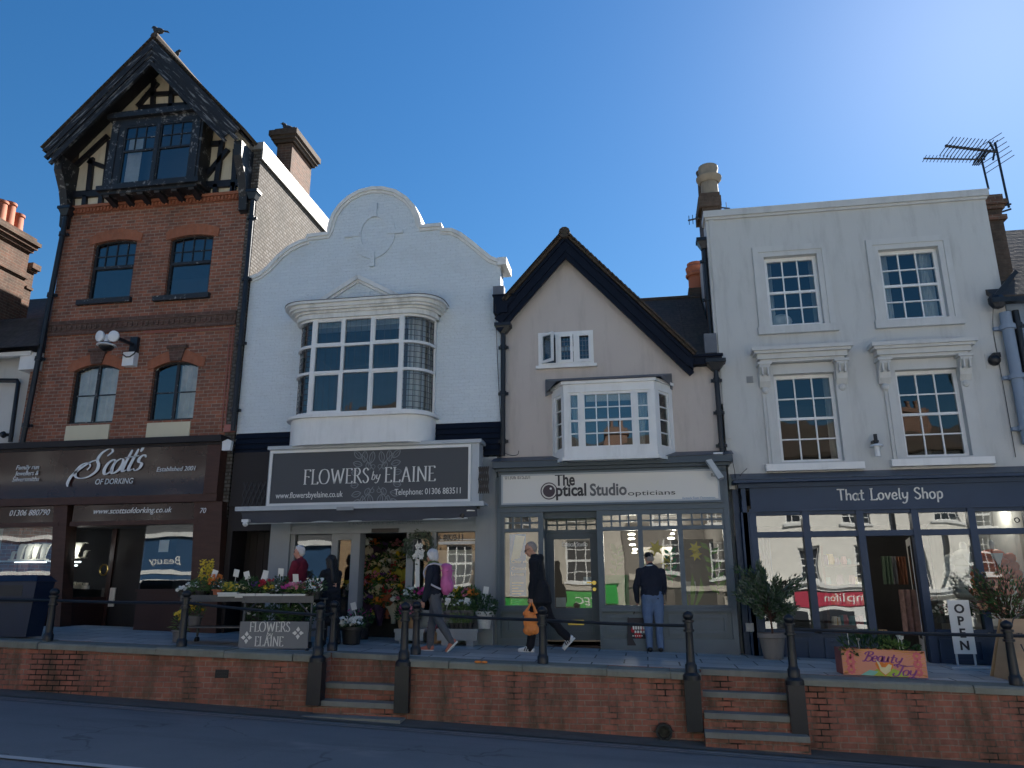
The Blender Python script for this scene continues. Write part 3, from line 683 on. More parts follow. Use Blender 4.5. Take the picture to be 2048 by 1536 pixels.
# floodlight camera on bracket
t = thing('security_camera', 'white dome camera with two round floodlights on a bracket above the arched windows', 'camera', (at(270, 690)[0], -.1, at(270, 690)[1]))
b = MB(); y = -.55; c_ = at(213, 690, y); a = at(272, 690); fl_ = at(232, 675, y); 
b.beam((a[0], 0, a[1]-.02), (fl_[0], y, fl_[1]), .06, .06, (0, 0, 1)); b.box(a[0]-.09, a[0]+.09, -.1, -.001, a[1]-.2, a[1]+.16); b.prism([(a[0]-.1, -.05, a[1]+.1), (a[0]+.06, -.05, a[1]+.1), (a[0]+.06, -.05, a[1]-.3)], (0, .04, 0))
b.tube([(fl_[0]-.35, y, fl_[1]+.02), (fl_[0]+.02, y, fl_[1]+.02)], .03, 8); part('bracket', b, M_iron, t, 40)
for px in (204, 231):
    f = at(px, 674, y); b = MB(); d = Vector((-.25 if px < 220 else .1, -1, -.1)).normalized(); o = Vector((f[0], y-.04, f[1])); b.tube([o+d*-.12, o, o+d*.04, o+d*.05], [.04, .125, .125, .105], 14); part('floodlight', b, M_whiteplastic, t, 40)
b = MB(); b.lathe([(.04, .26), (.05, .14), (.09, .06), (.2, .02), (.205, 0), (.17, -.01)], c_[0], y, 16); b.move(0, 0, c_[1]-.02); part('dome_hood', b, M_whiteplastic, t, 40)
b = MB(); b.ball((c_[0], y, c_[1]-.03), (.16, .16, .11), 14); part('dome', b, M_blackplastic, t, 60)
t = thing('junction_box', 'white plastic junction box with a drooping cable under the camera bracket', 'box', (at(264, 722)[0], 0, at(264, 735)[1]))
a = rc(254, 276, 708, 735); b = MB(); b.box(a[0], a[1], -.16, -.001, a[2], a[3]); part('case', b, M_whiteplastic, t)
b = MB(); b.tube([(a[0]-.01, -.17, a[3]-.05), ((a[0]*2+a[1])/3, -.17, a[3]-.12), ((a[0]+2*a[1])/3, -.17, a[3]-.12), (a[1]+.01, -.17, a[3]-.05), (a[1]+.02, -.05, a[3]+.2)], .014, 6); part('cable_loop', b, M_cable, t)
# ---------------------------------------------------------------- jeweller shopfront
js = thing('jeweller_shopfront', 'brown timber jeweller shopfront with glossy dark fascia and recessed entrance', 'shopfront', (-11.5, -.2, -.65))
SY = -.22
f0 = at(0, 940, SY)[0]-.9; f1 = at(441, 940, SY)[0]
z_c1, z_c0 = at(220, 881, SY)[1], at(220, 893, SY)[1]; z_p0 = at(220, 993, SY)[1]; z_r0 = at(220, 1008, SY)[1]; z_u0 = at(220, 1042, SY)[1]
b = MB(); b.box(f0, f1+.03, SY-.16, .1, z_c0, z_c1); b.box(f0, f1, SY-.09, .1, z_c0-.06, z_c0); part('cornice', b, M_darkdoor, js)
b = MB(); b.add([(f0, SY-.06, z_c0-.06), (f1-.3, SY-.06, z_c0-.06), (f1-.3, SY+.02, z_p0), (f0, SY+.02, z_p0), (f0, .1, z_c0-.06), (f1-.3, .1, z_c0-.06), (f1-.3, .1, z_p0), (f0, .1, z_p0)], [(3, 2, 1, 0), (0, 1, 5, 4), (2, 3, 7, 6), (1, 2, 6, 5)])
sg = part('fascia_sign', b, M_brownglos, js)
b = MB(); b.box(f0, f1, SY-.05, .1, z_r0, z_p0); b.box(f1-.3, f1, SY-.07, .1, z_p0, z_c0-.06)
for a in ((105, 132), (386, 442)):
    x0, x1, _, _ = rc(a[0], a[1], 1010, 1050, SY); xb0, xb1, zb, _ = rc(a[0]-4, a[1]-6, 1190, 1262, SY)
    b.add([(xb0, SY, zb-.2), (xb1, SY, zb-.2), (xb1, .1, zb-.2), (xb0, .1, zb-.2), (x0, SY, z_r0), (x1, SY, z_r0), (x1, .1, z_r0), (x0, .1, z_r0)], [(0, 1, 5, 4), (1, 2, 6, 5), (3, 0, 4, 7), (4, 5, 6, 7)])
part('timber_posts', b, M_brownwood, js)
post_l = rc(105, 128, 1010, 1250, SY); post_r = rc(386, 438, 1010, 1250, SY)
b = MB(); b.box(f0, post_l[0], SY+.04, .1, z_u0, z_r0); b.box(post_l[1], post_r[0], SY+.04, .1, z_u0, z_r0); part('lower_fascia', b, M_brownglos, js)
b = MB(); b.box(f0, post_l[0], SY-.01, .08, z_u0-.09, z_u0); b.box(post_l[1], post_r[0], SY-.01, .08, z_u0-.09, z_u0); part('transom_rail', b, M_brownwood, js)
wz0 = at(60, 1178, SY)[1]
b = MB(); b.quad((f0, SY+.06, wz0), (post_l[0], SY+.06, wz0), (post_l[0], SY+.06, z_u0-.09), (f0, SY+.06, z_u0-.09)); part('display_window', b, M_shopglass, js)
b = MB(); b.box(f0, post_l[0], SY+.02, .1, -1, wz0); part('stallriser', b, M_brownlow, js)
dx0, dx1 = at(281, 1120, SY)[0], post_r[0]; dz0, dz1 = at(330, 1183, SY)[1], z_u0-.09
b = MB(); b.quad((dx0, SY+.06, dz0), (dx1, SY+.06, dz0), (dx1, SY+.06, dz1), (dx0, SY+.06, dz1)); part('display_window', b, M_shopglass, js)
b = MB(); b.box(dx0, dx1, SY+.03, .1, -1, dz0); b.box(dx0-.04, dx1, SY, .1, dz0, dz0+.05); part('stallriser', b, M_brownlow, js)
rx0, rx1 = post_l[1], at(190, 1150, .5)[0]           # glazed left side of the recess
b = MB(); b.quad((rx0, SY+.06, dz0-.1), (rx1, 1.0, dz0-.1), (rx1, 1.0, z_u0-.09), (rx0, SY+.06, z_u0-.09)); part('lobby_window', b, M_shopglass, js)
b = MB(); b.prism([(rx0, SY+.03, -1), (rx1, 1.0, -1), (rx1, 1.0, dz0-.1), (rx0, SY+.03, dz0-.1)], (-.06, .04, 0)); b.box(rx1-.05, rx1+.06, .95, 1.06, -1, z_u0); part('lobby_stallriser', b, M_brownlow, js)
b = MB(); dxr = at(280, 1150, 1.0)[0]; b.box(rx1+.06, dxr, 1.0, 1.05, -1, z_u0); dr = part('shop_door', b, M_darkdoor, js)
b = MB(); q = at(222, 1185, 1.0); b.box(q[0]-.1, q[0]+.12, .97, .999, q[1]-.3, q[1]+.1); part('notice', b, M_net, dr)
b = MB(); q = at(210, 1140, 1.0); b.tube([(q[0]+.1*math.cos(a*.63), .96, q[1]+.12*math.sin(a*.63)) for a in range(11)], .02, 6); part('door_knocker', b, M_brass, dr)
b = MB(); b.box(f0, f1, .9, 1.2, z_u0-.05, z_u0+.0); b.quad((f0, 1.3, -1), (rx1, 1.3, -1), (rx1, 1.3, z_u0), (f0, 1.3, z_u0)); b.quad((dxr, 1.0, -1), (f1, 1.0, -1), (f1, 1.0, z_u0), (dxr, 1.0, z_u0))
b.quad((f0, .1, z_u0-.04), (f1, .1, z_u0-.04), (f1, 1.3, z_u0-.04), (f0, 1.3, z_u0-.04)); b.quad((f0, .1, wz0), (rx0, .1, wz0), (rx0, 1.3, wz0), (f0, 1.3, wz0)); b.quad((dx0, .06, dz0), (dx1, .06, dz0), (dx1, 1, dz0), (dx0, 1, dz0)); b.quad((dx0, SY+.1, dz0), (dx0, 1, dz0), (dx0, 1, dz1), (dx0, SY+.1, dz1))
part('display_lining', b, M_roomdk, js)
# lettering
b = MB(); yl = SY-.05
a = at(139, 968, yl); c_ = at(276, 955, yl); letters(b, "Zcott's", a[0]+.16, a[1]+.12, yl, at(200, 906, yl)[1]-a[1]-.14, (c_[0]-a[0])*.93, .15, .035, .42, -.1, .01, .10, True); part('script_lettering', b, M_silver, sg, 30)
for s_, px, py, sz, wpx, al, sh, par in (('OF DORKING', 228, 968, .17, 76, 'CENTER', .18, sg), ('Established 2001', 352, 942, .14, 78, 'CENTER', .22, sg), ('Family run', 78, 938, .14, 46, 'RIGHT', .25, sg), ('Jewellers &', 77, 950, .14, 48, 'RIGHT', .25, sg), ('Silversmiths', 78, 962, .14, 54, 'RIGHT', .25, sg),
      ('01306 880790', 19, 1032, .18, 80, 'LEFT', .25, sg), ('www.scottsofdorking.co.uk', 187, 1028, .17, 156, 'LEFT', .25, sg), ('70', 406, 1026, .15, 12, 'CENTER', .2, sg)):
    y = yl if py < 1000 else SY+.035; y = SY-.06 if s_ == '70' else y; p = at(px, py, y); wd = at(px+wpx, py, y)[0]-p[0]
    text('lettering', s_, p[0], p[1], y-.005, sz, M_silver, par, wd, al, sh)
# things in the windows
M_bust = mat('cream_velvet', (.62, .56, .44), .8, .1, 6)
def stand(loc, h, label, rz=0):
    t = thing('necklace_stand', label, 'display stand', loc, 'necklace stands in the jeweller windows', rz); b = MB(); n = 8
    for i in range(n):
        s0, s1 = i/n, (i+1)/n; f = lambda s: (h*(.45*s**2-.1), h*(1.0-.55*(1-s)**0.0*(1-math.sin(s*1.57))-.25*max(0, s-.75)*2))
        x0, z0 = f(s0); x1, z1 = f(s1); w0 = h*(.2+.16*math.sin(s0*2.2)); w1 = h*(.2+.16*math.sin(s1*2.2))
        z0 = h*math.sin(s0*1.9)*1.0; z1 = h*math.sin(s1*1.9)*1.0
        b.add([(x0-w0*.6, -.03, z0), (x0+w0*.6, -.03, z0), (x1+w1*.6, -.03, z1), (x1-w1*.6, -.03, z1), (x0-w0*.6, .03, z0), (x0+w0*.6, .03, z0), (x1+w1*.6, .03, z1), (x1-w1*.6, .03, z1)], [(0, 1, 2, 3), (7, 6, 5, 4), (0, 3, 7, 4), (1, 5, 6, 2)])
    b.box(-h*.35, h*.15, -.07, .07, 0, .03); part('velvet_form', b, M_bust, t, 40, local=True); return t
sy = .15; shz = at(62, 1121, sy)[1]
b = MB(); b.box(f0, at(98, 1120, sy)[0], sy-.12, sy+.2, shz-.03, shz); a = at(26, 1152, sy); b.box(a[0], at(92, 1152, sy)[0], sy-.1, sy+.2, a[1]-.04, a[1]); part('glass_shelf', b, M_trim, js)
for i, (px, hh) in enumerate(((26, .2), (41, .36), (57, .36), (72, .36), (88, .36))):
    stand((at(px, 1120, sy)[0], sy, shz), hh, 'cream necklace stand in the far left jeweller window, %s' % ('the short one at the left end', 'the tall one beside the short one', 'second tall one from the short one', 'third tall one from the short one', 'tall one nearest the brown post')[i])
for i, (px, hh) in enumerate(((139, .34), (152, .34), (168, .17))):
    q = P(px, 1116, .35); stand((q.x-.05, .45, q.z), hh, 'cream necklace stand in the lobby window, %s' % ('beside the brown post', 'middle one of the row', 'the short one towards the door')[i], R(20))
M_led = emit('shelf_strip_lamp', (.9, .97, 1), 1.3)
for px0, px1, py, y, nm in ((30, 92, 1124, .1, 'left jeweller window, under the stands'), (131, 162, 1124, .35, 'lobby window, upper of the two'), (130, 155, 1131, .35, 'lobby window, lower of the two')):
    a, c_ = P(px0, py, y), P(px1, py, y+(.12 if px0 > 100 else 0)); b = MB(); b.beam(a, c_, .03, .03); solid('shelf_light', b, M_led, 'thin lit white strip lamp in the '+nm, 'lamp', 'strip lamps in the jeweller windows')
    pl_ = bpy.data.lights.new('strip_glow', 'POINT'); pl_.energy = 1.3; pl_.color = (.92, .97, 1); pl_.shadow_soft_size = .05; po_ = bpy.data.objects.new('strip_glow', pl_); COL.objects.link(po_); po_.location = (a+c_)/2+Vector((.05, -.12, .22))
for k, (px, py) in enumerate(((134, 1176), (146, 1176), (158, 1177), (170, 1178))):
    q = P(px, py, .4); b = MB(); b.box(-.07, .07, -.05, .05, 0, .07); 
    for i in range(4): b.ball((-.05+i*.033, 0, .1), (.014, .014, .035), 6)
    b.move(q.x, q.y, q.z); solid('ring_tray', b, M_bust, 'small cream ring tray low in the lobby window, %s' % ('beside the brown post', 'second from the post', 'third from the post', 'nearest the door')[k], 'ring tray', 'ring trays in the lobby window')
b = MB(); q = rc(318, 337, 1080, 1104, .0); b.box(q[0], q[1], .0, .01, q[2], q[3]); part('window_notice', b, M_letter, js)
b = MB(); a = at(455, 892, -.25); b.prism([(a[0]-.1, -.3, a[1]+.09), (a[0]+.02, -.3, a[1]+.14), (a[0]+.11, -.3, a[1]+.09), (a[0]+.09, -.3, a[1]-.1), (a[0]-.09, -.3, a[1]-.1)], (0, .09, 0)); solid('alarm_box', b, M_whiteplastic, 'white bell shaped alarm box at the right end of the brown fascia', 'alarm')
# ================================================================ neighbour on the far left
nb = thing('rendered_house', 'low white rendered house with dark tiled roof at the left edge, beyond the brick gable', 'house', (-17, 1, -.4))
b = MB(); xr = AX0-.03; ze = at(20, 722, .3)[1]; b.box(xr-7, xr-.4, .3, .5, -.6, ze+.1); part('rendered_wall', b, M_greytrim, nb); b = MB(); b.box(xr-7, xr-.05, 5.8, 6, -.6, ze); part('rear_wall', b, M_trim, nb)
b = MB(); b.box(xr-.4, xr, .15, .5, -.6, ze+.1); part('brick_pier', b, M_brickA, nb)
b = MB(); zr_ = at(70, 585, 3)[1]; b.prism([(xr-8, .05, ze), (xr, .05, ze), (xr, 3.6, zr_), (xr-8, 3.6, zr_)], (0, .04, .09)); b.prism([(xr-8, 3.6, zr_), (xr, 3.6, zr_), (xr, 7, ze), (xr-8, 7, ze)], (0, .04, .09)); part('tiled_roof', b, M_tile, nb)
b = MB(); q = at(0, 690, -.3); b.prism([(q[0]-1.4, -.3, ze+.12), (q[0]+.95, -.3, ze+.12), (q[0]-.1, .8, ze+1.25), (q[0]-1.4, .8, ze+1.25)], (0, .1, .08)); part('slate_dormer_roof', b, M_slate, nb)
b = MB(); b.box(xr-7, xr-.25, -.1, .04, ze-.02, ze+.08); b.box(xr-.55, xr-.03, -.05, .3, ze-.35, ze+.05); part('gutter_board', b, M_trim, nb)
zz = at(45, 762, .2)[1]; q1 = at(20, 885, .2)
pp = [(q1[0]-1.8, .15, zz+.1), (at(38, 762, .2)[0], .15, zz), (at(40, 768, .2)[0], .15, zz-.06), (at(24, 885, .2)[0], .15, q1[1])]
downpipe(pp, .05, M_iron, 'black bent pipe on the low white house at the left edge')
chm = thing('chimney_stack', 'broad sunlit brick chimney with terracotta pots at the left edge', 'chimney', (-19, 6, 5))
XC = -15.7; e1, e2 = atx(50, 560, XC), atx(70, 560, XC); zt2 = atx(50, 500, XC).z; zb2 = zt2-4
b = MB(); b.box(XC-.75, XC, e1.y-3.2, e1.y, zb2, zt2); b.box(XC-.75, XC-.06, e1.y, e2.y, zb2, zt2-.45); part('brick_stack', b, M_chim, chm)
b = MB()
for e, a0, a1 in ((.05, -.75, -.68), (.06, .0, .1), (.12, .1, .2), (.17, .2, .3), (.08, .3, .42)): b.box(XC-.75-e, XC+e, e1.y-3.2-e, e1.y+e, zt2+a0, zt2+a1)
for e, a0, a1 in ((.03, -.95, -.88), (.05, -.45, -.37), (.1, -.37, -.22)): b.box(XC-.75-e, XC-.06+e, e1.y+.13, e2.y+e, zt2+a0, zt2+a1)
part('corbelled_cap', b, M_chim, chm)
for k, (px, top) in enumerate(((3, 403), (20, 407), (36, 430))):
    q = atx(px, top, XC-.33); b = MB(); z0 = zt2+.42; b.lathe([(.2, z0), (.17, z0+.1), (.15, q.z-.08), (.175, q.z-.06), (.175, q.z), (.13, q.z)], q.x, q.y, 14); part('chimney_pot', b, M_terra, chm, 40)
# ================================================================ white shaped-gable house with the florist
FX0, FX1 = -8.47, -2.72
fh = thing('shaped_gable_house', 'white painted house with curved shaped gable and bowed window above the florist', 'house', (-5.6, 0, -.85))
c4 = lambda x, y: at(450+x*.3515, 360+y*.3515)
raw = [(148,565),(200,545),(250,505),(310,440),(370,390),(430,360),(470,348),(475,325),(590,312),(597,290),(605,250),(625,200),(660,150),(710,105),(770,72),(840,55),(900,55),(970,72),(1030,110),(1075,160),(1100,215),(1110,255),(1112,272),(1230,262),(1236,290),(1290,292),(1340,315),(1400,360),(1460,410),(1510,450),(1550,465),(1572,462)]
prof = [c4(*p) for p in raw]
prof[0] = (FX0, prof[0][1]); prof[-1] = (FX1, prof[-1][1])
ZB = c4(800, 1400)[1]-.25
by0, by1 = 0, 0
bx0, bx1, bz0, bz1 = rc(584, 866, 640, 827, -.35)
wl = MB(); cut = rect(bx0+.15, bx1-.15, bz0, bz1)
wl.slab([(FX0, ZB), (FX1, ZB)]+list(reversed(prof)), [cut], 0, .32); part('painted_brick_wall', wl, M_white, fh)
fs = MB(); fs.box(FX1-.3, FX1, .32, 8, -1, prof[-1][1]-.6); fs.box(FX0, FX1, 7.9, 8.2, -1, 6.5); part('side_wall', fs, M_white, fh)
fr = MB(); fr.quad((FX0, .32, 6.4), (FX1, .32, 6.4), (FX1, 8, 6.4), (FX0, 8, 6.4)); part('flat_roof', fr, M_lead, fh)
cp = MB()
def coping(off_lo, off_hi, y0, y1):
    pts = [Vector((a, b)) for a, b in prof]; nrm = []
    for i in range(len(pts)):
        a, b = pts[max(i-1, 0)], pts[min(i+1, len(pts)-1)]; d = (b-a).normalized(); nrm.append(Vector((-d.y, d.x)))
    for i in range(len(pts)-1):
        q = [pts[i]+nrm[i]*off_lo, pts[i+1]+nrm[i+1]*off_lo, pts[i+1]+nrm[i+1]*off_hi, pts[i]+nrm[i]*off_hi]
        cp.add([(p.x, y0, p.y) for p in q]+[(p.x, y1, p.y) for p in q], [(0,1,2,3),(7,6,5,4),(0,4,5,1),(2,6,7,3),(0,3,7,4),(1,5,6,2)])
coping(-.03, .05, -.07, .39); coping(-.09, -.031, -.035, -.002)
a = prof[-1]; cp.box(a[0]-.05, a[0]+.14, -.1, .6, a[1]-.12, a[1]+.05)
part('moulded_coping', cp, M_oldwhite, fh)
# medallion
md = MB(); mc = at(748, 468); 
def ring(rx, rz, rx2, rz2, y0, y1):
    n = 28; o = [(mc[0]+rx*math.cos(t*6.2832/n), mc[1]+rz*math.sin(t*6.2832/n)) for t in range(n)]; i_ = [(mc[0]+rx2*math.cos(t*6.2832/n), mc[1]+rz2*math.sin(t*6.2832/n)) for t in range(n)]
    md.slab(o, [i_], y0, y1)
ring(.50, .60, .30, .42, -.03, -.002)
for dx, dz, w_, h_ in ((0, .58, .11, .34), (0, -.62, .11, .36), (-.50, 0, .36, .09), (.50, 0, .36, .09)): md.box(mc[0]+dx-w_/2, mc[0]+dx+w_/2, -.055, -.0025, mc[1]+dz-h_/2, mc[1]+dz+h_/2)
part('oval_medallion', md, M_white, fh)
# pediment
pd = MB(); l_, r_, t_ = at(641, 604), at(800, 597), at(718, 556); zl = (l_[1]+r_[1])/2
for a, b_ in (((l_[0], zl), t_), (t_, (r_[0], zl))):
    for o, wd, dp in ((0, .09, .10), (-.08, .06, .05)): pd.beam((a[0], -dp/2, a[1]+o), (b_[0], -dp/2, b_[1]+o), wd, dp)
part('pediment', pd, M_oldwhite, fh)
# bow window: plan curve
BP, BR = .62, .55
def plan(ins, n=7):
    x0, x1, yf = bx0+ins, bx1-ins, -BP+ins; r = BR; pts = []
    pts.append((x0, 0)); 
    for i in range(n+1): a = math.pi-(math.pi/2)*i/n*1.0; pts.append((x0+r+r*math.cos(a), yf+r-r*math.sin(a)))
    for i in range(n+1): a = math.pi/2-(math.pi/2)*i/n; pts.append((x1-r+r*math.cos(a), yf+r-r*math.sin(a)))
    pts.append((x1, 0)); return pts
def bow(mb, ins, z0, z1, t=.06, closed=True):
    o, i_ = plan(ins), plan(ins+t); n = len(o)
    vs = [(a, b, z0) for a, b in o]+[(a, b, z1) for a, b in o]+[(a, b, z0) for a, b in i_]+[(a, b, z1) for a, b in i_]; fs_ = []
    for k in range(n-1): fs_ += [(k, k+1, n+k+1, n+k), (2*n+k+1, 2*n+k, 3*n+k, 3*n+k+1), (n+k, n+k+1, 3*n+k+1, 3*n+k), (k+1, k, 2*n+k, 2*n+k+1)]
    mb.add(vs, fs_)
zs0, zs1 = at(724, 826, -.62)[1], at(735, 629, -.62)[1]; zbot = at(722, 888, -.5)[1]
b = MB(); bow(b, .0, zbot, zs0-.06, .1); bow(b, -.07, zs0-.06, zs0, .25); bay = part('bow_apron', b, M_trim, fh, 40)
b = MB(); zc = at(735, 601, -.75)[1]
for ins, a0, a1, t in ((-.02, zs1-.02, zs1+.08, .2), (-.06, zs1+.08, zs1+.13, .3), (-.12, zs1+.13, zs1+.175, .3), (-.16, zs1+.175, zs1+.25, .4), (-.22, zs1+.25, zs1+.30, .4)): bow(b, ins, a0, a1, t)
pl = plan(.0); n = len(pl); b.add([(x, y, zs1+.295) for x, y in plan(-.2)], [tuple(range(n))])
part('bow_cornice', b, M_oldwhite, fh, 40)
b = MB(); pl = plan(-.045, 14)
acc = 0
for k in range(len(pl)-1):
    a, c_ = Vector(pl[k]), Vector(pl[k+1]); L_ = (c_-a).length; m_ = max(1, int(L_/.075))
    for j in range(m_):
        q = a.lerp(c_, (j+.5)/m_); d = (c_-a).normalized(); b.beam((q.x-d.x*.02, q.y-d.y*.02, zs1+.152), (q.x+d.x*.02, q.y+d.y*.02, zs1+.152), .045, .04, (d.y, -d.x, 0))
part('dentil_course', b, M_oldwhite, fh)
b = MB(); bow(b, -.23, zs1+.30, zs1+.315, .5); part('lead_flashing', b, M_lead, fh)
# bow lights
b = MB(); f = at
zr1, zr2 = at(722, 686, -.62)[1], at(722, 740, -.62)[1]
for z, t in ((zs0+.03, .06), (zr2, .055), (zr1, .055), (zs1-.03, .07)): bow(b, .03, z-t/2, z+t/2, .07)
xs_ = [at(p, 730, -.62)[0] for p in (623, 682, 740, 800)]
for x in xs_: b.box(x-.033, x+.033, -BP+.028, -BP+.105, zs0, zs1)
for x in (xs_[0], xs_[3]): b.box(x-.05, x+.05, -BP+.035, -BP+.1, zs0, zs1)
for s_, x in ((1, bx0+.03), (-1, bx1-.03)): b.box(min(x, x+.09*s_), max(x, x+.09*s_), -.08, -.002, zs0, zs1)
# opening casement rims
rows = [(zs0+.06, zr2-.027), (zr2+.027, zr1-.027), (zr1+.027, zs1-.064)]
for ci, ri in ((0, 0), (0, 2), (2, 2), (2, 0)):
    x0, x1 = xs_[ci]+.033, xs_[ci+1]-.033; z0, z1 = rows[ri]; b.slab(rect(x0, x1, z0, z1), [rect(x0+.028, x1-.028, z0+.03, z1-.03)], -BP+.045, -BP+.09)
bw = part('bow_window', b, M_trim, fh)
b = MB(); o = plan(.075); n = len(o); b.add([(x, y, zs0) for x, y in o]+[(x, y, zs1) for x, y in o], [(k, k+1, n+k+1, n+k) for k in range(n-1)]); part('pane', b, M_glasso, bw, 60)
b = MB(); o = plan(.068, 10)
for zz_ in range(1, 18):
    z = zs0+(zs1-zs0)*zz_/18
    for rng in (range(0, 11), range(len(o)-12, len(o)-1)):
        pts = [(o[k][0], o[k][1], z) for k in rng]; b.tube(pts, .007, 4, cap=False)
for k in list(range(2, 11, 2))+list(range(len(o)-11, len(o)-2, 2)): b.tube([(o[k][0], o[k][1], zs0), (o[k][0], o[k][1], zs1)], .007, 4)
for i in range(3):
    for j in range(1, 5): x = xs_[i]+(xs_[i+1]-xs_[i])*j/5; b.box(x-.002, x+.002, -BP+.07, -BP+.073, zs0, zs1)
part('leaded_bars', b, M_lead, bw)
room(fh, FX0+.1, FX1-.35, .33, 4.5, ZB, 6.2, M_room)
b = drape(bx1-.6, bx1-.12, -.2, zs0, zs1, 20, .025, 4); part('curtain', b, M_curtain, bw, 60)
# black boarded bands either side of the bow
b = MB()
for xa, xb, yt, yb in ((FX0+.02, bx0+.02, 866, 904), (bx1-.03, FX1, 846, 888)):
    zt_ = at(525 if xa < -6 else 930, yt)[1]; zb_ = zt_-.75
    b = MB()
    for i in range(6): z = zt_-.115*(i+1); b.prism([(xa, -.05, z), (xa, -.02, z+.115), (xa, .0, z+.115), (xa, .0, z)], (xb-xa, 0, 0))
    part('black_weatherboards', b, M_black, fh)
# ---------------------------------------------------------------- florist shopfront
fl = thing('florist_shopfront', 'grey florist shopfront with open doorway full of bouquets', 'shopfront', (-5.2, 0, -.85))
# passage door on the left
px0, px1 = FX0+.03, at(540, 1100)[0]
b = MB(); zt_ = at(500, 906)[1]; b.box(px0, px1, .55, .6, -1, zt_); b.box(px0, px0+.12, -.05, .55, -1, zt_); b.box(px1-.5, px1, -.03, .55, at(500, 1060)[1], zt_)
z = at(500, 1062)[1]; b.box(px0, px1, -.06, .1, z, z+.5); b.box(px0, px1, -.1, .1, z+.5, z+.58); b.box(px0, px1, -.06, .1, z+.58, zt_)
for i in range(8): b.box(px0+.2+i*.16, px0+.215+i*.16, .535, .549, -1, z)
part('passage_boarding', b, M_darkdoor, fl)
# awning housing sign
SB = -.42
sx0, sx1, sz0, sz1 = rc(536, 958, 893, 1009, SB)
b = MB(); b.box(sx0, sx1, SB, .0-.003, sz0, sz1); b.box(sx0-.03, sx1+.05, SB-.05, 0, sz1, sz1+.07)
hs = part('sign_casing', b, M_signframe, fl)
ix0, ix1, iz0, iz1 = rc(542, 937, 901, 1003, SB)
ix0 += .02; b = MB(); b.slab(rect(ix0-.05, ix1+.05, iz0-.05, iz1+.05), [rect(ix0, ix1, iz0, iz1)], SB-.035, SB-.002); part('sign_rim', b, M_letter, hs)
b = MB(); b.box(ix0, ix1, SB-.012, SB-.003, iz0, iz1); sp = part('sign_panel', b, M_signgrey, fl)
b = MB(); yl = SB-.014
a = at(607, 966, yl); c_ = at(738, 960, yl); hh = at(672, 938, yl)[1]-at(672, 967, yl)[1]
letters(b, 'FLOWERS', a[0], at(672, 967, yl)[1], yl, hh, c_[0]-a[0], .105, .035)
a = at(769, 961, yl); c_ = at(871, 957, yl); letters(b, 'ELAINE', a[0], at(820, 963, yl)[1], yl, hh, c_[0]-a[0], .105, .035)
a = at(742, 960, yl); letters(b, 'by', a[0], a[1], yl, hh*.6, at(759, 960, yl)[0]-a[0], .1, .03, .22)
part('main_lettering', b, M_letter, sp, 30)
for s_, px, py, sz, wpx, al in (('www.flowersbyelaine.co.uk', 551, 997, .17, 134, 'LEFT'), ('Telephone: 01306 883511', 789, 990, .17, 132, 'LEFT')):
    p = at(px, py, yl); text('lettering', s_, p[0], p[1], yl, sz, M_letter, sp, at(px+wpx, py, yl)[0]-p[0], al)
b = MB(); c0 = at(752, 957, yl)
def leafline(cx, cz, ang, ln, wd):
    d = (math.cos(ang), math.sin(ang)); nn = (-d[1], d[0]); pts = []
    for i in range(15):
        t = i/14*2; s_ = t if t <= 1 else 2-t; k = math.sin(s_*math.pi)**.8*wd*(1 if t <= 1 else -1); pts.append((cx+d[0]*ln*s_+nn[0]*k, cz+d[1]*ln*s_+nn[1]*k))
    ribbon(b, pts, lambda *_: .014, yl+.004, .003); ribbon(b, [(cx+d[0]*ln*t, cz+d[1]*ln*t) for t in (.1, .5, .9)], lambda *_: .008, yl+.004, .003)
for sx in (-1, 1):
    for sz in (-1, 1):
        ribbon(b, [(c0[0]+sx*.05, c0[1]+sz*.16), (c0[0]+sx*.2, c0[1]+sz*.36), (c0[0]+sx*.33, c0[1]+sz*.5)], lambda *_: .012, yl+.004, .003)
        for ox, oz, an, ln in ((.33, .44, 48, .22), (.26, .36, 92, .24), (.12, .34, 100, .24), (.3, .3, 15, .2), (.36, .12, 8, .16), (.14, .2, 70, .16)): a_ = R(an); leafline(c0[0]+sx*ox, c0[1]+sz*oz*.92, math.atan2(sz*math.sin(a_), sx*math.cos(a_)), ln, .055)
        n = 12; ribbon(b, [(c0[0]+sx*.07+.04*math.cos(i/n*6.283), c0[1]+sz*.24+.04*math.sin(i/n*6.283)) for i in range(n+1)], lambda *_: .01, yl+.004, .003)
part('leaf_emblem', b, M_motif, sp)
# awning front bar, cloth and arms
aw = thing('rolled_awning', 'rolled grey canvas awning with pale front bar under the florist sign', 'awning', ((sx0+sx1)/2, -.6, sz0-.2))
ay = -.85; a0 = at(472, 1018, ay); a1 = at(968, 1009, ay); zb_ = (a0[1]+a1[1])/2
b = MB(); b.box(a0[0], a1[0], ay-.04, ay+.06, zb_-.035, zb_+.05); b.box(a0[0], a1[0], ay+.06, SB, zb_+.0, zb_+.04); part('front_bar', b, M_signframe, aw)
b = MB(); vs = []; n = 60
vz = at(720, 1041, ay)[1]
for j in range(5):
    for i in range(n+1):
        u = i/n; v = j/4; x = a0[0]+.1+(a1[0]-.25-a0[0])*u; vs.append((x, ay+.02+v*.12+.012*math.sin(u*41)+.01*math.sin(u*13+v*3), zb_-.03-(zb_-.03-vz)*v*(1-.35*max(0, u-.8)*5*.6)))
b.add(vs, [(j*(n+1)+i, j*(n+1)+i+1, (j+1)*(n+1)+i+1, (j+1)*(n+1)+i) for j in range(4) for i in range(n)]); part('canvas_valance', b, M_canvas, aw, 60)
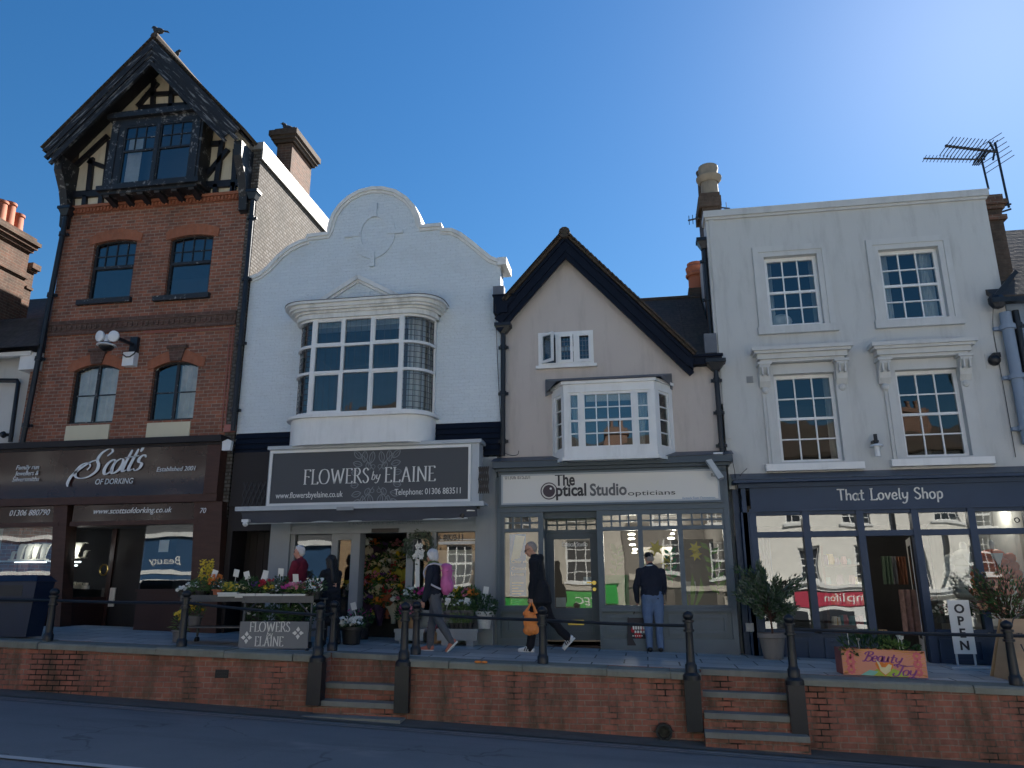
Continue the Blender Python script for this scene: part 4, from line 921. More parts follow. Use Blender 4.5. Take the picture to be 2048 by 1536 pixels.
b = MB(); b.tube([(a0[0]+.1, ay+.16, vz), (a1[0]-.35, ay+.16, vz+.02)], .02, 8); part('canvas_hem', b, M_signframe, aw, 60)
for xa, xb, py in ((at(487, 990, -.4)[0], sx0-.02, 990), (sx1+.0, at(978, 975, -.4)[0], 973)):
    b = MB(); zc_ = at(520, py, -.4)[1]
    for r_ in range(2):
        for i in range(5):
            x0 = xa+(xb-xa)*i/5; x1 = xa+(xb-xa)*(i+1)/5; z0 = zc_-.26+r_*.26; z1 = z0+.26
            b.beam((x0, -.45, z0), (x1, -.45, z1), .025, .012); b.beam((x0, -.43, z1), (x1, -.43, z0), .025, .012)
    part('scissor_bracket', b, M_iron, aw)
b = MB(); q = at(690, 1017, ay-.05); b.box(q[0]-.17, q[0]+.17, ay-.055, ay-.041, q[1]-.035, q[1]+.035); part('name_plate', b, M_shopgrey, aw)
t = thing('floodlight', 'small black floodlight under the right end of the florist sign', 'lamp', (at(935, 1025, -.6)[0], -.6, at(935, 1030, -.6)[1]))
q = at(935, 1022, -.7); b = MB(); b.box(q[0]-.16, q[0]+.22, -.75, -.6, q[1]+.04, q[1]+.1); b.tube([(q[0]-.05, -.68, q[1]+.04), (q[0]-.12, -.7, q[1]-.12)], .05, 8); part('body', b, M_blackplastic, t); b = MB(); b.box(q[0]+.0, q[0]+.16, -.77, -.62, q[1]-.01, q[1]+.039); part('lens', b, M_whiteplastic, t)
t = thing('security_camera', 'tiny white bullet camera under the left end of the awning bar', 'camera', (at(490, 1047, -.8)[0], -.8, at(490, 1050, -.8)[1]))
q = at(490, 1047, -.82); b = MB(); b.box(q[0]-.07, q[0]+.07, -.84, -.74, q[1]+.03, q[1]+.08); b.ball((q[0], -.8, q[1]), .06, 8); part('body', b, M_whiteplastic, t, 40)
# shop walls
zf1 = at(760, 1020)[1]+.1; zf0 = at(760, 1066)[1]
b = MB(); gx0, gx1 = at(541, 1100)[0], at(990, 1100)[0]
pl0 = at(578, 1130)[0]; pr0 = at(951, 1130)[0]
b.box(gx0, pl0, -.06, .12, -1.2, zf1+.9); b.box(pr0, FX1-.06, -.06, .12, -1.2, zf1+.9); b.box(pl0, pr0, -.02, .12, zf0, zf1+.9); b.box(pl0, pr0, -.05, -.02, zf0+.0, zf0+.06)
wx = [at(p, 1140)[0] for p in (586, 662, 668, 706, 716, 812, 826, 862, 866)]
zl_ = zf0
wzb = at(640, 1235)[1]
b.box(pl0, wx[0], -.0, .1, -1.2, zf0); b.box(wx[1]-.02, wx[2]+.05, .0, .1, -1.2, zf0); b.box(wx[3]-.06, wx[4]+.02, -.02, .3, -1.2, zf0); b.box(wx[5], wx[6], -.02, .3, -1.2, zf0); b.box(wx[7], wx[8]+.05, .0, .1, -1.2, zf0)
b.box(wx[0], wx[1], .0, .1, -1.2, wzb); b.box(wx[2]+.05, wx[3]-.06, .0, .1, -1.2, wzb-.25); b.box(wx[8]+.05, pr0, .0, .1, -1.2, wzb); b.box(wx[6], wx[7], .0, .1, -1.2, wzb-.3)
b.box(wx[2]+.05, wx[3]-.06, .0, .1, zf0-.12, zf0); part('painted_frame', b, M_shopgrey, fl)
def pane(p, x0, x1, z0, z1, y, g, ty=0, tx=0): 
    q = MB(); q.quad((x0, y, z0), (x1, y+tx, z0), (x1, y+tx+ty, z1), (x0, y+ty, z1)); return part('shop_window', q, g, p)
pane(fl, wx[0], wx[1], wzb, zf0, .05, M_shopglass, .02); pane(fl, wx[2]+.05, wx[3]-.06, wzb-.25, zf0-.12, .05, M_shopglass, .02); pane(fl, wx[8]+.05, pr0, wzb, zf0, .05, M_shopglass, .02); pane(fl, wx[6], wx[7], wzb-.3, zf0, .05, M_shopglass, .0)
b = MB(); z = at(910, 1085, -.02)[1]; b.box(wx[8]+.08, pr0, .06, .1, z-.03, z+.03); b.box(wx[8]+.08, pr0, .055, .1, z+.05, z+.07); part('window_transom', b, M_trim, fl)
p = at(868, 1081, .03); text('lettering', '06 883511', p[0], p[1], .04, .17, M_txtgrey, fl, at(925, 1081, .03)[0]-p[0], 'LEFT')
p = at(772, 1047, -.03); text('faint_lettering', 'FLOWERS BY ELAINE', p[0], p[1]-.02, -.025, .16, M_motif, fl, 1.55)
b = MB(); q = rc(744, 797, 1057, 1062, -.06); b.box(q[0], q[1], -.09, -.021, q[2]-.03, q[3]); part('strip_vent', b, M_blackplastic, fl)
b = MB(); FXi0, FXi1 = pl0, FX1-.3
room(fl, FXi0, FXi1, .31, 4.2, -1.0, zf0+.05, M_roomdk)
b = MB(); q0, q1 = P(742, 1096, 2.2), P(812, 1115, 1.2); b.beam((q0.x, 2.2, q0.z), (q1.x, 1.2, q1.z), .18, .03, (0, 0, 1)); part('ceiling_rail', b, M_buff, fl)
b = MB(); q = rc(867, 950, 1100, 1160, .4); b.box(q[0], q[1]+.1, .4, .43, q[2]-.3, q[3]); part('window_screen', b, M_net, fl)
# ================================================================ taupe gabled cottage with the optician
OX0, OX1 = -2.70, 1.62
oc = thing('gabled_cottage', 'taupe rendered cottage with black barge boards and white canted bay above the optician', 'house', (-.5, 0, -.95))
RYO = -.22
apx = P(1130, 472, RYO); le = P(998, 632, RYO); re_ = P(1383, 728, RYO)
zg = at(1408, 722)[1]; zgl = at(1000, 604)[1]
slL = (apx.z-P(1002, 617, RYO).z)/(apx.x-P(1002, 617, RYO).x); slR = (apx.z-P(1383, 708, RYO).z)/(P(1383, 708, RYO).x-apx.x)
casx = rc(1077, 1187, 664, 731); bax = rc(1106, 1343, 768, 915)
ZO = at(1220, 925)[1]-.1
wl = MB(); top = [(OX0, apx.z-slL*(apx.x-OX0)-.3), (apx.x, apx.z-.3), (re_.x, apx.z-slR*(re_.x-apx.x)-.25), (OX1, zg)]
bcut = rect(at(1125, 840)[0], at(1325, 840)[0], bax[2]+.1, bax[3]-.1)
wl.slab([(OX0, ZO), (OX1, ZO)]+list(reversed(top)), [rect(casx[0]+.03, casx[1]-.03, casx[2]+.03, casx[3]-.03), bcut], 0, .25)
part('rendered_wall', wl, M_beige, oc)
b = MB(); b.box(OX0, OX1, 7.6, 7.8, -1, 4); part('rear_wall', b, M_beige, oc)
b = MB()
for sg_, ex, sl in ((-1, le.x-.02, slL), (1, re_.x, slR)):
    for off, wd, y, dp in ((.14, .19, RYO, .07), (.275, .11, RYO+.03, .07), (.05, .06, RYO-.035, .07)):
        y += sg_*.003; o = off*math.hypot(1, sl); a = Vector((apx.x-sg_*.06, y, apx.z-o+.06*sl)); e = Vector((ex, y, apx.z-o-sl*abs(ex-apx.x))); b.beam(a, e, wd, dp)
    q = apx.z-sl*abs(ex-apx.x); b.prism([(apx.x, RYO, apx.z-.38), (ex, RYO, q-.36), (ex, RYO, q-.33), (apx.x, RYO, apx.z-.34)], (0, -RYO-.003, 0))
b.prism([(re_.x-.03, RYO-.05, apx.z-slR*(re_.x-apx.x)-.05), (re_.x+.03, RYO-.05, apx.z-slR*(re_.x-apx.x)-.1), (re_.x+.03, RYO-.05, re_.z-.12), (re_.x-.2, RYO-.05, re_.z+.1)], (0, .2, 0))
b.prism([(OX0-.08, RYO-.06, zgl-.15), (OX0+.08, RYO-.06, zgl-.35), (OX0+.4, RYO-.06, zgl+.05), (OX0+.3, RYO-.06, zgl+.05)], (0, .1, 0))
part('barge_boards', b, M_black, oc)
b = MB()
for sg_, ex, sl in ((-1, OX0+.15, slL), (1, re_.x+.05, slR)):
    a = Vector((apx.x, RYO-.1, apx.z)); e = Vector((ex, RYO-.1, apx.z-sl*abs(ex-apx.x))); nn = Vector((sg_*sl, 0, 1)).normalized()*.06; b.prism([a, e, e+nn, a+nn], (0, 7, 0))
    n = 30
    for i in range(n):
        p = a.lerp(e, (i+.5)/n)+nn*1.1; d = (e-a).normalized(); b.beam(p-d*.07+Vector((0, -.03, 0)), p+d*.07+nn*-.25+Vector((0, -.03, 0)), .1, .025, nn)
b.tube([(apx.x, RYO-.16, apx.z+.02), (apx.x, 7, apx.z+.02)], .12, 10); 
part('gable_roof', b, M_tile, oc)
b = MB(); zrd = P(1345, 604, 2.6).z; xl = apx.x+.3
ks_ = (zrd-zg-.05)/2.65; b.prism([(re_.x-.02, -.05, zg+.05), (OX1, -.05, zg+.05), (OX1, 2.6, zrd), (re_.x-.02, 2.6, zrd)], (0, -.04, .07)); b.prism([(xl, .4, zg+.05+ks_*.45), (re_.x-.025, .4, zg+.05+ks_*.45), (re_.x-.025, 2.6, zrd), (xl, 2.6, zrd)], (0, -.04, .07)); b.prism([(xl, 2.6, zrd), (OX1, 2.6, zrd), (OX1, 7.5, zg), (xl, 7.5, zg)], (0, .04, .07)); b.tube([(xl, 2.6, zrd+.06), (OX1, 2.6, zrd+.06)], .09, 8)
part('tiled_roof', b, M_tile, oc)
b = MB(); q0 = at(1382, 716, -.16); b.box(re_.x+.02, OX1+.08, -.22, -.02, zg-.12, zg+.02); b.box(re_.x+.02, OX1+.1, -.26, -.2, zg+.021, zg+.07)
part('gutter', b, M_black, oc); b = MB(); b.box(OX0-.12, OX0+.18, -.3, -.02, zgl-.35, zgl+.02); b.box(OX0-.14, OX0+.34, -.32, -.02, zgl+.021, zgl+.05)
part('gutter', b, M_black, oc)
b = MB(); q = at(1368, 692, 0); b.box(OX1-.22, OX1+.02, -.06, .1, zg+.07, zg+.55); part('lead_soaker', b, M_lead, oc); b = MB(); b.box(OX0-.13, OX0+.1, -.28, -.1, zgl+.051, zgl+.25); part('lead_flashing', b, M_lead, oc)
# small casement
x0, x1, z0, z1 = casx; f = MB(); y = -.03
f.slab(rect(x0, x1, z0, z1), [rect(x0+.07, x0+(x1-x0)/3-.02, z0+.06, z1-.06), rect(x0+(x1-x0)/3+.05, x0+2*(x1-x0)/3-.03, z0+.06, z1-.06), rect(x0+2*(x1-x0)/3+.04, x1-.07, z0+.06, z1-.06)], y, y+.09)
f.box(x0-.05, x1+.06, y-.06, .02, z0-.06, z0-.001)
for k in (1, 2): a0 = x0+(x1-x0)*k/3+.04; a1 = x0+(x1-x0)*(k+1)/3-.04; f.slab(rect(a0, a1, z0+.05, z1-.05), [rect(a0+.055, a1-.055, z0+.11, z1-.11)], y-.02, y+.0-.002)
wo = part('window', f, M_trim, oc)
g = MB(); g.quad((x0+.03, y+.05, z0+.05), (x1-.03, y+.05, z0+.05), (x1-.03, y+.05, z1-.05), (x0+.03, y+.05, z1-.05)); part('pane', g, M_glass, wo)
g = MB()
for k in (1, 2):
    a0 = x0+(x1-x0)*k/3+.09; a1 = x0+(x1-x0)*(k+1)/3-.09
    for i in range(1, 3): xx = a0+(a1-a0)*i/3; g.box(xx-.006, xx+.006, y+.03, y+.045, z0+.1, z1-.1)
    for j in range(1, 5): zz = z0+.1+(z1-z0-.2)*j/5; g.box(a0, a1, y+.031, y+.044, zz-.006, zz+.006)
part('leaded_bars', g, M_lead, wo)
g = MB(); hx = x0+.06; ang = R(38); wd = (x1-x0)/3-.05; dx, dy = math.cos(ang)*wd, -math.sin(ang)*wd
def cs(u, z): return (hx+dx*u, y-.02+dy*u, z)
for (ua, ub, za, zb) in ((0, .16, z0+.05, z1-.05), (.84, 1, z0+.05, z1-.05), (.16, .84, z0+.05, z0+.11), (.16, .84, z1-.11, z1-.05)):
    g.prism([cs(ua, za), cs(ub, za), cs(ub, zb), cs(ua, zb)], (math.sin(ang)*.04, math.cos(ang)*.04, 0))
oc_ = part('open_casement', g, M_trim, wo if False else oc); g = MB(); g.quad(cs(.15, z0+.1), cs(.85, z0+.1), cs(.85, z1-.1), cs(.15, z1-.1)); part('pane', g, M_glass, oc_)
g = MB(); q = at(1133, 695, .2)
for i in range(3): g.ball((q[0]-.1+i*.1, .25, q[1]-.02*abs(i-1)), (.07, .04, .06), 8)
part('white_ornament', g, M_trim, wo, 40)
# canted bay
x0, x1, z0, z1 = rc(1104, 1347, 768, 913, -.05); BY = -.5
a0, a1 = at(1128, 840, BY)[0], at(1312, 840, BY)[0]
zt_, zb_ = at(1215, 766, BY)[1], at(1220, 913, BY)[1]
def face(mb, p, q, ua, ub, za, zb, dp=.08, out=0):
    p, q = Vector((p[0], p[1], 0)), Vector((q[0], q[1], 0)); d = (q-p); n_ = Vector((d.y, -d.x, 0)).normalized()
    A, B = p+d*ua+n_*out, p+d*ub+n_*out; mb.prism([(A.x, A.y, za), (B.x, B.y, za), (B.x, B.y, zb), (A.x, A.y, zb)], -n_*dp)
fl_, fc, fr_ = ((x0, 0), (a0, BY)), ((a0, BY), (a1, BY)), ((a1, BY), (x1, 0))
b = MB(); g = MB(); barl = []
def light(seg, ua, ub, cols, rows, sash, fw=.0):
    L_ = math.hypot(seg[1][0]-seg[0][0], seg[1][1]-seg[0][1]); k = .045/L_
    za, zb = zb_+.16, zt_-.16; bars = MB(); barl.append(bars)
    for (A, B, c, d) in ((ua, ua+k, za, zb), (ub-k, ub, za, zb), (ua+k, ub-k, za, za+.06), (ua+k, ub-k, zb-.05, zb)): face(b, *seg, A, B, c, d, .05, -.02)
    for i in range(1, cols): u = ua+k+(ub-ua-2*k)*i/cols; face(bars, *seg, u-.011/L_, u+.011/L_, za+.05, zb-.04, .025, -.03)
    for j in range(1, rows):
        z = za+.05+(zb-za-.1)*j/rows; h_ = .022 if (sash and 2*j == rows) else .011; face(bars, *seg, ua+k, ub-k, z-h_, z+h_, .026+h_*.3, -.031)
    face(g, *seg, ua+k*.5, ub-k*.5, za, zb, .004, -.045)
LC = a1-a0
for seg, us in ((fl_, ((0, .2), (.78, 1))), (fr_, ((0, .22), (.8, 1))), (fc, ((0, .05), (.18, .205), (.765, .79), (.945, 1)))):
    for u0, u1 in us: face(b, *seg, u0, u1, zb_+.1, zt_-.1, .09)
for seg in (fl_, fc, fr_): face(b, *seg, 0, 1, zb_+.0, zb_+.17, .1, .006 if seg is fc else .005); face(b, *seg, 0, 1, zt_-.16, zt_, .1, .006 if seg is fc else .005)
for seg in (fl_, fc, fr_): face(b, *seg, -.02, 1.02, zb_-.06, zb_-.001, .16, .06); face(b, *seg, -.02, 1.02, zt_+.001, zt_+.06, .16, .05)
def fx(p): return (at(p, 840, BY)[0]-a0)/LC
light(fc, .205, .765, 4, 4, True); light(fc, .05, .18, 1, 4, True); light(fc, .79, .945, 1, 4, True); light(fl_, .2, .8, 1, 4, False); light(fr_, .22, .8, 1, 4, False)
by_ = part('bay_window', b, M_trim, oc); [part('glazing_bars', q_, M_trim, by_) for q_ in barl]; part('pane', g, M_glasso, by_)
b = MB(); b.add([(x, y, zb_+.0) for x, y in ((x0, 0), (a0, BY), (a1, BY), (x1, 0))]+[(x, y, zt_+.01) for x, y in ((x0, 0), (a0, BY), (a1, BY), (x1, 0))], [(0, 1, 2, 3), (7, 6, 5, 4)]); part('bay_boards', b, M_trim, by_)
b = MB(); q0, q1 = at(1091, 770), at(1344, 760); zl = (q0[1]+q1[1])/2
b.add([(q0[0], -.02, zl+.1), (q1[0], -.02, zl+.1), (q1[0], -.02, zl-.18), (a1+.12, BY-.08, zt_+.061), (a0-.12, BY-.08, zt_+.061), (q0[0], -.02, zl-.18)], [(0, 1, 3, 4), (0, 4, 5), (1, 2, 3)])
b.box(q0[0], q1[0], -.03, -.001, zl+.05, zl+.12); b.prism([(q0[0], -.05, zl+.1), (q0[0]+.35, -.05, zl+.1), (q0[0]+.35, -.05, zl-.1), (q0[0], -.05, zl-.24)], (0, .04, 0)); b.prism([(q1[0], -.05, zl+.1), (q1[0]-.3, -.05, zl+.1), (q1[0]-.3, -.05, zl-.1), (q1[0], -.05, zl-.22)], (0, .04, 0))
part('lead_bay_roof', b, M_lead, oc)
for px, w_, sd in ((1151, .3, 1), (1288, .3, -1)): 
    q = at(px, 840, -.3); part('curtain', drape(q[0]-.17, q[0]+.17, -.3, zb_+.2, zt_-.1, 20, .025, 4, .5, sd), M_curtain, by_, 60)
b = MB(); q = rc(1172, 1264, 778, 812, -.4); b.box(q[0], q[1], -.4, -.39, q[2]+.1, q[3]+.05); part('roller_blind', b, M_blind, by_)
room(oc, OX0+.2, OX1-.2, .26, 4, ZO, zg-.15, M_room); room(oc, -2.3, .6, .26, 2, casx[2]-.2, casx[3]+.15, M_roomdk)
# downpipes
q0, q1 = at(1007, 668, -.1), at(1006, 922, -.1); downpipe([(q0[0], -.12, q0[1]), (q1[0], -.12, q1[1]+.1)], .05, M_iron, 'black pipe with hopper at the left edge of the taupe cottage', (.3, .14))
q0, q1 = at(1428, 742, -.1), at(1449, 922, -.1); downpipe([((q0[0]+q1[0])/2, -.12, q0[1]), ((q0[0]+q1[0])/2, -.12, q1[1]+.1)], .05, M_iron, 'black pipe with hopper between taupe cottage and pale grey house', (.34, .14))
q0, q1 = at(1404, 497, .1), at(1425, 700, .1); downpipe([(1.56, .16, q0[1]), (1.56, .16, q1[1])], .05, M_iron, 'black pipe high on the left corner of the pale grey house', (.28, .16))
# stack at the back between cottage and grey house
t = thing('chimney_stack', 'tall sooty brick chimney with pale clay pot beside the pale grey house', 'chimney', (1.75, 1.2, 4.5))
y = 1.0; c0, c1_ = P(1399, 410, y), P(1441, 410, y); zc1 = P(1420, 386, y).z; b = MB(); b.box(c0.x+.05, c1_.x-.05, y, y+.9, 4, zc1-.12); part('brick_stack', b, M_chimdk, t)
b = MB(); b.box(c0.x-.02, c1_.x+.02, y-.06, y+.96, zc1-.35, zc1-.1); b.box(c0.x+.02, c1_.x-.0, y-.03, y+.93, zc1-.1, zc1); part('corbelled_cap', b, M_chimdk, t)
q = P(1416, 333, y+.35); b = MB(); b.lathe([(.20, zc1), (.19, zc1+.5), (.21, q.z-.42), (.28, q.z-.34), (.29, q.z-.28), (.22, q.z-.24), (.2, q.z-.2), (.23, q.z-.08), (.22, q.z), (.15, q.z)], q.x, y+.4, 16); part('chimney_pot', b, M_buff, t, 40)
q = P(1408, 365, y+.7); b = MB(); b.lathe([(.15, zc1), (.14, q.z+.2), (.17, q.z+.3), (.1, q.z+.3)], q.x, y+.75, 12); part('chimney_pot', b, M_chimdk, t, 40)
t = thing('chimney_stack', 'short red chimney pot on the ridge behind the taupe cottage', 'chimney', (1.45, 2.9, 4.5)); y = 2.6
q0, q1 = P(1382, 585, y), P(1403, 585, y); b = MB(); zz = P(1390, 575, y).z; b.box(q0.x-.05, q1.x+.1, y, y+.5, 4, zz); part('brick_stack', b, M_chimdk, t)
b = MB(); zt2 = P(1392, 520, y).z; q = (q0.x+q1.x)/2+.05; b.lathe([(.2, zz), (.19, zz+.6), (.24, zt2-.35), (.26, zt2-.3), (.22, zt2-.26), (.25, zt2-.12), (.2, zt2-.06), (.21, zt2), (.15, zt2)], q, y+.25, 14); part('chimney_pot', b, M_terra, t, 40)
def yagi(b, a, e, n, ln, vert=False, r=.012):
    a, e = Vector(a), Vector(e); b.tube([a, e], r*1.3, 6)
    for i in range(n):
        p = a.lerp(e, (i+.3)/n); d = Vector((0, 0, ln/2)) if vert else Vector((.35*ln/2, ln/2*.9, .25*ln)); b.tube([p-d, p+d], r*.6, 5)
b = MB(); a, e = P(1376, 441, 1), P(1398, 436, 1); yagi(b, a, e, 3, .22, True, .014); b.tube([e, P(1403, 440, 1)], .012, 5); solid('aerial', b, M_iron, 'small three-rod aerial on the left side of the sooty chimney', 'aerial')
b = MB(); a, e = P(1440, 415, 1.6), P(1460, 417, 1.6); yagi(b, a, e, 2, .3, True, .013); b.tube([P(1450, 416, 1.6), P(1450, 440, 1.6)], .012, 5); solid('aerial', b, M_iron, 'tiny aerial just right of the sooty chimney, above the parapet', 'aerial')
# ---------------------------------------------------------------- optician shopfront
os_ = thing('optician_shopfront', 'slate grey optician shopfront with long cream sign and panelled door', 'shopfront', (-.5, 0, -.95))
Y0 = -.10
c0, c1_ = at(985, 925, -.3), at(1466, 925, -.3); zc1, zc0 = at(1225, 917, -.3)[1], at(1225, 936, -.3)[1]
b = MB(); b.box(c0[0], c1_[0], -.34, .0, zc0+.06, zc1); b.box(c0[0]+.05, c1_[0]-.05, -.26, 0, zc0, zc0+.06); b.box(c0[0]+.08, c1_[0]-.12, -.18, .0, zc0-.08, zc0); cor = part('cornice', b, M_slatedk, os_)
b = MB(); b.add([(c0[0]-.02, -.36, zc1+.001), (c1_[0]+.02, -.36, zc1+.001), (c1_[0]+.02, -.002, zc1+.14), (c0[0]-.02, -.002, zc1+.14)], [(0, 1, 2, 3)]); part('lead_capping', b, M_lead, cor)
fx0, fx1, fz0, fz1 = rc(1003, 1439, 944, 1005, -.16); zfas = at(1220, 1021, Y0)[1]
b = MB(); b.box(fx0-.1, fx1+.15, -.13, .0, zfas, zc0-.08); b.slab(rect(fx0-.04, fx1+.04, fz0-.04, fz1+.04), [rect(fx0, fx1, fz0, fz1)], -.19, -.131); part('fascia_board', b, M_slateblue, os_)
b = MB(); b.box(fx0, fx1, -.165, -.1305, fz0, fz1); sp = part('sign_panel', b, M_signwhite, os_); yl = -.168
b = MB(); b.slab(rect(fx0, fx1, fz0, fz1), [rect(fx0+.03, fx1-.03, fz0+.03, fz1-.03)], -.182, -.166); part('sign_rim', b, M_signframe, sp)
for s_, px, py, sz, wpx, m_, al in (('01306 875201', 1010, 959, .12, 50, M_txtgrey, 'LEFT'), ('The', 1110, 971, .33, 40, M_txtdark, 'LEFT'), ('ptical', 1112, 992, .33, 61, M_txtdark, 'LEFT'), ('Studio', 1180, 991, .32, 74, M_txtgrey, 'LEFT'), ('opticians', 1256, 991, .13, 95, M_txtdark, 'LEFT'), ('formerly Evans Optometrists', 1365, 999, .07, 66, M_txtblue, 'LEFT'), ('82', 1422, 953, .09, 8, M_txtgrey, 'LEFT')):
    p = at(px, py, yl); text('lettering', s_, p[0], p[1], yl, sz, m_, sp, at(px+wpx, py, yl)[0]-p[0], al, bold=.009 if sz > .3 else 0)
b = MB(); q = at(1098, 982, yl); n = 28; cir = lambda r: [(q[0]+r*math.cos(i*6.2832/n), q[1]+r*math.sin(i*6.2832/n)) for i in range(n)]
b.slab(cir(.165), [cir(.145)], yl-.006, yl); b.slab(cir(.118), [], yl-.006, yl); lg = part('lens_emblem', b, M_txtpurple, sp)
b = MB(); b.slab([(x+.035, z+.045) for x, z in [(q[0]+.022*math.cos(i*6.2832/n), q[1]+.022*math.sin(i*6.2832/n)) for i in range(n)]], [], yl-.009, yl-.0065); part('lens_glint', b, M_letter, lg)
# frames
zb = at(1330, 1275)[1]; zs = at(1330, 1217)[1]; zt2 = zfas
X = lambda p, yy=1120: at(p, yy, Y0)[0]
ztr = at(1300, 1056, Y0)[1]; L0, L1, D0, D1, W0, W1 = X(1002), X(1082), X(1100), X(1196), X(1201), X(1455)
LW0, LW1 = X(1009), X(1077); BW0, BW1 = X(1208), X(1450); m1, m2 = X(1283), X(1364)
DR = .28                                               # door recess
b = MB()
zs_r = [(LW0, LW1), (BW0, m1-.045), (m1+.045, m2-.045), (m2+.045, BW1)]
b.slab(rect(L0, L1, zs, zt2), [rect(LW0, LW1, zs+.06, ztr-.03), rect(LW0, LW1, ztr+.03, zt2-.09)], Y0, Y0+.1)
b.slab(rect(W0, W1, zs, zt2), [rect(p, q, zs+.06, ztr-.035) for p, q in zs_r[1:]]+[rect(p, q, ztr+.035, zt2-.09) for p, q in zs_r[1:]], Y0, Y0+.1)
def tbars(x0, x1, z0, z1, n, y=Y0+.02):
    for i in range(1, n): x = x0+(x1-x0)*i/n; b.box(x-.016, x+.016, y, y+.05, z0, z1)
    zz = (z0+z1)/2; b.box(x0, x1, y+.004, y+.046, zz-.016, zz+.016)
tbars(LW0, LW1, ztr+.03, zt2-.09, 4); tbars(BW0, m1-.045, ztr+.035, zt2-.09, 4); tbars(m1+.045, m2-.045, ztr+.035, zt2-.09, 4); tbars(m2+.045, BW1, ztr+.035, zt2-.09, 4)
part('window_frame', b, M_slateblue, os_)
b = MB(); zb2 = zb-.3
b.box(L0-.08, L0, Y0-.02, .1, zb2, zt2); b.box(W1, W1+.1, Y0-.02, .1, zb2, zt2)
for x0, x1 in ((L0, L1), (W0, W1)):
    b.box(x0, x1, Y0+.02, .1, zb2, zs); b.box(x0-.02, x1+.02, Y0-.06, .1, zs-.05, zs+.0-.001); b.box(x0, x1, Y0-.03, .1, zb2, zb-.02)
    n = 1 if x1-x0 < 1.2 else 2
    for i in range(n):
        a0 = x0+.08+(x1-x0-.08)*i/n; a1 = x0+(x1-x0-.08)*(i+1)/n; b.slab(rect(a0, a1, zb+.06, zs-.1), [rect(a0+.06, a1-.06, zb+.12, zs-.16)], Y0-.015, Y0+.019)
b.box(L1, L1+.05, Y0, DR+.1, zb2, zt2); b.box(W0-.05, W0, Y0, DR+.1, zb2, zt2)
part('panelled_stallriser', b, M_slateblue, os_)
b = MB(); b.box(L1+.05, W0-.05, Y0+.1, DR+.2, zb2, at(1150, 1292, .1)[1]); part('door_step', b, M_brownlow, os_)
# door
d0, d1 = L1+.05, W0-.05; zd0 = at(1150, 1280, DR)[1]; zd1 = at(1150, 1066, DR)[1]; gx0, gx1, gz0, gz1 = rc(1114, 1188, 1078, 1216, DR)
b = MB(); b.slab(rect(d0+.04, d1-.04, zd0, zd1), [rect(d0+.16, d1-.16, gz0, gz1)], DR, DR+.05); b.box(d0, d0+.04, DR-.02, DR+.06, zd0, zt2); b.box(d1-.04, d1, DR-.02, DR+.06, zd0, zt2); b.box(d0+.04, d1-.04, DR-.02, DR+.06, zd1, zd1+.06); b.box(d0, d1, Y0+.1, DR+.05, zt2-.12, zt2)
b.slab(rect(d0+.16, d1-.16, zd0+.1, gz0-.12), [rect(d0+.22, d1-.22, zd0+.16, gz0-.18)], DR-.015, DR-.001)
tr0, tr1 = zd1+.06, zt2-.12; tbars(d0+.04, d1-.04, tr0, tr1, 5, DR); dr = part('shop_door', b, M_slatedk, os_)
pane(dr, d0+.15, d1-.15, gz0-.01, gz1+.01, DR+.025, M_shopglass, .0); pane(os_, d0+.04, d1-.04, tr0, tr1, DR+.03, M_shopglass, .0)
b = MB(); q = rc(1136, 1168, 1240, 1250, DR-.02); b.slab(rect(q[0], q[1], q[2], q[3]), [rect(q[0]+.05, q[1]-.05, q[2]+.03, q[3]-.03)], DR-.03, DR-.002); b.box(q[0]+.05, q[1]-.05, DR-.012, DR-.002, q[2]+.03, q[3]-.03); part('letter_box', b, M_brass, dr)
b = MB(); q = at(1195, 1172, DR-.03); b.lathe([(.04, 0), (.04, .05)], 0, 0, 10); b.v = [(q[0]-.06+x, DR-.0-z, q[1]+.06+y) for x, y, z in b.v]; b.box(q[0]-.2, q[0]-.05, DR-.06, DR-.04, q[1]+.05, q[1]+.075); k = MB(); k.lathe([(.035, 0), (.035, .04)], 0, 0, 10); k.v = [(q[0]-.06+x, DR-z, q[1]-.06+y) for x, y, z in k.v]; b.add(k.v, k.f); part('door_handle', b, M_brass, dr)
p = at(1124, 1093, DR+.01); text('lettering', 'Optical Studio', p[0], p[1], DR+.015, .12, M_letter, dr, at(1175, 1093, DR)[0]-p[0], 'LEFT')
M_paper = mat('pale_printed_notice', (.55, .6, .62), .6, .25, 9); M_paperp = mat('pink_printed_notice', (.65, .42, .42), .6, .25, 9)
for x0, x1, y0, y1, m_ in ((1112, 1132, 1195, 1214, M_paper), (1172, 1189, 1204, 1215, M_paperp), (1167, 1186, 1154, 1170, M_paper)):
    q = rc(x0, x1, y0, y1, DR+.03); b = MB(); b.box(q[0], q[1], DR+.027, DR+.031, q[2], q[3]); part('door_notice', b, m_, dr)
for x0, x1 in zs_r:
    i = zs_r.index((x0, x1)); pane(os_, x0-.01, x1+.01, zs+.05, ztr-.02, Y0+.05, M_shopglass, (.012, -.01, .0, .008)[i], (.006, .004, -.006, 0)[i]); pane(os_, x0-.01, x1+.01, ztr+.02, zt2-.08, Y0+.05, M_shopglass, .004)
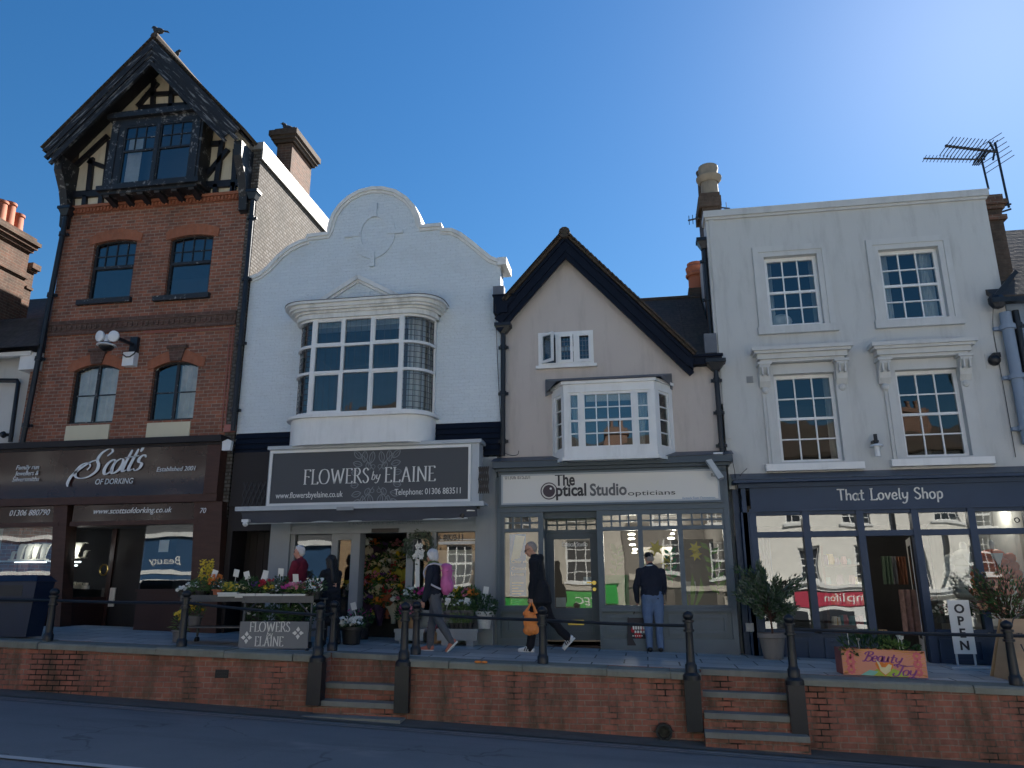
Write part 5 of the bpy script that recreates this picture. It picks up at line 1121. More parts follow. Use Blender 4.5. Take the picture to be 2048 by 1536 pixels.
# inside
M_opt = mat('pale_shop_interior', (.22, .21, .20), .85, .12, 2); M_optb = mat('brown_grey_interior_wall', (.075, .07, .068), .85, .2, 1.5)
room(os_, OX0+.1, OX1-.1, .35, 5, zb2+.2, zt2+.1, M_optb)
b = MB(); b.box(BW0-.1, BW1+.1, .12, .8, zs-.3, zs+.02); b.box(BW0, BW1, .5, .52, zs+.35, zs+.39); b.box(m1, BW1, 2.4, 2.5, zs+.9, zs+1.25); b.box(BW1-.9, BW1-.1, .9, .95, zs-.2, ztr-.15); part('display_plinth', b, M_opt, os_)
M_lamp = emit('lit_ceiling_lamp', (1, .93, .75), 1.6)
def glow(q, e): l_ = bpy.data.lights.new('lamp_glow', 'POINT'); l_.energy = e; l_.color = (1, .9, .75); l_.shadow_soft_size = .08; o = bpy.data.objects.new('lamp_glow', l_); COL.objects.link(o); o.location = (q.x, q.y, q.z-.1)
for k, (px, py, y, w_) in enumerate(((1263, 1069, 1.6, .16), (1263, 1078, 2.2, .16), (1265, 1090, 2.9, .15), (1270, 1099, 3.5, .13), (1269, 1106, 4.1, .13), (1342, 1077, 2.2, .16), (1345, 1068, 3.2, .1), (1348, 1060, 4.2, .09))):
    q = P(px, py, y); b = MB(); b.lathe([(w_*.3, .03), (w_*.5, .015), (w_*.5, 0), (w_*.4, -.01)], 0, 0, 12); b.move(q.x, q.y, q.z); glow(q, 7)
    solid('ceiling_lamp', b, M_lamp, 'lit round ceiling lamp in the optician shop, %s' % ('nearest of the left row', 'second in the left row', 'third in the left row', 'fourth in the left row', 'farthest of the left row', 'largest of the right row', 'middle of the right row', 'smallest of the right row')[k], 'lamp', 'ceiling lamps in the optician shop')
M_decg = mat('green_window_paint', (.16, .30, .07), .6, .2, 6); M_decd = mat('deep_green_window_paint', (.03, .22, .07), .6, .2, 6); M_decy = mat('yellow_window_paint', (.62, .5, .05), .6, .15, 6); M_decp = mat('faint_green_window_paint', (.30, .36, .2), .6, .2, 6)
yd = Y0+.062
def sprig(pts, m_, lw, n):
    b = MB(); q = [at(*p, yd) for p in pts]; ribbon(b, catmull(q, 6), lambda *_: .02, yd, .002); c = catmull(q, 10)
    for i in range(n):
        k = int((i+.8)/n*(len(c)-1)); p = c[k]; s_ = 1 if i % 2 else -1; d = Vector((s_*.8, 0, .75)); p3 = Vector((p[0], yd, p[1])); e = p3+d.normalized()*lw; sd = Vector((-d.z, 0, d.x)).normalized()*lw*.22; b.prism([p3, p3+(e-p3)*.5-sd, e, p3+(e-p3)*.5+sd], (0, .003, 0))
    part('window_painting', b, m_, os_, label='painted leafy sprig on the window glass')
sprig([(1438, 1190), (1434, 1165), (1427, 1135), (1418, 1098)], M_decg, .22, 9); sprig([(1231, 1150), (1236, 1120), (1233, 1098)], M_decp, .17, 9); sprig([(1345, 1165), (1342, 1130), (1340, 1105)], M_decd, .16, 10)
b = MB()
for px in (1376, 1384, 1392): a = at(px, 1212, yd); e = at(px+(px-1384)*1.2, 1145+abs(px-1384), yd); b.prism([(a[0]-.02, yd, a[1]), (a[0]+.02, yd, a[1]), (e[0]+.05, yd, (a[1]+e[1])/2), (e[0], yd, e[1]), (e[0]-.05, yd, (a[1]+e[1])/2)], (0, .003, 0))
part('window_painting', b, M_decg, os_, label='painted grass blades on the window glass')
for px, py, r in ((1312, 1096, .16), (1335, 1124, .14), (1390, 1096, .13), (1392, 1110, .12), (1302, 1112, .1)):
    c = at(px, py, yd); b = MB(); pts = []
    for i in range(12): a = i*math.pi/6+.2; rr = r if i % 2 == 0 else r*.42; pts.append((c[0]+rr*math.cos(a), c[1]+rr*math.sin(a)))
    b.slab(pts, [], yd, yd+.003); part('window_painting', b, M_decy, os_, label='painted yellow daffodil on the window glass')
b = MB(); q = rc(1212, 1258, 1150, 1212, .3); b.box(q[0], q[1], .3, .32, q[2], q[3]); part('green_display_board', b, M_decd, os_)
b = MB(); q = rc(1371, 1392, 1163, 1190, .25); b.box(q[0], q[1], .25, .27, q[2], q[3]); part('display_card', b, M_letter, os_)
M_post = mat('blue_poster_print', (.05, .22, .62), .5, .2, 3)
t = thing('window_poster', 'tall blue poster with white writing in the left optician window', 'poster', (at(1040, 1200, .0)[0], 0, at(1040, 1190, 0)[1])); q = rc(1019, 1052, 1068, 1192, .0)
b = MB(); b.box(q[0], q[1], .0, .012, q[2], q[3]); part('print', b, M_post, t)
b = MB(); b.prism([(q[0]+.03, -.004, q[3]-.5), (q[0]+.2, -.004, q[3]-.45), (q[0]+.3, -.004, q[3]-.05), (q[0]+.12, -.004, q[3]-.02)], (0, .003, 0)); part('pale_figure', b, M_paper, t)
for s_, dz in (('Clear vision', .55), ('Contact', .68), ('Lenses', .78)): text('lettering', s_, q[0]+.04, q[3]-dz, -.002, .09, M_letter, t, None, 'LEFT')
b = MB()
for i in range(9): b.box(q[0]+.05, q[1]-.05-.05*(i % 3), -.004, -.001, q[3]-.93-i*.05, q[3]-.91-i*.05)
part('small_print', b, M_paper, t)
b = MB(); q = at(1432, 940, -.35); b.prism([(q[0]-.18, -.36, q[1]+.15), (q[0]-.08, -.36, q[1]+.17), (q[0]+.12, -.36, q[1]-.17), (q[0]+.02, -.36, q[1]-.2)], (.0, -.12, .02)); t = solid('alarm_box', b, M_signframe, 'tilted pale box hung from the right end of the optician cornice', 'alarm')
b = MB(); q = at(1437, 916, -.25); b.box(q[0]-.09, q[0]+.08, -.3, -.1, q[1], q[1]+.1); solid('floodlight', b, M_whiteplastic, 'small white floodlight on top of the optician cornice at the right', 'lamp')
cable([(at(997, 620)[0], -.35, at(997, 620)[1]), (at(995, 700)[0], -.05, at(995, 700)[1]), (at(1000, 800)[0], -.06, at(1000, 800)[1]), (at(1006, 870)[0], -.2, at(1006, 870)[1]), (at(1001, 915)[0], -.1, at(1001, 915)[1])], 'black cable hanging down beside the left pipe of the taupe cottage')
cable([(at(1010, 908)[0], -.1, at(1010, 908)[1]), (at(1025, 912)[0], -.06, at(1025, 912)[1]), (at(1036, 910)[0], -.05, at(1036, 910)[1]), (at(1038, 902)[0], -.03, at(1038, 902)[1])], 'short curled cable at the foot of the taupe cottage wall')
# ================================================================ pale grey three storey house with the gift shop
DX0, DX1 = 1.67, 6.98
dh = thing('parapet_house', 'pale grey rendered house with four sash windows and flat parapet above the navy shop', 'house', (4.3, 0, -1.1))
DT = (at(1413, 428)[1]+at(1978, 378)[1])/2; ZD = at(1750, 955)[1]-.15
u1 = rc(1533, 1641, 511, 651); u2 = rc(1764, 1887, 496, 638); w1 = rc(1554, 1678, 747, 925); w2 = rc(1800, 1930, 738, 915)
wl = MB(); wl.slab(rect(DX0, DX1+.55, ZD, DT-.0), [rect(*q) for q in (u1, u2, w1, w2)], 0, .25) if False else wl.slab([(DX0, ZD), (DX1, ZD), (DX1, DT-.14), (DX0, DT-.14)], [rect(*q) for q in (u1, u2, w1, w2)], 0, .25)
part('rendered_wall', wl, M_grey, dh)
b = MB(); b.box(DX0, DX0+.25, .25, 8, -1.3, DT-.14); b.box(DX1-.25, DX1, .25, 8, -1.3, DT-.14); b.box(DX0, DX1, 7.8, 8, -1.3, DT-.3); b.box(DX0-.06, DX0, -.0, .5, 3.6, DT-.14); b.box(DX0, DX0+.1, -.03, -.002, 2.9, DT-.14); part('side_wall', b, M_grey, dh)
b = MB(); b.box(DX0-.1, DX1+.05, -.09, .4, DT-.14, DT); b.box(DX0-.07, DX1+.02, -.05, .35, DT-.19, DT-.141); part('parapet_coping', b, M_greytrim, dh)
b = MB(); b.quad((DX0, .25, DT-.6), (DX1, .25, DT-.6), (DX1, 8, DT-.6), (DX0, 8, DT-.6)); part('flat_roof', b, M_lead, dh)
M_sash = M_trim
def sash(q, nm, drop=None):
    x0, x1, z0, z1 = q; o = window(dh, x0, x1, z0, z1, .10, 3, 4, .07, .026, M_sash, M_glass if nm < 2 else M_glasso, True, 'sash_window', d=.07); return o
s1, s2, s3, s4 = sash(u1, 0), sash(u2, 0), sash(w1, 2), sash(w2, 2)
for q, s_ in ((u1, s1), (u2, s2)):
    b = MB(); x0, x1, z0, z1 = q
    for o, t_, y in ((.17, .10, -.05), (.075, .0, -.03)): b.slab(rect(x0-o-.04, x1+o+.04, z0-.08, z1+o+.05), [rect(x0-t_, x1+t_, z0-.0801+.05, z1+t_)], y, -.002+(-.001 if o > .1 else 0))
    b.box(x0-.24, x1+.24, -.09, .1, z0-.17, z0-.02); part('moulded_surround', b, M_greytrim, s_)
for q, s_ in ((w1, s3), (w2, s4)):
    b = MB(); x0, x1, z0, z1 = q
    b.slab([(x0-.17, z0-.02), (x1+.17, z0-.02), (x1+.17, z1+.2), (x0-.17, z1+.2)], [rect(x0, x1, z0-.0199+.03, z1)], -.05, -.002); b.slab([(x0-.23, z0-.02), (x1+.23, z0-.02), (x1+.23, z1+.26), (x0-.23, z1+.26)], [rect(x0-.17, x1+.17, z0-.019, z1+.2)], -.03, -.003)
    part('moulded_surround', b, M_greytrim, s_)
    b = MB(); b.box(x0-.30, x1+.32, -.14, .1, z0-.16, z0-.03); part('sill', b, M_trim, s_)
    ph = (1504, 1706) if s_ is s3 else (1744, 1957); hz1 = at(sum(ph)/2, 690 if s_ is s3 else 680, -.3)[1]; hz0 = hz1-.24; b = MB(); h0, h1 = at(ph[0], 700, -.3)[0], at(ph[1], 690, -.3)[0]
    for e, a, c in ((.30, hz1-.07, hz1), (.26, hz1-.12, hz1-.07), (.20, hz0+.02, hz1-.12), (.15, hz0-.04, hz0+.02)): b.box(h0-e+.3, h1+e-.3, -e-.04, -.002, a, c)
    b.box(h0+.1, h1-.1, -.05, -.0021, z1+.28, hz0-.04); hd = part('window_hood', b, M_greytrim, s_)
    for xc in (h0+.22, h1-.22):
        b = MB(); b.prism([(xc-.1, -.24, hz0-.04), (xc-.1, -.25, hz0-.14), (xc-.1, -.16, hz0-.26), (xc-.1, -.13, hz0-.4), (xc-.1, -.06, hz0-.5), (xc-.1, -.002, hz0-.5), (xc-.1, -.002, hz0-.04)], (.2, 0, 0)); b.ball((xc, -.05, hz0-.56), (.07, .05, .07), 8); b.box(xc-.13, xc+.13, -.27, -.003, hz0-.09, hz0-.041)
        for k in (-.05, .05): b.box(xc+k-.012, xc+k+.012, -.262, -.1, hz0-.3, hz0-.1)
        part('scroll_corbel', b, M_greytrim, s_)
for q, sides, s_ in ((u1, ((0, .22, 1), (.86, 1, -1)), s1), (u2, ((0, .26, 1), (.68, 1, -1)), s2), (w1, ((.84, 1, -1),), s3)):
    x0, x1, z0, z1 = q
    for a, c, sd in sides: part('curtain', drape(x0+(x1-x0)*a+.04, x0+(x1-x0)*c-.04, .32, z0+.02, z1, 16, .03, 4, .35 if s_ is s3 else .1, 1 if sd > 0 else -1) if False else drape(x0+(x1-x0)*a+.04, x0+(x1-x0)*c-.04, .32, z0+.02, z1, 16, .03, 4), M_curtain, s_, 60)
b = MB(); q = at(1565, 642, .3); b.ball((q[0], .35, q[1]), (.2, .08, .17), 10); part('white_ornament', b, M_curtain, s1, 60)
room(dh, DX0+.26, DX1-.26, .26, 4, ZD, w1[3]+.3, M_roomdk); room(dh, DX0+.26, DX1-.26, .26, 4, u1[2]-.5, DT-.65, M_roomdk)
b = MB(); q = rc(1493, 1506, 753, 766); b.box(q[0], q[1], -.02, -.002, q[2], q[3])
for i in range(5): z = q[2]+(q[3]-q[2])*(i+.5)/5; b.box(q[0]+.02, q[1]-.02, -.035, -.02, z-.008, z+.008)
solid('wall_vent', b, M_shopgrey, 'small square grey vent left of the lower left sash window', 'vent')
t = thing('wall_lamp', 'small black and white lantern bracket between the two lower sash windows', 'lamp', (at(1747, 905)[0], 0, at(1747, 905)[1])); q = at(1748, 893)
b = MB(); b.tube([(q[0], -.16, q[1]-.02), (q[0], -.16, q[1]+.2)], .035, 8); b.box(q[0]-.05, q[0]+.05, -.16, -.001, q[1]+.05, q[1]+.09); part('bracket', b, M_iron, t, 40)
b = MB(); b.tube([(q[0], -.16, q[1]-.22), (q[0], -.16, q[1]-.02)], .045, 10); b.lathe([(.12, 0), (.1, .03), (.04, .05)], q[0], -.16, 12); b.v[-36:] = [(x, y, z+q[1]-.03) for x, y, z in b.v[-36:]]; part('glass_shade', b, M_whiteplastic, t, 40)
t = thing('security_camera', 'black dome camera high on the right of the pale grey wall', 'camera', (at(1986, 722)[0], 0, at(1986, 722)[1]-.1)); q = at(1986, 722)
b = MB(); b.box(q[0]-.13, q[0]+.13, -.012, -.001, q[1]-.14, q[1]+.14); part('base_plate', b, M_grey, t); b = MB(); b.ball((q[0], -.06, q[1]), (.11, .1, .11), 12); b.box(q[0]-.02, q[0]+.1, -.12, -.02, q[1]+.04, q[1]+.13); part('dome', b, M_blackplastic, t, 60)
# right-hand chimney + roof aerials
t = thing('chimney_stack', 'dark brick chimney behind the right end of the flat parapet', 'chimney', (7.4, 1.0, 3.5)); y = .35
c0, c1_ = P(1984, 430, y), P(2008, 430, y); zc = P(1992, 386, y).z; b = MB(); b.box(DX1+.02, c1_.x-.03, y, y+1.0, 2.5, zc-.3); part('brick_stack', b, M_chimdk, t)
b = MB()
for e, a, c in ((.06, -.6, -.5), (.05, -.36, -.28), (.1, -.28, -.18), (.05, -.18, -.05)): b.box(DX1+.02, c1_.x-.03+e, y-e, y+1+e, zc+a, zc+c)
b.ball(((DX1+c1_.x)/2, y+.5, zc-.1), (.3, .45, .14), 10); part('corbelled_cap', b, M_chim, t, 30)
ya = 1.2; t = thing('aerial', 'large television aerial on the tall pole at the right chimney', 'aerial', P(2018, 410, ya), 'aerials at the right chimney'); b = MB()
b.tube([P(2018, 415, ya), P(1990, 285, ya)], .025, 8); b.tube([P(2003, 413, ya), P(2022, 408, ya)], .02, 6); b.tube([P(2003, 424, ya), P(2022, 418, ya)], .02, 6); part('pole', b, M_iron, t, 40)
b = MB(); a, e = P(1893, 292, ya), P(1994, 304, ya); b.tube([a, e], .026, 6)
for i in range(13): p = a.lerp(e, i/14); l_ = .27+.004*i; d = Vector((.62, 0, .78))*l_; b.tube([p-d*1.05, p+d], .009, 4); b.ball(p, .04, 6)
for i in range(6):
    for u, v in ((1, 1),): p0 = P(1978+i*5, 286+i*9-5, ya); b.tube([p0+Vector((-.35, 0, -.22)), p0+Vector((.33, .1, .22))], .008, 4)
b.tube([P(1979, 284, ya), P(1989, 303, ya), P(1986, 320, ya)], .022, 6); part('yagi_array', b, M_iron, t)
yb = .9; t = thing('aerial', 'slim television aerial on the shorter pole above the parapet end', 'aerial', P(1977, 378, yb), 'aerials at the right chimney'); b = MB()
b.tube([P(1977, 378, yb), P(1963, 318, yb)], .022, 8); part('pole', b, M_iron, t, 40)
b = MB(); a, e = P(1847, 317, yb), P(1970, 319, yb); b.tube([a, e], .018, 6)
for i in range(15): p = a.lerp(e, (i+.3)/17); d = Vector((.06, .02, .09)); b.tube([p-d, p+d], .007, 4)
for i in range(4): p = P(1955+i*4, 318, yb); b.tube([p+Vector((-.12, 0, -.14)), p+Vector((.12, 0, .16))], .014, 4)
part('yagi_array', b, M_iron, t)
# neighbour at the right edge
eh = thing('slate_roofed_house', 'pale house with slate roof cut off by the right edge', 'house', (9, 1, -1.3)); ex0 = DX1+.01
M_flareblue = mat('flare_blue_render', (.22, .28, .37), .8, .08, 1.5, dirt=.2)  # blue tint of the lens flare put into the wall and pipe colour
ze = at(2010, 600, -.1)[1]; b = MB(); b.box(ex0, ex0+6, -.02, .2, -1.5, ze); b.box(ex0-.5, ex0-.02, .3, .4, 2, ze+2.5) if False else None; part('rendered_wall', b, M_flareblue, eh)
b = MB(); zr2 = P(2040, 460, 3).z; b.prism([(ex0-.3, -.25, ze-.05), (ex0+6, -.25, ze-.05), (ex0+6, 3.2, zr2), (ex0-.3, 3.2, zr2)], (0, -.04, .08)); b.prism([(ex0-.3, 3.2, zr2), (ex0+6, 3.2, zr2), (ex0+6, 8, ze), (ex0-.3, 8, ze)], (0, .04, .08)); part('slate_roof', b, M_slate, eh)
b = MB(); q0, q1 = at(1981, 598, -.25), at(2048, 520, -.25); b.beam((q0[0]+.05, -.3, q0[1]), (q0[0]+.5, -.3, q0[1]+.5), .08, .06); b.box(q0[0]-.02, ex0+6, -.36, -.2, ze-.12, ze-.03); b.ball((q0[0]+.1, -.25, q0[1]-.05), (.16, .12, .16), 8); part('eaves_board', b, M_iron, eh)
q0, q1 = at(2012, 625, -.15), at(2048, 850, -.15); downpipe([(ex0-.1, -.14, q0[1]), (ex0-.1, -.14, 2.6)], .1, M_flareblue, 'wide pipe at the right edge, tinted blue for lens flare')
q0, q1 = at(2024, 620, -.15), at(2048, 800, -.15); downpipe([(ex0+.1, -.1, q0[1]), (ex0+.1, -.1, 2.6)], .06, M_iron, 'dark pipe beside the wide flare-tinted pipe at the right edge')
cable([(at(1977, 605)[0], -.25, at(1977, 605)[1]), (at(1985, 660)[0], -.03, at(1985, 660)[1]), (at(2003, 760)[0], -.03, at(2003, 760)[1]), (at(2030, 915)[0], -.03, at(2030, 915)[1])], 'thin dark cable running down the right end of the pale grey wall')
# ---------------------------------------------------------------- navy gift shopfront
ls = thing('gift_shopfront', 'navy painted gift shopfront with handwritten white shop name', 'shopfront', (4.5, 0, -1.1))
NX0, NX1 = at(1468, 1100)[0]+.05, ex0+2.15
Y1 = -.14; c0 = at(1466, 960, -.3)[0]; zc1, zc0 = at(1750, 953, -.3)[1], at(1750, 968, -.3)[1]; zf0 = at(1750, 1014, Y1)[1]
b = MB(); b.box(c0, NX1+.1, -.34, .0, zc0+.08, zc1); b.box(c0+.1, NX1, -.19, .0, zc0, zc0+.08); cor = part('cornice', b, M_navy, ls)
b = MB(); b.add([(c0-.02, -.36, zc1+.001), (NX1+.1, -.36, zc1+.001), (NX1+.1, -.002, zc1+.16), (c0-.02, -.002, zc1+.16)], [(0, 1, 2, 3)]); part('lead_capping', b, M_lead, cor)
fx0 = at(1500, 990, Y1)[0]; b = MB(); b.box(fx0, NX1, Y1, .0, zf0, zc0); b.box(fx0-.04, NX1, Y1-.04, .0, zf0-.05, zf0); fb = part('fascia_board', b, M_navy, ls)
b = MB(); yl = Y1-.002; a = at(1675, 1001, yl); c_ = at(1887, 999, yl); letters(b, 'That Lovely Shop', a[0], a[1], yl, at(1680, 979, yl)[1]-a[1], c_[0]-a[0], .13, .10, .03, .06, .012); part('handwritten_lettering', b, M_letter, fb, 30)
# left pier with side door panel
b = MB(); p0, p1 = NX0, at(1498, 1120)[0]; b.box(p0, p1, .12, .2, -1.4, zc0); b.box(p0, p0+.1, -.02, .12, -1.4, zc0); b.box(p1-.06, p1+.02, Y1, .12, -1.4, zc0)
for a, c in ((-.7, .1), (.2, 1.6)): b.slab(rect(p0+.14, p1-.1, a-.3, c-.3), [rect(p0+.19, p1-.15, a-.24, c-.36)], .1, .119)
part('side_door', b, M_navy, ls)
b = MB(); q = rc(1491, 1507, 1246, 1263, -.15); b.box(q[0], q[1], -.2, -.13, q[2], q[3]); part('meter_box', b, M_shopgrey, ls)
xp = [at(p, 1140, Y1)[0] for p in (1514, 1622, 1733, 1846, 1960, 2080)]
ztr = at(1750, 1066, Y1)[1]; zwb = at(1600, 1264, Y1)[1]
xp = [xp[0]+i*(xp[4]-xp[0])/4 for i in range(7)]; NX1b = xp[6]
b = MB()
for i, x in enumerate(xp): b.box(x-.06, x+.06, Y1-.02, .0, zwb if i not in (2, 3) else -1.5, zf0-.05)
b.box(xp[0]-.2, xp[0]-.06, Y1, .05, -1.5, zf0-.05)
b.box(xp[0], xp[6], Y1+.0, .0-.01, ztr-.05, ztr+.05); b.box(xp[0], xp[6], Y1+.01, -.005, zf0-.11, zf0-.0501)
for i in range(6):
    if i == 2: continue
    b.box(xp[i]+.06, xp[i+1]-.06, Y1-.06, .0, zwb-.02, zwb+.05)
part('window_frame', b, M_navy, ls)
for i in range(6):
    if i == 2: continue
    b = MB(); b.box(xp[i]-.05, xp[i+1]+.05-.1, Y1+.02, .0, -1.5, zwb-.021); b.slab(rect(xp[i]+.1, xp[i+1]-.1, zwb-.5, zwb-.1), [rect(xp[i]+.17, xp[i+1]-.17, zwb-.44, zwb-.16)], Y1-.01, Y1+.019); part('stallriser', b, M_navy, ls)
for k, (px, y) in enumerate(((1560, 1.0), (1692, 1.2), (1862, 1.0), (1984, .9))):
    q = P(px, 1017, y); b = MB(); b.lathe([(.06, .03), (.11, .015), (.11, 0), (.09, -.01)], 0, 0, 12); b.move(q.x, q.y, q.z); glow(q, 4)
    solid('ceiling_lamp', b, M_lamp, 'lit ceiling lamp at the top of the navy shop window, %s' % ('first from the olive bush', 'second from the olive bush', 'third from the olive bush', 'nearest the right edge')[k], 'lamp', 'ceiling lamps in the navy shop')
tl = [(.006, .004), (.006, .004), (0, 0), (.012, -.035), (.0, .075), (0, .075)]
for i in range(6):
    if i != 2: pane(ls, xp[i]+.05, xp[i+1]-.05, zwb+.04, ztr-.04, Y1+.06, M_shopglassw, tl[i][0], tl[i][1])
    pane(ls, xp[i]+.05, xp[i+1]-.05, ztr+.04, zf0-.1, Y1+.06, M_shopglassw, .005, tl[i][1]*.4)
b = MB(); x0, x1 = xp[2]+.06, xp[3]-.06; b.box(x1-.05, x1, .05, 1.0, -1.4, ztr-.06) if False else None
b.slab(rect(.0, .92, -1.22, ztr-.07), [rect(.1, .82, -.75, ztr-.2)], 0, .045); a_ = R(103); b.v = [(x1-.03-(x*math.cos(a_)), .0+x*math.sin(a_)+y*.5, z) for x, y, z in b.v]; od = part('open_door', b, M_trim, ls)
b = MB(); b.quad((x1-.03-.1*math.cos(a_), .1*math.sin(a_), -.75), (x1-.03-.82*math.cos(a_), .82*math.sin(a_), -.75), (x1-.03-.82*math.cos(a_), .82*math.sin(a_), ztr-.2), (x1-.03-.1*math.cos(a_), .1*math.sin(a_), ztr-.2)); part('pane', b, M_shopglass, od)
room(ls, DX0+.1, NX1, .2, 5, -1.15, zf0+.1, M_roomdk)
for a, c in ((xp[0], xp[2]-.1), (xp[3]+.1, xp[6])): b = MB(); b.box(a, c, .0, .7, -1.4, zwb-.1); part('window_bed', b, M_roomlt, ls)
# goods inside
goods_cols = [mat('goods_%s' % n, c, .7, .3, 8) for n, c in (('rose', (.3, .1, .12)), ('sand', (.4, .32, .22)), ('teal', (.06, .16, .18)), ('plum', (.12, .05, .12)), ('cream', (.55, .5, .42)), ('ochre', (.4, .24, .05)))]
sh = thing('shelf_unit', 'dark shelf unit stacked with small goods inside the open navy doorway', 'shelves', ((x0+x1)/2-.1, 2.4, -1.1)); b = MB()
for z in (-.6, -.2, .2, .6): b.box(x0-.3, x1-.2, 2.2, 2.6, z-.02, z+.02)
for xx in (x0-.3, x1-.25): b.box(xx, xx+.05, 2.2, 2.6, -1.1, 1)
part('shelf_boards', b, M_brownwood, sh)
random.seed(5)
for k in range(6):
    b = MB()
    for j in range(7):
        z = random.choice((-.58, -.18, .22, .62)); x = random.uniform(x0-.2, x1-.35); r = random.uniform(.04, .09)
        b.lathe([(r*.8, z), (r, z+r), (r*.7, z+r*2.2), (r*.75, z+r*2.4)], x, 2.3, 8)
    part('goods', b, goods_cols[k], sh, 40)
M_orange = mat('orange_quilted_nylon', (.62, .11, .03), .45, .2, 5, spec=.5)
def torso(loc, m, label, puffy=True, rz=0):
    t = thing('mannequin', label, 'mannequin', loc, None, rz); b = MB()
    for i in range(6):
        z = .0+i*.13; r = (.26, .27, .28, .28, .26, .2)[i]; b.ball((0, 0, z), (r, .19, .095 if puffy else .12), 12)
    for s_ in (-1, 1):
        for i in range(5): b.ball((s_*(.27+.03*i), -.02, .58-.14*i), (.105, .105, .1), 10)
    part('jacket', b, m, t, 60, local=True)
    b = MB(); b.lathe([(.09, .62), (.06, .72), (.06, .86), (.03, .9)], 0, 0, 10); b.tube([(0, 0, -.1), (0, 0, -.55)], .02, 6); part('dress_form', b, M_curtain, t, 60, local=True)
    b = MB(); b.prism([(-.1, -.2, .66), (.1, -.2, .66), (0, -.22, .42)], (0, .05, 0)); part('collar', b, M_curtain, t, local=True)
q = P(1996, 1146, .35); torso((q.x, .45, q.z-.32), M_orange, 'headless mannequin in an orange quilted jacket in the navy shop window')
q = P(1940, 1150, .35); torso((q.x+.05, .6, q.z-.3), M_curtain, 'headless mannequin in a white knit left of the orange jacket', False)
b = drape(at(1985, 1080, .6)[0]+.4, NX1-.1, .6, zwb, zf0-.1, 24, .05, 5); solid('curtain', b, M_curtain, 'long pale curtain behind the orange jacket in the navy shop window', 'curtain', smooth=60)
q = P(1530, 1105, .35); b = drape(q.x-.09, q.x+.1, .3, q.z-.5, q.z+.3, 16, .03, 3); M_scarf = mat('blue_patterned_scarf', (.05, .09, .22), .9, .6, 14); solid('scarf', b, M_scarf, 'blue scarf hanging at the left end of the navy shop window', 'scarf', smooth=60)
q = P(1822, 1230, .7); M_scarf2 = mat('red_cream_patterned_cloth', (.42, .26, .22), .9, .7, 12); b = drape(q.x-.16, q.x+.14, .7, q.z-.35, q.z+.45, 18, .04, 3); solid('patterned_dress', b, M_scarf2, 'red and cream patterned dress hanging just inside the navy shop door', 'dress', smooth=60)
M_grcl = [mat('hung_cloth_%s' % n, c, .9, .3, 8) for n, c in (('green', (.10, .15, .11)), ('grey', (.2, .2, .22)), ('rust', (.2, .09, .06)))]
for k in range(3): q = P((1795, 1808, 1832)[k], 1130, 1.3); b = drape(q.x-.09, q.x+.1, 2.0+.1*k, q.z-.35, q.z+.2, 14, .04, 3); solid('hung_garment', b, M_grcl[k], '%s garment hanging inside the navy shop doorway' % ('dull green', 'grey', 'rust brown')[k], 'garment', 'garments hanging inside the navy shop', smooth=60)
p = at(2036, 1045, Y1+.02); text('window_lettering', 'o', p[0], p[1], Y1+.04, .2, M_txtdark, ls)
cable([(at(1460, 925)[0], -.36, at(1460, 925)[1]), (at(1466, 950)[0], -.3, at(1466, 950)[1]), (at(1470, 985)[0], -.2, at(1470, 985)[1]), (at(1482, 1000)[0], -.15, at(1482, 1000)[1]), (at(1476, 960)[0], -.12, at(1476, 960)[1]), (at(1490, 942)[0], -.3, at(1490, 942)[1])], 'tangle of black cable between the optician cornice and the navy fascia')
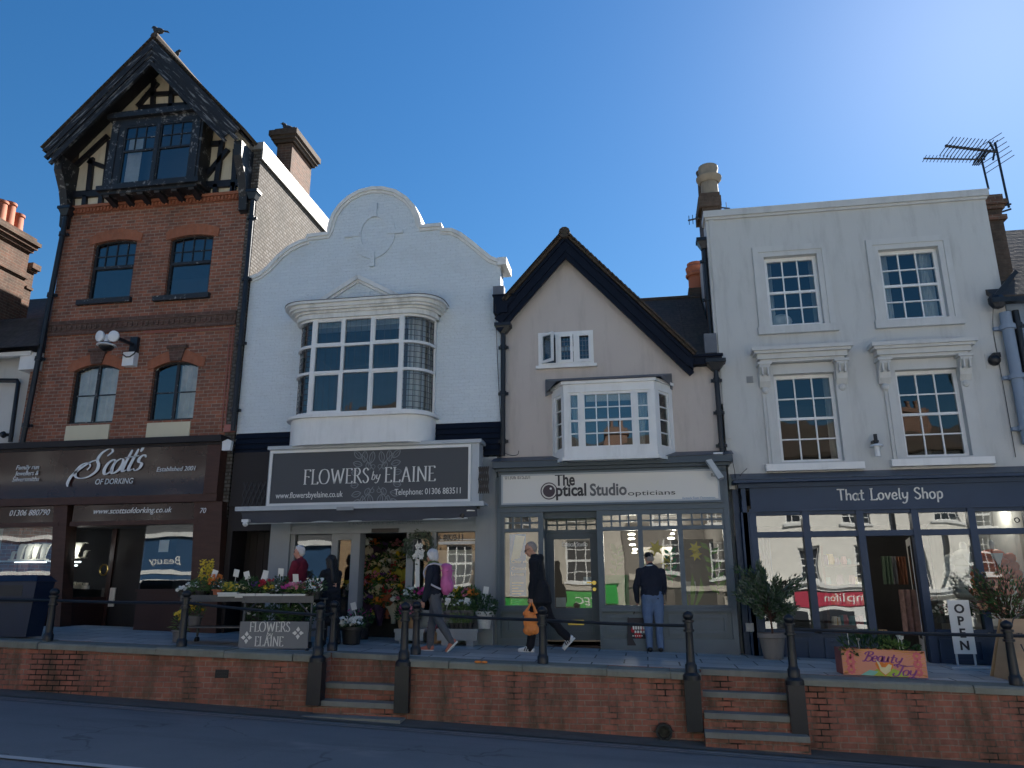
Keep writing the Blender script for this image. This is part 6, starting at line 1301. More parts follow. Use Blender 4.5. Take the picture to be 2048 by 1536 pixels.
# ================================================================ street: road, raised pavement, retaining wall, steps, railings
def sheet(x0, x1, y0, y1, zf, nx, ny):
    mb = MB(); vs = [(x0+(x1-x0)*i/nx, y0+(y1-y0)*j/ny, zf(x0+(x1-x0)*i/nx, y0+(y1-y0)*j/ny)) for j in range(ny+1) for i in range(nx+1)]
    return mb.add(vs, [(j*(nx+1)+i, j*(nx+1)+i+1, (j+1)*(nx+1)+i+1, (j+1)*(nx+1)+i) for j in range(ny) for i in range(nx)])
def asphalt():
    m, t, b, N, L = nodes('blue_grey_asphalt'); v = coords(t, N, L)
    n = noise_(N, L, v, 1.1, 8, .65); f = noise_(N, L, v, 120, 3, .6)
    c = mix_(N, L, n, (.125, .138, .148, 1), (.20, .215, .225, 1)); c = mix_(N, L, ramp_(N, L, f, .45, .7, (0, 0, 0, 1), (.4, .4, .4, 1)), c, (.32, .33, .34, 1))
    st = coords(t, N, L, (.25, 1.2, 1)); c = mix_(N, L, ramp_(N, L, noise_(N, L, st, 1.4, 6, .6), .52, .7, (0, 0, 0, 1), (.5, .5, .5, 1)), c, (.10, .11, .12, 1))
    pt = ramp_(N, L, noise_(N, L, coords(t, N, L, (.7, 1.1, 1)), .55, 4, .6), .66, .72, (0, 0, 0, 1), (.6, .6, .6, 1)); c = mix_(N, L, pt, c, (.28, .28, .28, 1))
    vo = N('ShaderNodeTexVoronoi', feature='DISTANCE_TO_EDGE'); vo.inputs['Scale'].default_value = .45; wv = N('ShaderNodeVectorMath', operation='MULTIPLY_ADD'); wn = N('ShaderNodeTexNoise'); wn.inputs['Scale'].default_value = 2.2; L(v, wn.inputs['Vector']); L(wn.outputs[1], wv.inputs[0]); wv.inputs[1].default_value = (.9, .9, 0); L(v, wv.inputs[2]); L(wv.outputs[0], vo.inputs['Vector'])
    ck = N('ShaderNodeMath', operation='MULTIPLY'); L(ramp_(N, L, vo.outputs[0], .003, .012, (1, 1, 1, 1), (0, 0, 0, 1)), ck.inputs[0]); L(ramp_(N, L, noise_(N, L, v, .4, 3, .5), .46, .56, (0, 0, 0, 1), (.4, .4, .4, 1)), ck.inputs[1]); c = mix_(N, L, ck.outputs[0], c, (.02, .022, .025, 1))
    c = mix_(N, L, ramp_(N, L, noise_(N, L, v, 55, 2, .5), .68, .76, (0, 0, 0, 1), (.6, .6, .6, 1)), c, (.3, .3, .29, 1))
    L(c, b.inputs['Base Color']); b.inputs['Roughness'].default_value = .75; b.inputs['Specular IOR Level'].default_value = .35; bump_(N, L, b, f, .35, .006); return m
def paving():
    m, t, b, N, L = nodes('riven_paving_slabs'); v = coords(t, N, L)
    bt = N('ShaderNodeTexBrick'); bt.offset = .43; L(v, bt.inputs['Vector']); bt.inputs['Scale'].default_value = 1; bt.inputs['Brick Width'].default_value = .85; bt.inputs['Row Height'].default_value = .58
    bt.inputs['Mortar Size'].default_value = .014; bt.inputs['Mortar Smooth'].default_value = .2; bt.inputs['Color1'].default_value = (.50, .50, .485, 1); bt.inputs['Color2'].default_value = (.37, .375, .37, 1); bt.inputs['Mortar'].default_value = (.05, .053, .05, 1)
    n = noise_(N, L, v, 2.2, 8, .7); c = mix_(N, L, ramp_(N, L, n, .4, .75, (0, 0, 0, 1), (.7, .7, .7, 1)), bt.outputs[0], (.26, .27, .27, 1))
    sp = ramp_(N, L, noise_(N, L, v, 17, 2, .5), .7, .73, (0, 0, 0, 1), (.5, .5, .5, 1)); c = mix_(N, L, sp, c, (.22, .23, .23, 1))
    L(c, b.inputs['Base Color']); b.inputs['Roughness'].default_value = .6; b.inputs['Specular IOR Level'].default_value = .4
    iv = N('ShaderNodeMath', operation='MULTIPLY_ADD'); L(n, iv.inputs[0]); iv.inputs[1].default_value = .5; i2 = N('ShaderNodeMath', operation='SUBTRACT'); i2.inputs[0].default_value = 1; L(bt.outputs[1], i2.inputs[1]); L(i2.outputs[0], iv.inputs[2])
    bump_(N, L, b, iv.outputs[0], .6, .012); return m
M_road, M_pave = asphalt(), paving()
M_gut = mat('dirty_gutter_concrete', (.10, .105, .098), .85, .45, 2.2, bump=.4, bs=40, stretch=(.5, 2, 1), dirt=.5)
WF = -3.05                                             # face of the retaining wall
tagk = dict(kind='structure')
solid('ground', sheet(-400, 400, -400, 400, lambda x, y: -9, 4, 4), mat('distant_ground', (.08, .08, .07), .9), **tagk)
solid('road', sheet(-60, 60, -13.2, WF+.2, lambda x, y: zr(x)+.06*(1-((y+8.1)/5.1)**2), 60, 12), M_road, **tagk)
solid('gutter', sheet(-60, 60, WF-.45, WF+.15, lambda x, y: zr(x)+.012+.06*(1-((y+8.1)/5.1)**2)+.05*max(0, (y-WF+.45)/.6), 60, 4), M_gut, **tagk)
M_line = peel('worn_road_paint', (.30, .285, .25), (.06, .06, .06), .56, (3, 9, 3)); M_lwhite = peel('white_road_paint', (.52, .52, .5), (.1, .1, .1), .60, (3, 9, 3))
zl = lambda x, y: zr(x)+.012+.004+.06*(1-((y+8.1)/5.1)**2)
solid('road_line', sheet(-60, 60, -3.86, -3.81, zl, 60, 1), M_line, **tagk); solid('road_line', sheet(-60, 60, -3.73, -3.68, zl, 60, 1), M_line, **tagk)
solid('centre_line', sheet(-16, -4.2, -7.3, -7.18, zl, 20, 1), M_lwhite, **tagk); solid('centre_line', sheet(-2.2, 6, -7.3, -7.18, zl, 20, 1), M_lwhite, **tagk)
G1 = (at(640, 1340, WF)[0], at(800, 1340, WF)[0]); G2 = (at(1405, 1380, WF)[0], at(1600, 1390, WF)[0]); CI = WF+.42
b = sheet(-30, 16, CI, .5, lambda x, y: zp(x, y), 46, 3)
pv = solid('pavement', b, M_pave, **tagk); b = MB(); b.quad((-30, CI+.004, zp(-30, CI)-.6), (16, CI+.004, zp(16, CI)-.6), (16, CI+.004, zp(16, CI)), (-30, CI+.004, zp(-30, CI))); solid('pavement_edge', b, M_wallbrk, **tagk); solid('back_ground', sheet(-60, 60, .5, 80, lambda x, y: zp(x, .5)-.06, 60, 1), M_gut, **tagk)  # back sheet is unseen, added to block sun from getting under the pavement
segs = [(-30, G1[0], 'long left stretch of the stained brick retaining wall under the flower stalls'), (G1[1], G2[0], 'middle stretch of the brick retaining wall between the two flights of steps'), (G2[1], 16, 'right stretch of the brick retaining wall, the darkest with damp stains')]
random.seed(3)
for x0, x1, lab in segs:
    t = thing('retaining_wall', lab, 'wall', ((x0+x1)/2, WF, zr((x0+x1)/2)), 'brick retaining walls along the raised pavement')
    n = max(6, int((x1-x0)/1)); b = MB()
    for i in range(n):
        a, c = x0+(x1-x0)*i/n, x0+(x1-x0)*(i+1)/n
        b.quad((a, WF, zr(a)-.2), (c, WF, zr(c)-.2), (c, WF, zp(c, WF)-.09), (a, WF, zp(a, WF)-.09))
    b.quad((x0, WF, zr(x0)-.2), (x0, CI+.6, zr(x0)-.2), (x0, CI+.6, zp(x0, CI)), (x0, WF, zp(x0, WF)-.09)); b.quad((x1, WF, zr(x1)-.2), (x1, WF, zp(x1, WF)-.09), (x1, CI+.6, zp(x1, CI)), (x1, CI+.6, zr(x1)-.2))
    part('brick_face', b, M_wallbrk, t)
    b = MB(); x = x0
    while x < x1-.05:
        l = min(random.uniform(.75, 1.25), x1-x); c = x+l-.008; dz = random.uniform(-.008, .012); o = random.uniform(-.015, .02); y0 = WF-.06+o
        q = [(x, y0, zp(x, y0)-.10), (c, y0, zp(c, y0)-.10), (c, CI, zp(c, CI)-.10), (x, CI, zp(x, CI)-.10)]; u = [(a, y_, z+.10+dz) for a, y_, z in q]
        u2 = [(a, y_+(.03 if y_ < CI-.1 else 0), z) for a, y_, z in u]; q2 = [(a, y_, z+.075+dz) for a, y_, z in q]
        b.add(q+q2+u2, [(0, 3, 2, 1), (0, 1, 5, 4), (1, 2, 6, 5), (2, 3, 7, 6), (3, 0, 4, 7), (4, 5, 9, 8), (5, 6, 10, 9), (6, 7, 11, 10), (7, 4, 8, 11), (8, 9, 10, 11)]); x += l
    part('coping_stones', b, M_stone, t)
def stairs(x0, x1, pys, xm, label, plat):
    t = thing('steps', label, 'steps', ((x0+x1)/2, WF, zr((x0+x1)/2)), 'flights of stone steps in the wall')
    s = MB(); r = MB(); y = CI+.3; zt_ = zp((x0+x1)/2, CI)+.002; n = len(pys); tilt = -.02
    s.add([(x0+.02, y-.32, zp(x0, y)-.085), (x1-.02, y-.32, zp(x1, y)-.085), (x1-.02, CI+.02, zp(x1, y)-.085), (x0+.02, CI+.02, zp(x0, y)-.085), (x0+.02, y-.32, zp(x0, y-.3)+.003), (x1-.02, y-.32, zp(x1, y-.3)+.003), (x1-.02, CI+.3, zp(x1, CI+.3)+.003), (x0+.02, CI+.3, zp(x0, CI+.3)+.003)], [(0, 1, 5, 4), (4, 5, 6, 7), (0, 3, 2, 1)])
    yy = y-.26; zprev = zp((x0+x1)/2, yy)-.085
    for i, py in enumerate(pys):
        yn = yy-.25; z = P(xm, py, yn).z; e = .0 if i < n-1 else plat
        sl = (x1-x0)*-.012
        r.add([(x0-e*.5, yy, z-.1), (x1+e*.5, yy, z-.1), (x1+e*.5, yy, zprev+.0), (x0-e*.5, yy, zprev)], [(0, 1, 2, 3)])
        s.add([(x0-e, yn-.03, z-.075-sl), (x1+e, yn-.03, z-.075+sl), (x1+e, yy+.01, z-.075+sl), (x0-e, yy+.01, z-.075-sl), (x0-e, yn-.03, z-sl), (x1+e, yn-.03, z+sl), (x1+e, yy+.01, z+sl), (x0-e, yy+.01, z-sl)], [(0, 3, 2, 1), (4, 5, 6, 7), (0, 1, 5, 4), (1, 2, 6, 5), (2, 3, 7, 6), (3, 0, 4, 7)])
        yy = yn; zprev = z-.07
    r.box(x0-plat, x1+plat, yy, yy+.25, zr(x1)-.3, zprev)
    part('step_stones', s, M_step, t); part('brick_risers', r, M_wallbrk, t)
stairs(G1[0], G1[1], (1368, 1404, 1436), 720, 'flight of worn stone steps in front of the florist, the shorter flight', .12)
stairs(G2[0], G2[1], (1386, 1429, 1468), 1500, 'flight of worn stone steps right of the optician, the taller flight', .02)
# drain outlet, air brick, dropped things
t = thing('drain_outlet', 'round drain pipe end poking from the middle brick wall', 'drain', P(1328, 1462, WF)); q = P(1328, 1462, WF); b = MB()
n = 18; cir = lambda r: [(q.x+r*math.cos(i*6.2832/n), q.z+r*math.sin(i*6.2832/n)) for i in range(n)]
b.slab(cir(.115), [cir(.082)], WF-.12, WF+.1); part('pipe_end', b, M_iron, t, 40); b = MB(); b.slab(cir(.0825), [], WF-.02, WF-.01); part('dark_bore', b, M_blackplastic, t)
b = MB(); q = rc(433, 455, 1339, 1356, WF); b.box(q[0]-.02, q[1]+.02, WF-.006, WF-.001, q[2], q[3])
for i in range(6): z = q[2]+(q[3]-q[2])*(i+.5)/6; b.box(q[0], q[1], WF-.014, WF-.006, z-.009, z+.009)
solid('air_brick', b, M_blackplastic, 'small dark louvred air brick in the left wall below the trolleys', 'vent')
M_or = mat('bright_orange_plastic', (.8, .24, .05), .6, .15, 5)
q = gp(958, 1328); b = MB(); b.ball((q.x-.05, WF-.03, zp(q.x, WF)+.012), (.06, .035, .02), 8); b.ball((q.x+.05, WF-.04, zp(q.x, WF)+.01), (.05, .03, .018), 8); solid('litter', b, M_or, 'scrap of bright orange litter on the coping edge right of the florist steps', 'litter', smooth=60)
# railing posts and rails
post0 = None
def post(px, base_py, top_py, y, label, low=None):
    """cast iron post: fluted column, collar, acorn head; low = pixel row where a stair post meets the lower step"""
    x = at(px, base_py, y)[0]; zb_ = zp(x, y); zt_ = at(px, top_py, y)[1]; H = zt_-zb_
    z0 = at(px, low, y)[1]-zb_ if low else 0
    t = thing('railing_post', label, 'post', (x, y, zb_+min(0, z0)), 'cast iron railing posts'); o = -min(0, z0)
    b = MB(); b.lathe([(.085, o), (.085, o+.10), (.07, o+.12), (.062, o+.15), (.052, o+H-.28), (.054, o+H-.27)], 0, 0, 10)
    if low: b.box(-.11, .11, -.09, .1, 0, o-.1); b.lathe([(.13, o-.1), (.13, o-.04), (.09, o)], 0, 0, 10)
    part('column', b, M_iron, t, 40, local=True)
    b = MB(); h = o+H; b.lathe([(.056, h-.29), (.078, h-.285), (.078, h-.255), (.06, h-.25), (.06, h-.16), (.082, h-.155), (.082, h-.125), (.05, h-.12), (.075, h-.085), (.08, h-.06), (.06, h-.025), (.022, h-.005), (.018, h)], 0, 0, 12); part('capped_head', b, M_iron, t, 40, local=True)
    return Vector((x, y, zb_+H-.205))
EY = WF+.22
pts = {}
for key, px, bp, tp, y, low, lab in (('a', 95, 1283, 1176, EY, None, 'railing post beside the navy litter bin'), ('b', 362, 1300, 1180, EY, None, 'railing post at the left end of the flower trolleys'), ('c', 636, 1308, 1203, WF-.03, 1410, 'front railing post left of the florist steps, reaching down to the lower step'), ('c2', 664, 1306, 1200, CI+.25, None, 'rear railing post left of the florist steps, behind the taller front one'),
    ('d', 808, 1318, 1204, WF-.03, 1425, 'front railing post right of the florist steps, reaching down to the lower step'), ('d2', 831, 1314, 1202, CI+.25, None, 'rear railing post right of the florist steps, by the walking woman'), ('e', 1086, 1326, 1212, EY, None, 'railing post in front of the orange bag'), ('f', 1383, 1350, 1222, WF-.03, 1462, 'railing post left of the taller steps, reaching down to the road'), ('g', 1589, 1362, 1228, WF-.03, 1488, 'railing post right of the taller steps, beside the olive bush'), ('h', 2034, 1378, 1240, EY, None, 'railing post at the right edge in front of the wooden board')):
    pts[key] = post(px, bp, tp, y, lab, low)
def rail(p, q, label):
    b = MB(); n = 8; b.tube([Vector(p).lerp(Vector(q), i/n)+Vector((0, 0, -.012*math.sin(i/n*math.pi))) for i in range(n+1)], .024, 8); solid('handrail', b, M_iron, label, 'rail', 'iron rails between the posts', smooth=40)
rail(pts['a']+Vector((-5, 0, .12)), pts['a'], 'iron rail running out of the left edge behind the bin'); rail(pts['a'], pts['b'], 'iron rail crossing the jeweller doorway'); rail(pts['b'], pts['c'], 'iron rail in front of the flower trolleys')
rail(pts['c'], pts['c2'], 'short iron rail joining the two posts left of the florist steps'); rail(pts['d'], pts['d2'], 'short iron rail joining the two posts right of the florist steps')
rail(pts['d2'], pts['e'], 'iron rail from the florist steps to the orange bag'); rail(pts['e'], pts['f'], 'iron rail crossing the optician window'); rail(pts['g'], pts['h'], 'iron rail in front of the pink planter'); rail(pts['h'], pts['h']+Vector((5, 0, -.16)), 'iron rail running out of the right edge')
# ================================================================ planting kit
M_leaf = [mat('leaf_%s' % n, c, .55, .4, 9, spec=.4) for n, c in (('dark_green', (.03, .075, .025)), ('mid_green', (.06, .13, .035)), ('light_green', (.12, .2, .06)), ('grey_green', (.075, .105, .075)), ('bronze', (.12, .05, .04)))]
def fcol(n, c): return mat('petal_'+n, c, .6, .25, 12)
F_yel, F_or, F_red, F_pink, F_whi, F_pur, F_mag = fcol('yellow', (.68, .48, .04)), fcol('orange', (.68, .2, .03)), fcol('crimson', (.38, .015, .03)), fcol('pink', (.62, .2, .28)), fcol('white', (.72, .72, .68)), fcol('purple', (.16, .06, .25)), fcol('magenta', (.45, .04, .22))
F_cream = fcol('cream', (.7, .62, .36)); F_peach = fcol('peach', (.68, .36, .2))
def rnd_in(r):
    while True:
        v = Vector((random.uniform(-1, 1), random.uniform(-1, 1), random.uniform(-1, 1)))
        if v.length <= 1: return Vector((v.x*r[0], v.y*r[1], v.z*r[2]))
def leafage(mb, c, r, n, ln, wd, upw=.3):
    c = Vector(c)
    for _ in range(n):
        v = rnd_in(r); d = Vector((v.x/r[0], v.y/r[1], v.z/r[2]*.6+upw+random.uniform(-.4, .4)))+Vector((random.uniform(-.5, .5), random.uniform(-.5, .5), 0)); mb.leaf(c+v, d, ln*random.uniform(.6, 1.3), wd*random.uniform(.7, 1.2))
def bloom(mb, c, r, n=6, up=None):
    c = Vector(c); d = Vector(up or (random.uniform(-.5, .5), random.uniform(-1, -.1), random.uniform(.2, 1))).normalized(); a = d.cross(Vector((.3, .2, 1))).normalized(); e = a.cross(d)
    for i in range(n):
        t = 6.2832*i/n; o = a*math.cos(t)+e*math.sin(t); s_ = a*math.cos(t+1.57)+e*math.sin(t+1.57); mb.add([c, c+o*r*.7+s_*r*.4+d*r*.2, c+o*r+d*r*.3, c+o*r*.7-s_*r*.4+d*r*.2], [(0, 1, 2, 3)])
    mb.ball(c+d*r*.15, r*.28, 6)
def card(t, x, y, z, w_=.10, h=.13, tilt=.2, rz=0, m=None):
    b = MB(); b.box(-w_/2, w_/2, -.004, .004, .0, h); b.tube([(0, .006, .05), (0, .006, -.2)], .005, 5); M3 = Matrix.Rotation(rz, 3, 'Y') @ Matrix.Rotation(tilt, 3, 'X')
    b.v = [tuple(M3 @ Vector(v)+Vector((x, y, z))) for v in b.v]; part('price_card', b, m or M_letter, t, local=True)
M_potg = mat('grey_plastic_pot', (.12, .12, .13), .5, .15, 5); M_potw = mat('white_wicker_pot', (.55, .55, .54), .7, .3, 30, bump=.8, bs=60); M_potb = mat('black_plastic_pot', (.02, .02, .022), .5, .2, 5)
M_tray = mat('white_polystyrene_tray', (.62, .63, .62), .7, .08, 8); M_kraft = mat('brown_kraft_paper', (.32, .2, .11), .8, .15, 6); M_soil = mat('dark_compost', (.025, .018, .013), .95, .4, 20)
def potted(loc, label, pot=None, pr=(.07, .1, .13), fol=(0, .12, .12, 60, .07, .03), fl=None, cardz=None, group=None, rz=0, tray=None, rows=0):
    """one plant: pot or tray, foliage, flower heads, price card"""
    t = thing('potted_plant', label, 'plant', loc, group, rz); zt_ = 0
    if tray:
        w_, d, h = tray; b = MB(); b.box(-w_/2, w_/2, -d/2, d/2, 0, h*.6); b.box(-w_/2-.01, w_/2+.01, -d/2-.01, d/2+.01, h*.6, h)
        for i in range(5): x = -w_/2+w_*(i+.5)/5; b.box(x-.02, x+.02, -d/2-.016, -d/2-.01, .01, h*.9)
        part('tray', b, M_tray, t, local=True); zt_ = h
    elif pot:
        b = MB(); b.lathe(pot_prof(pr[0], pr[1], pr[2]), 0, 0, 14); part('pot', b, pot, t, 40, local=True); zt_ = pr[2]*.85
    mi, rx, rz_, n, ln, wd = fol; b = MB(); ry = min(rx, tray[1]/2 if tray else rx); leafage(b, (0, 0, zt_+rz_*.8), (rx*1.1, ry*1.1, rz_*1.15), int(n*1.9), ln*.85, wd*.9)
    if rows:
        for i in range(rows):
            for j in range(4): x = -rx+2*rx*(i+.5)/rows+random.uniform(-.02, .02); b.leaf((x, random.uniform(-ry, ry), zt_), (random.uniform(-.15, .15), random.uniform(-.15, .15), 1), .2*random.uniform(.7, 1.1), .015)
    part('foliage', b, M_leaf[mi], t, local=True)
    if fl:
        m_, k, r, zlo, zhi = fl; b = MB()
        for _ in range(int(k*1.7)): v = rnd_in((rx*1.1, ry*1.1, 1)); bloom(b, (v.x, v.y-.02, zt_+random.uniform(zlo, zhi)), r*random.uniform(.8, 1.2))
        part('flower_heads', b, m_, t, local=True)
    if cardz is not None: card(t, random.uniform(-.05, .05), -.03, zt_+cardz, tilt=random.uniform(-.1, .35), rz=random.uniform(-.3, .3))
    return t
# ---------------------------------------------------------------- flower trolleys
M_galv = mat('dull_galvanised_steel', (.10, .105, .11), .5, .3, 8, metal=.4)
def trolley(px0, px1, py_top, y0, dep, label, braces):
    a, c = at(px0, py_top, y0), at(px1, py_top, y0); x0, x1 = a[0], c[0]; zt_ = (a[1]+c[1])/2; xm = (x0+x1)/2; zg = zp(xm, y0)
    t = thing('flower_trolley', label, 'trolley', (xm, y0, zg), 'steel flower trolleys')
    b = MB(); b.box(x0, x1, y0, y0+dep, zt_-.06, zt_-.03); b.slab(rect(x0, x1, zt_-.11, zt_), [rect(x0+.03, x1-.03, zt_-.1, zt_-.02)], y0-.01, y0); b.box(x0, x1, y0-.005, y0+.0, zt_-.1, zt_-.015); part('table_top', b, M_galv, t)
    for x in (x0+.04, x1-.04):
        for y in (y0+.03, y0+dep-.03): b = MB(); b.tube([(x, y, zt_-.06), (x, y, zg+.12)], .019, 8); part('leg', b, M_galv, t, 40); b = MB(); b.tube([(x-.02, y, zg+.06), (x+.02, y, zg+.06)], .055, 12); part('castor', b, M_blackplastic, t, 40)
    b = MB(); b.box(x0, x1, y0, y0+dep, zg+.28, zg+.30); part('shelf', b, M_galv, t)
    if braces:
        b = MB()
        for x, s_ in ((x0+.04, 1), (x1-.04, -1)): b.tube([(x, y0, zt_-.3), (x+.22*s_, y0, zt_-.1)], .012, 6); b.tube([(x, y0, zt_-.6), (x+.14*s_, y0, zt_-.42)], .012, 6)
        part('brace', b, M_galv, t)
    return x0, x1, zt_, zg
TY = -2.42
T1 = trolley(362, 494, 1190, TY, .6, 'left steel flower trolley with open frame below', False); T2 = trolley(486, 628, 1192, TY-.05, .6, 'right steel flower trolley carrying the grey florist board', True)
G = 'plants on the flower trolleys'
def onT(px, py=1178, dy=.12): q = P(px, py, TY+dy); return q.x
random.seed(21)
z1, z2 = T1[2]-.028, T2[2]-.028
potted((onT(397), TY+.34, z1), 'tall yellow flowering branches at the left end of the left trolley', M_potb, (.07, .1, .13), (2, .13, .24, 70, .06, .02), (F_yel, 110, .022, .1, .52), group=G)
potted((onT(366), TY+.1, z1), 'small white flowering pot at the far left end of the left trolley', M_potb, (.05, .07, .08), (3, .08, .05, 40, .05, .02), (F_whi, 14, .028, .04, .1), group=G)
potted((onT(404), TY+.1, z1), 'low spreading green plant in front of the yellow branches', M_potb, (.08, .1, .1), (1, .16, .12, 110, .07, .03), None, group=G)
potted((onT(425), TY+.2, z1), 'orange flowered pot with a peach price card on the left trolley', M_potb, (.07, .09, .12), (1, .12, .09, 70, .06, .025), (F_or, 26, .03, .1, .26), .22, group=G)
potted((onT(440), TY+.07, z1), 'grey leaved plant in a terracotta pot on the left trolley', M_terra, (.07, .09, .12), (3, .1, .1, 90, .06, .02), (F_whi, 5, .015, .05, .15), group=G)
potted((onT(466), TY+.07, z1), 'tray of yellow shoots on the left trolley', None, fol=(2, .15, .06, 40, .06, .02), fl=(F_yel, 40, .018, .03, .14), tray=(.34, .26, .07), cardz=None, group=G, rows=12)
potted((onT(455), TY+.36, z1), 'green pot with a folded white price card behind the yellow shoots', M_potb, (.06, .08, .1), (0, .1, .08, 60, .06, .03), None, .25, group=G)
potted((onT(500), TY+.1, z2), 'tray of dark green seedlings with a tall white card on the right trolley', None, fol=(0, .19, .14, 170, .07, .035), tray=(.36, .28, .07), cardz=.24, group=G)
potted((onT(529), TY+.12, z2), 'crimson flowered tray between two white cards on the right trolley', None, fol=(0, .14, .09, 110, .06, .03), fl=(F_red, 22, .034, .1, .22), tray=(.28, .26, .07), cardz=.22, group=G)
potted((onT(516), TY+.34, z2), 'leafy plant with a slanted cream card behind the crimson tray', M_potb, (.07, .09, .11), (1, .13, .11, 90, .06, .03), None, .24, group=G)
potted((onT(556), TY+.09, z2), 'grey green trailing tray in the middle of the right trolley', None, fol=(3, .14, .11, 120, .07, .02), fl=(F_whi, 6, .02, .05, .14), tray=(.3, .26, .06), group=G)
potted((onT(549), TY+.36, z2), 'dark foliage plant with a patterned card behind the trailing tray', M_potb, (.07, .09, .12), (0, .13, .14, 90, .08, .03), None, .26, group=G)
potted((onT(597), TY+.1, z2), 'tray of pink and cream primulas with a bright white card on the right trolley', None, fol=(2, .19, .08, 130, .08, .04), fl=(F_pink, 26, .035, .08, .18), tray=(.38, .28, .06), cardz=.2, group=G)
potted((onT(606), TY+.36, z2), 'peach flowered pot behind the pink primulas', M_potb, (.07, .09, .11), (1, .12, .08, 80, .07, .03), (F_peach, 12, .035, .08, .18), group=G)
potted((onT(635), TY+.05, z2-.03), 'white flowered trailing pot at the right end of the right trolley', M_potb, (.08, .1, .13), (0, .16, .13, 130, .06, .03), (F_whi, 18, .032, .02, .22), group=G)
potted((onT(575), TY+.55, T2[3]+.25), 'spiky yucca standing tall behind the right trolley', M_potg, (.12, .15, .38), (0, .05, .05, 8, .1, .03), None) if False else None
for k, (px, dy, z, mi, f, h, wn) in enumerate(((380, .22, z1, 1, F_whi, .16, 'white'), (412, .38, z1, 0, F_red, .18, 'red'), (430, .36, z1, 2, F_pink, .17, 'pink'), (448, .24, z1, 1, F_yel, .15, 'yellow'), (474, .28, z1, 0, F_pur, .16, 'purple'), (486, .1, z2, 2, F_cream, .13, 'cream'), (512, .2, z2, 1, F_pur, .17, 'purple'), (538, .22, z2, 0, F_pink, .18, 'pink'), (543, .08, z2, 2, F_yel, .12, 'yellow'), (566, .22, z2, 1, F_red, .17, 'red'), (576, .08, z2, 0, F_mag, .13, 'magenta'), (584, .28, z2, 2, F_whi, .18, 'white'), (618, .14, z2, 1, F_or, .14, 'orange'), (622, .34, z2, 0, F_mag, .18, 'magenta'))):
    potted((onT(px), TY+dy, z), 'small pot of %s flowers on the %s trolley, %s' % (wn, 'left' if z is z1 else 'right', ('near its left end', 'behind the orange flowers', 'left of the folded card', 'beside the terracotta pot', 'at its right end', 'at its left end', 'behind the dark seedlings', 'behind the crimson tray', 'in front of the crimson tray', 'behind the trailing tray', 'in front of the trailing tray', 'left of the peach flowers', 'right of the pink primulas', 'at the back of its right end')[k]), M_potb, (.05, .07, .09), (mi, .1, .09, 50, .06, .028), (f, 12, .03, h*.5, h), None, G)
sp_ = thing('spiky_plant', 'spiky dark yucca behind the right trolley near the red jumper', 'plant', (onT(572, 1140, .9), TY+.95, zp(-5.5, TY+.95)))
b = MB(); b.lathe(pot_prof(.13, .17, .62), 0, 0, 14); part('pot', b, M_potg, sp_, 40, local=True); b = MB()
for i in range(46): a = random.uniform(0, 6.28); e = random.uniform(.25, 1.5); b.leaf((0, 0, .66), (math.cos(a)*math.cos(e), math.sin(a)*math.cos(e), math.sin(e)), random.uniform(.28, .42), .035)
part('leaves', b, M_leaf[0], sp_, local=True)
Gs = 'plants on the lower trolley shelves'
for k, (px, mi, f) in enumerate(((505, 0, F_whi), (540, 0, None), (575, 1, None), (602, 0, F_whi))):
    potted((onT(px, 1235), TY+.25, T2[3]+.305), ('white flowered', 'dark leaved', 'fern green', 'white tipped')[k]+' plant on the lower shelf behind the grey florist board, '+('leftmost', 'left of centre', 'right of centre', 'rightmost')[k], M_potb, (.08, .1, .13), (mi, .17, .15, 130, .09, .035), (f, 5, .03, .1, .3) if f else None, group=Gs)
potted((onT(350, 1240), TY+.3, zp(-8, -2)+.0), 'daffodil pot on the pavement beside the left trolley', M_potg, (.1, .12, .2), (2, .1, .16, 60, .12, .02), (F_yel, 7, .04, .2, .36))
potted((onT(378, 1240), TY+.3, T1[3]+.31), 'yellow flowered pot on the lower shelf of the left trolley', M_potg, (.1, .12, .16), (1, .12, .12, 70, .08, .03), (F_yel, 6, .035, .12, .25), group=Gs)
bd = thing('florist_board', 'grey florist board with white lettering hung on the front of the right trolley', 'sign', (at(546, 1298, TY-.12)[0], TY-.12, zp(-6, TY)+.05)); yb = TY-.12
q = rc(479, 617, 1243, 1297, yb); b = MB(); b.box(q[0], q[1], yb-.008, yb+.008, q[2], q[3]); part('board', b, mat('mid_grey_board', (.17, .18, .20), .55, .04, 1), bd)
b = MB(); yl = yb-.0085
for s_, x0, x1, py in (('FLOWERS', 499, 580, 1263), ('ELAINE', 509, 566, 1292)): a, c = at(x0, py, yl), at(x1, py, yl); letters(b, s_, a[0], a[1], yl, at(540, py-19, yl)[1]-at(540, py, yl)[1], c[0]-a[0], .11, .04)
a = at(536, 1273, yl); letters(b, 'by', a[0]-.03, a[1], yl, .08, .1, .12, .04, .2); part('lettering', b, M_letter, bd)
for px, py in ((493, 1275), (596, 1266)):
    b = MB(); c = at(px, py, yl)
    for i in range(4):
        a_ = i*math.pi/2; d = Vector((math.cos(a_), 0, math.sin(a_))); n_ = Vector((-d.z, 0, d.x)); o = Vector((c[0], yl, c[1])); b.prism([o+d*.018, o+d*.05-n_*.035, o+d*.1, o+d*.05+n_*.035], (0, -.004, 0))
    part('diamond_emblem', b, M_letter, bd)
b = MB()
for px in (481, 614): a = at(px, 1302, yb); b.tube([(a[0]-.015, yb, a[1]), (a[0]+.015, yb, a[1])], .04, 10)
part('castor', b, M_blackplastic, bd)
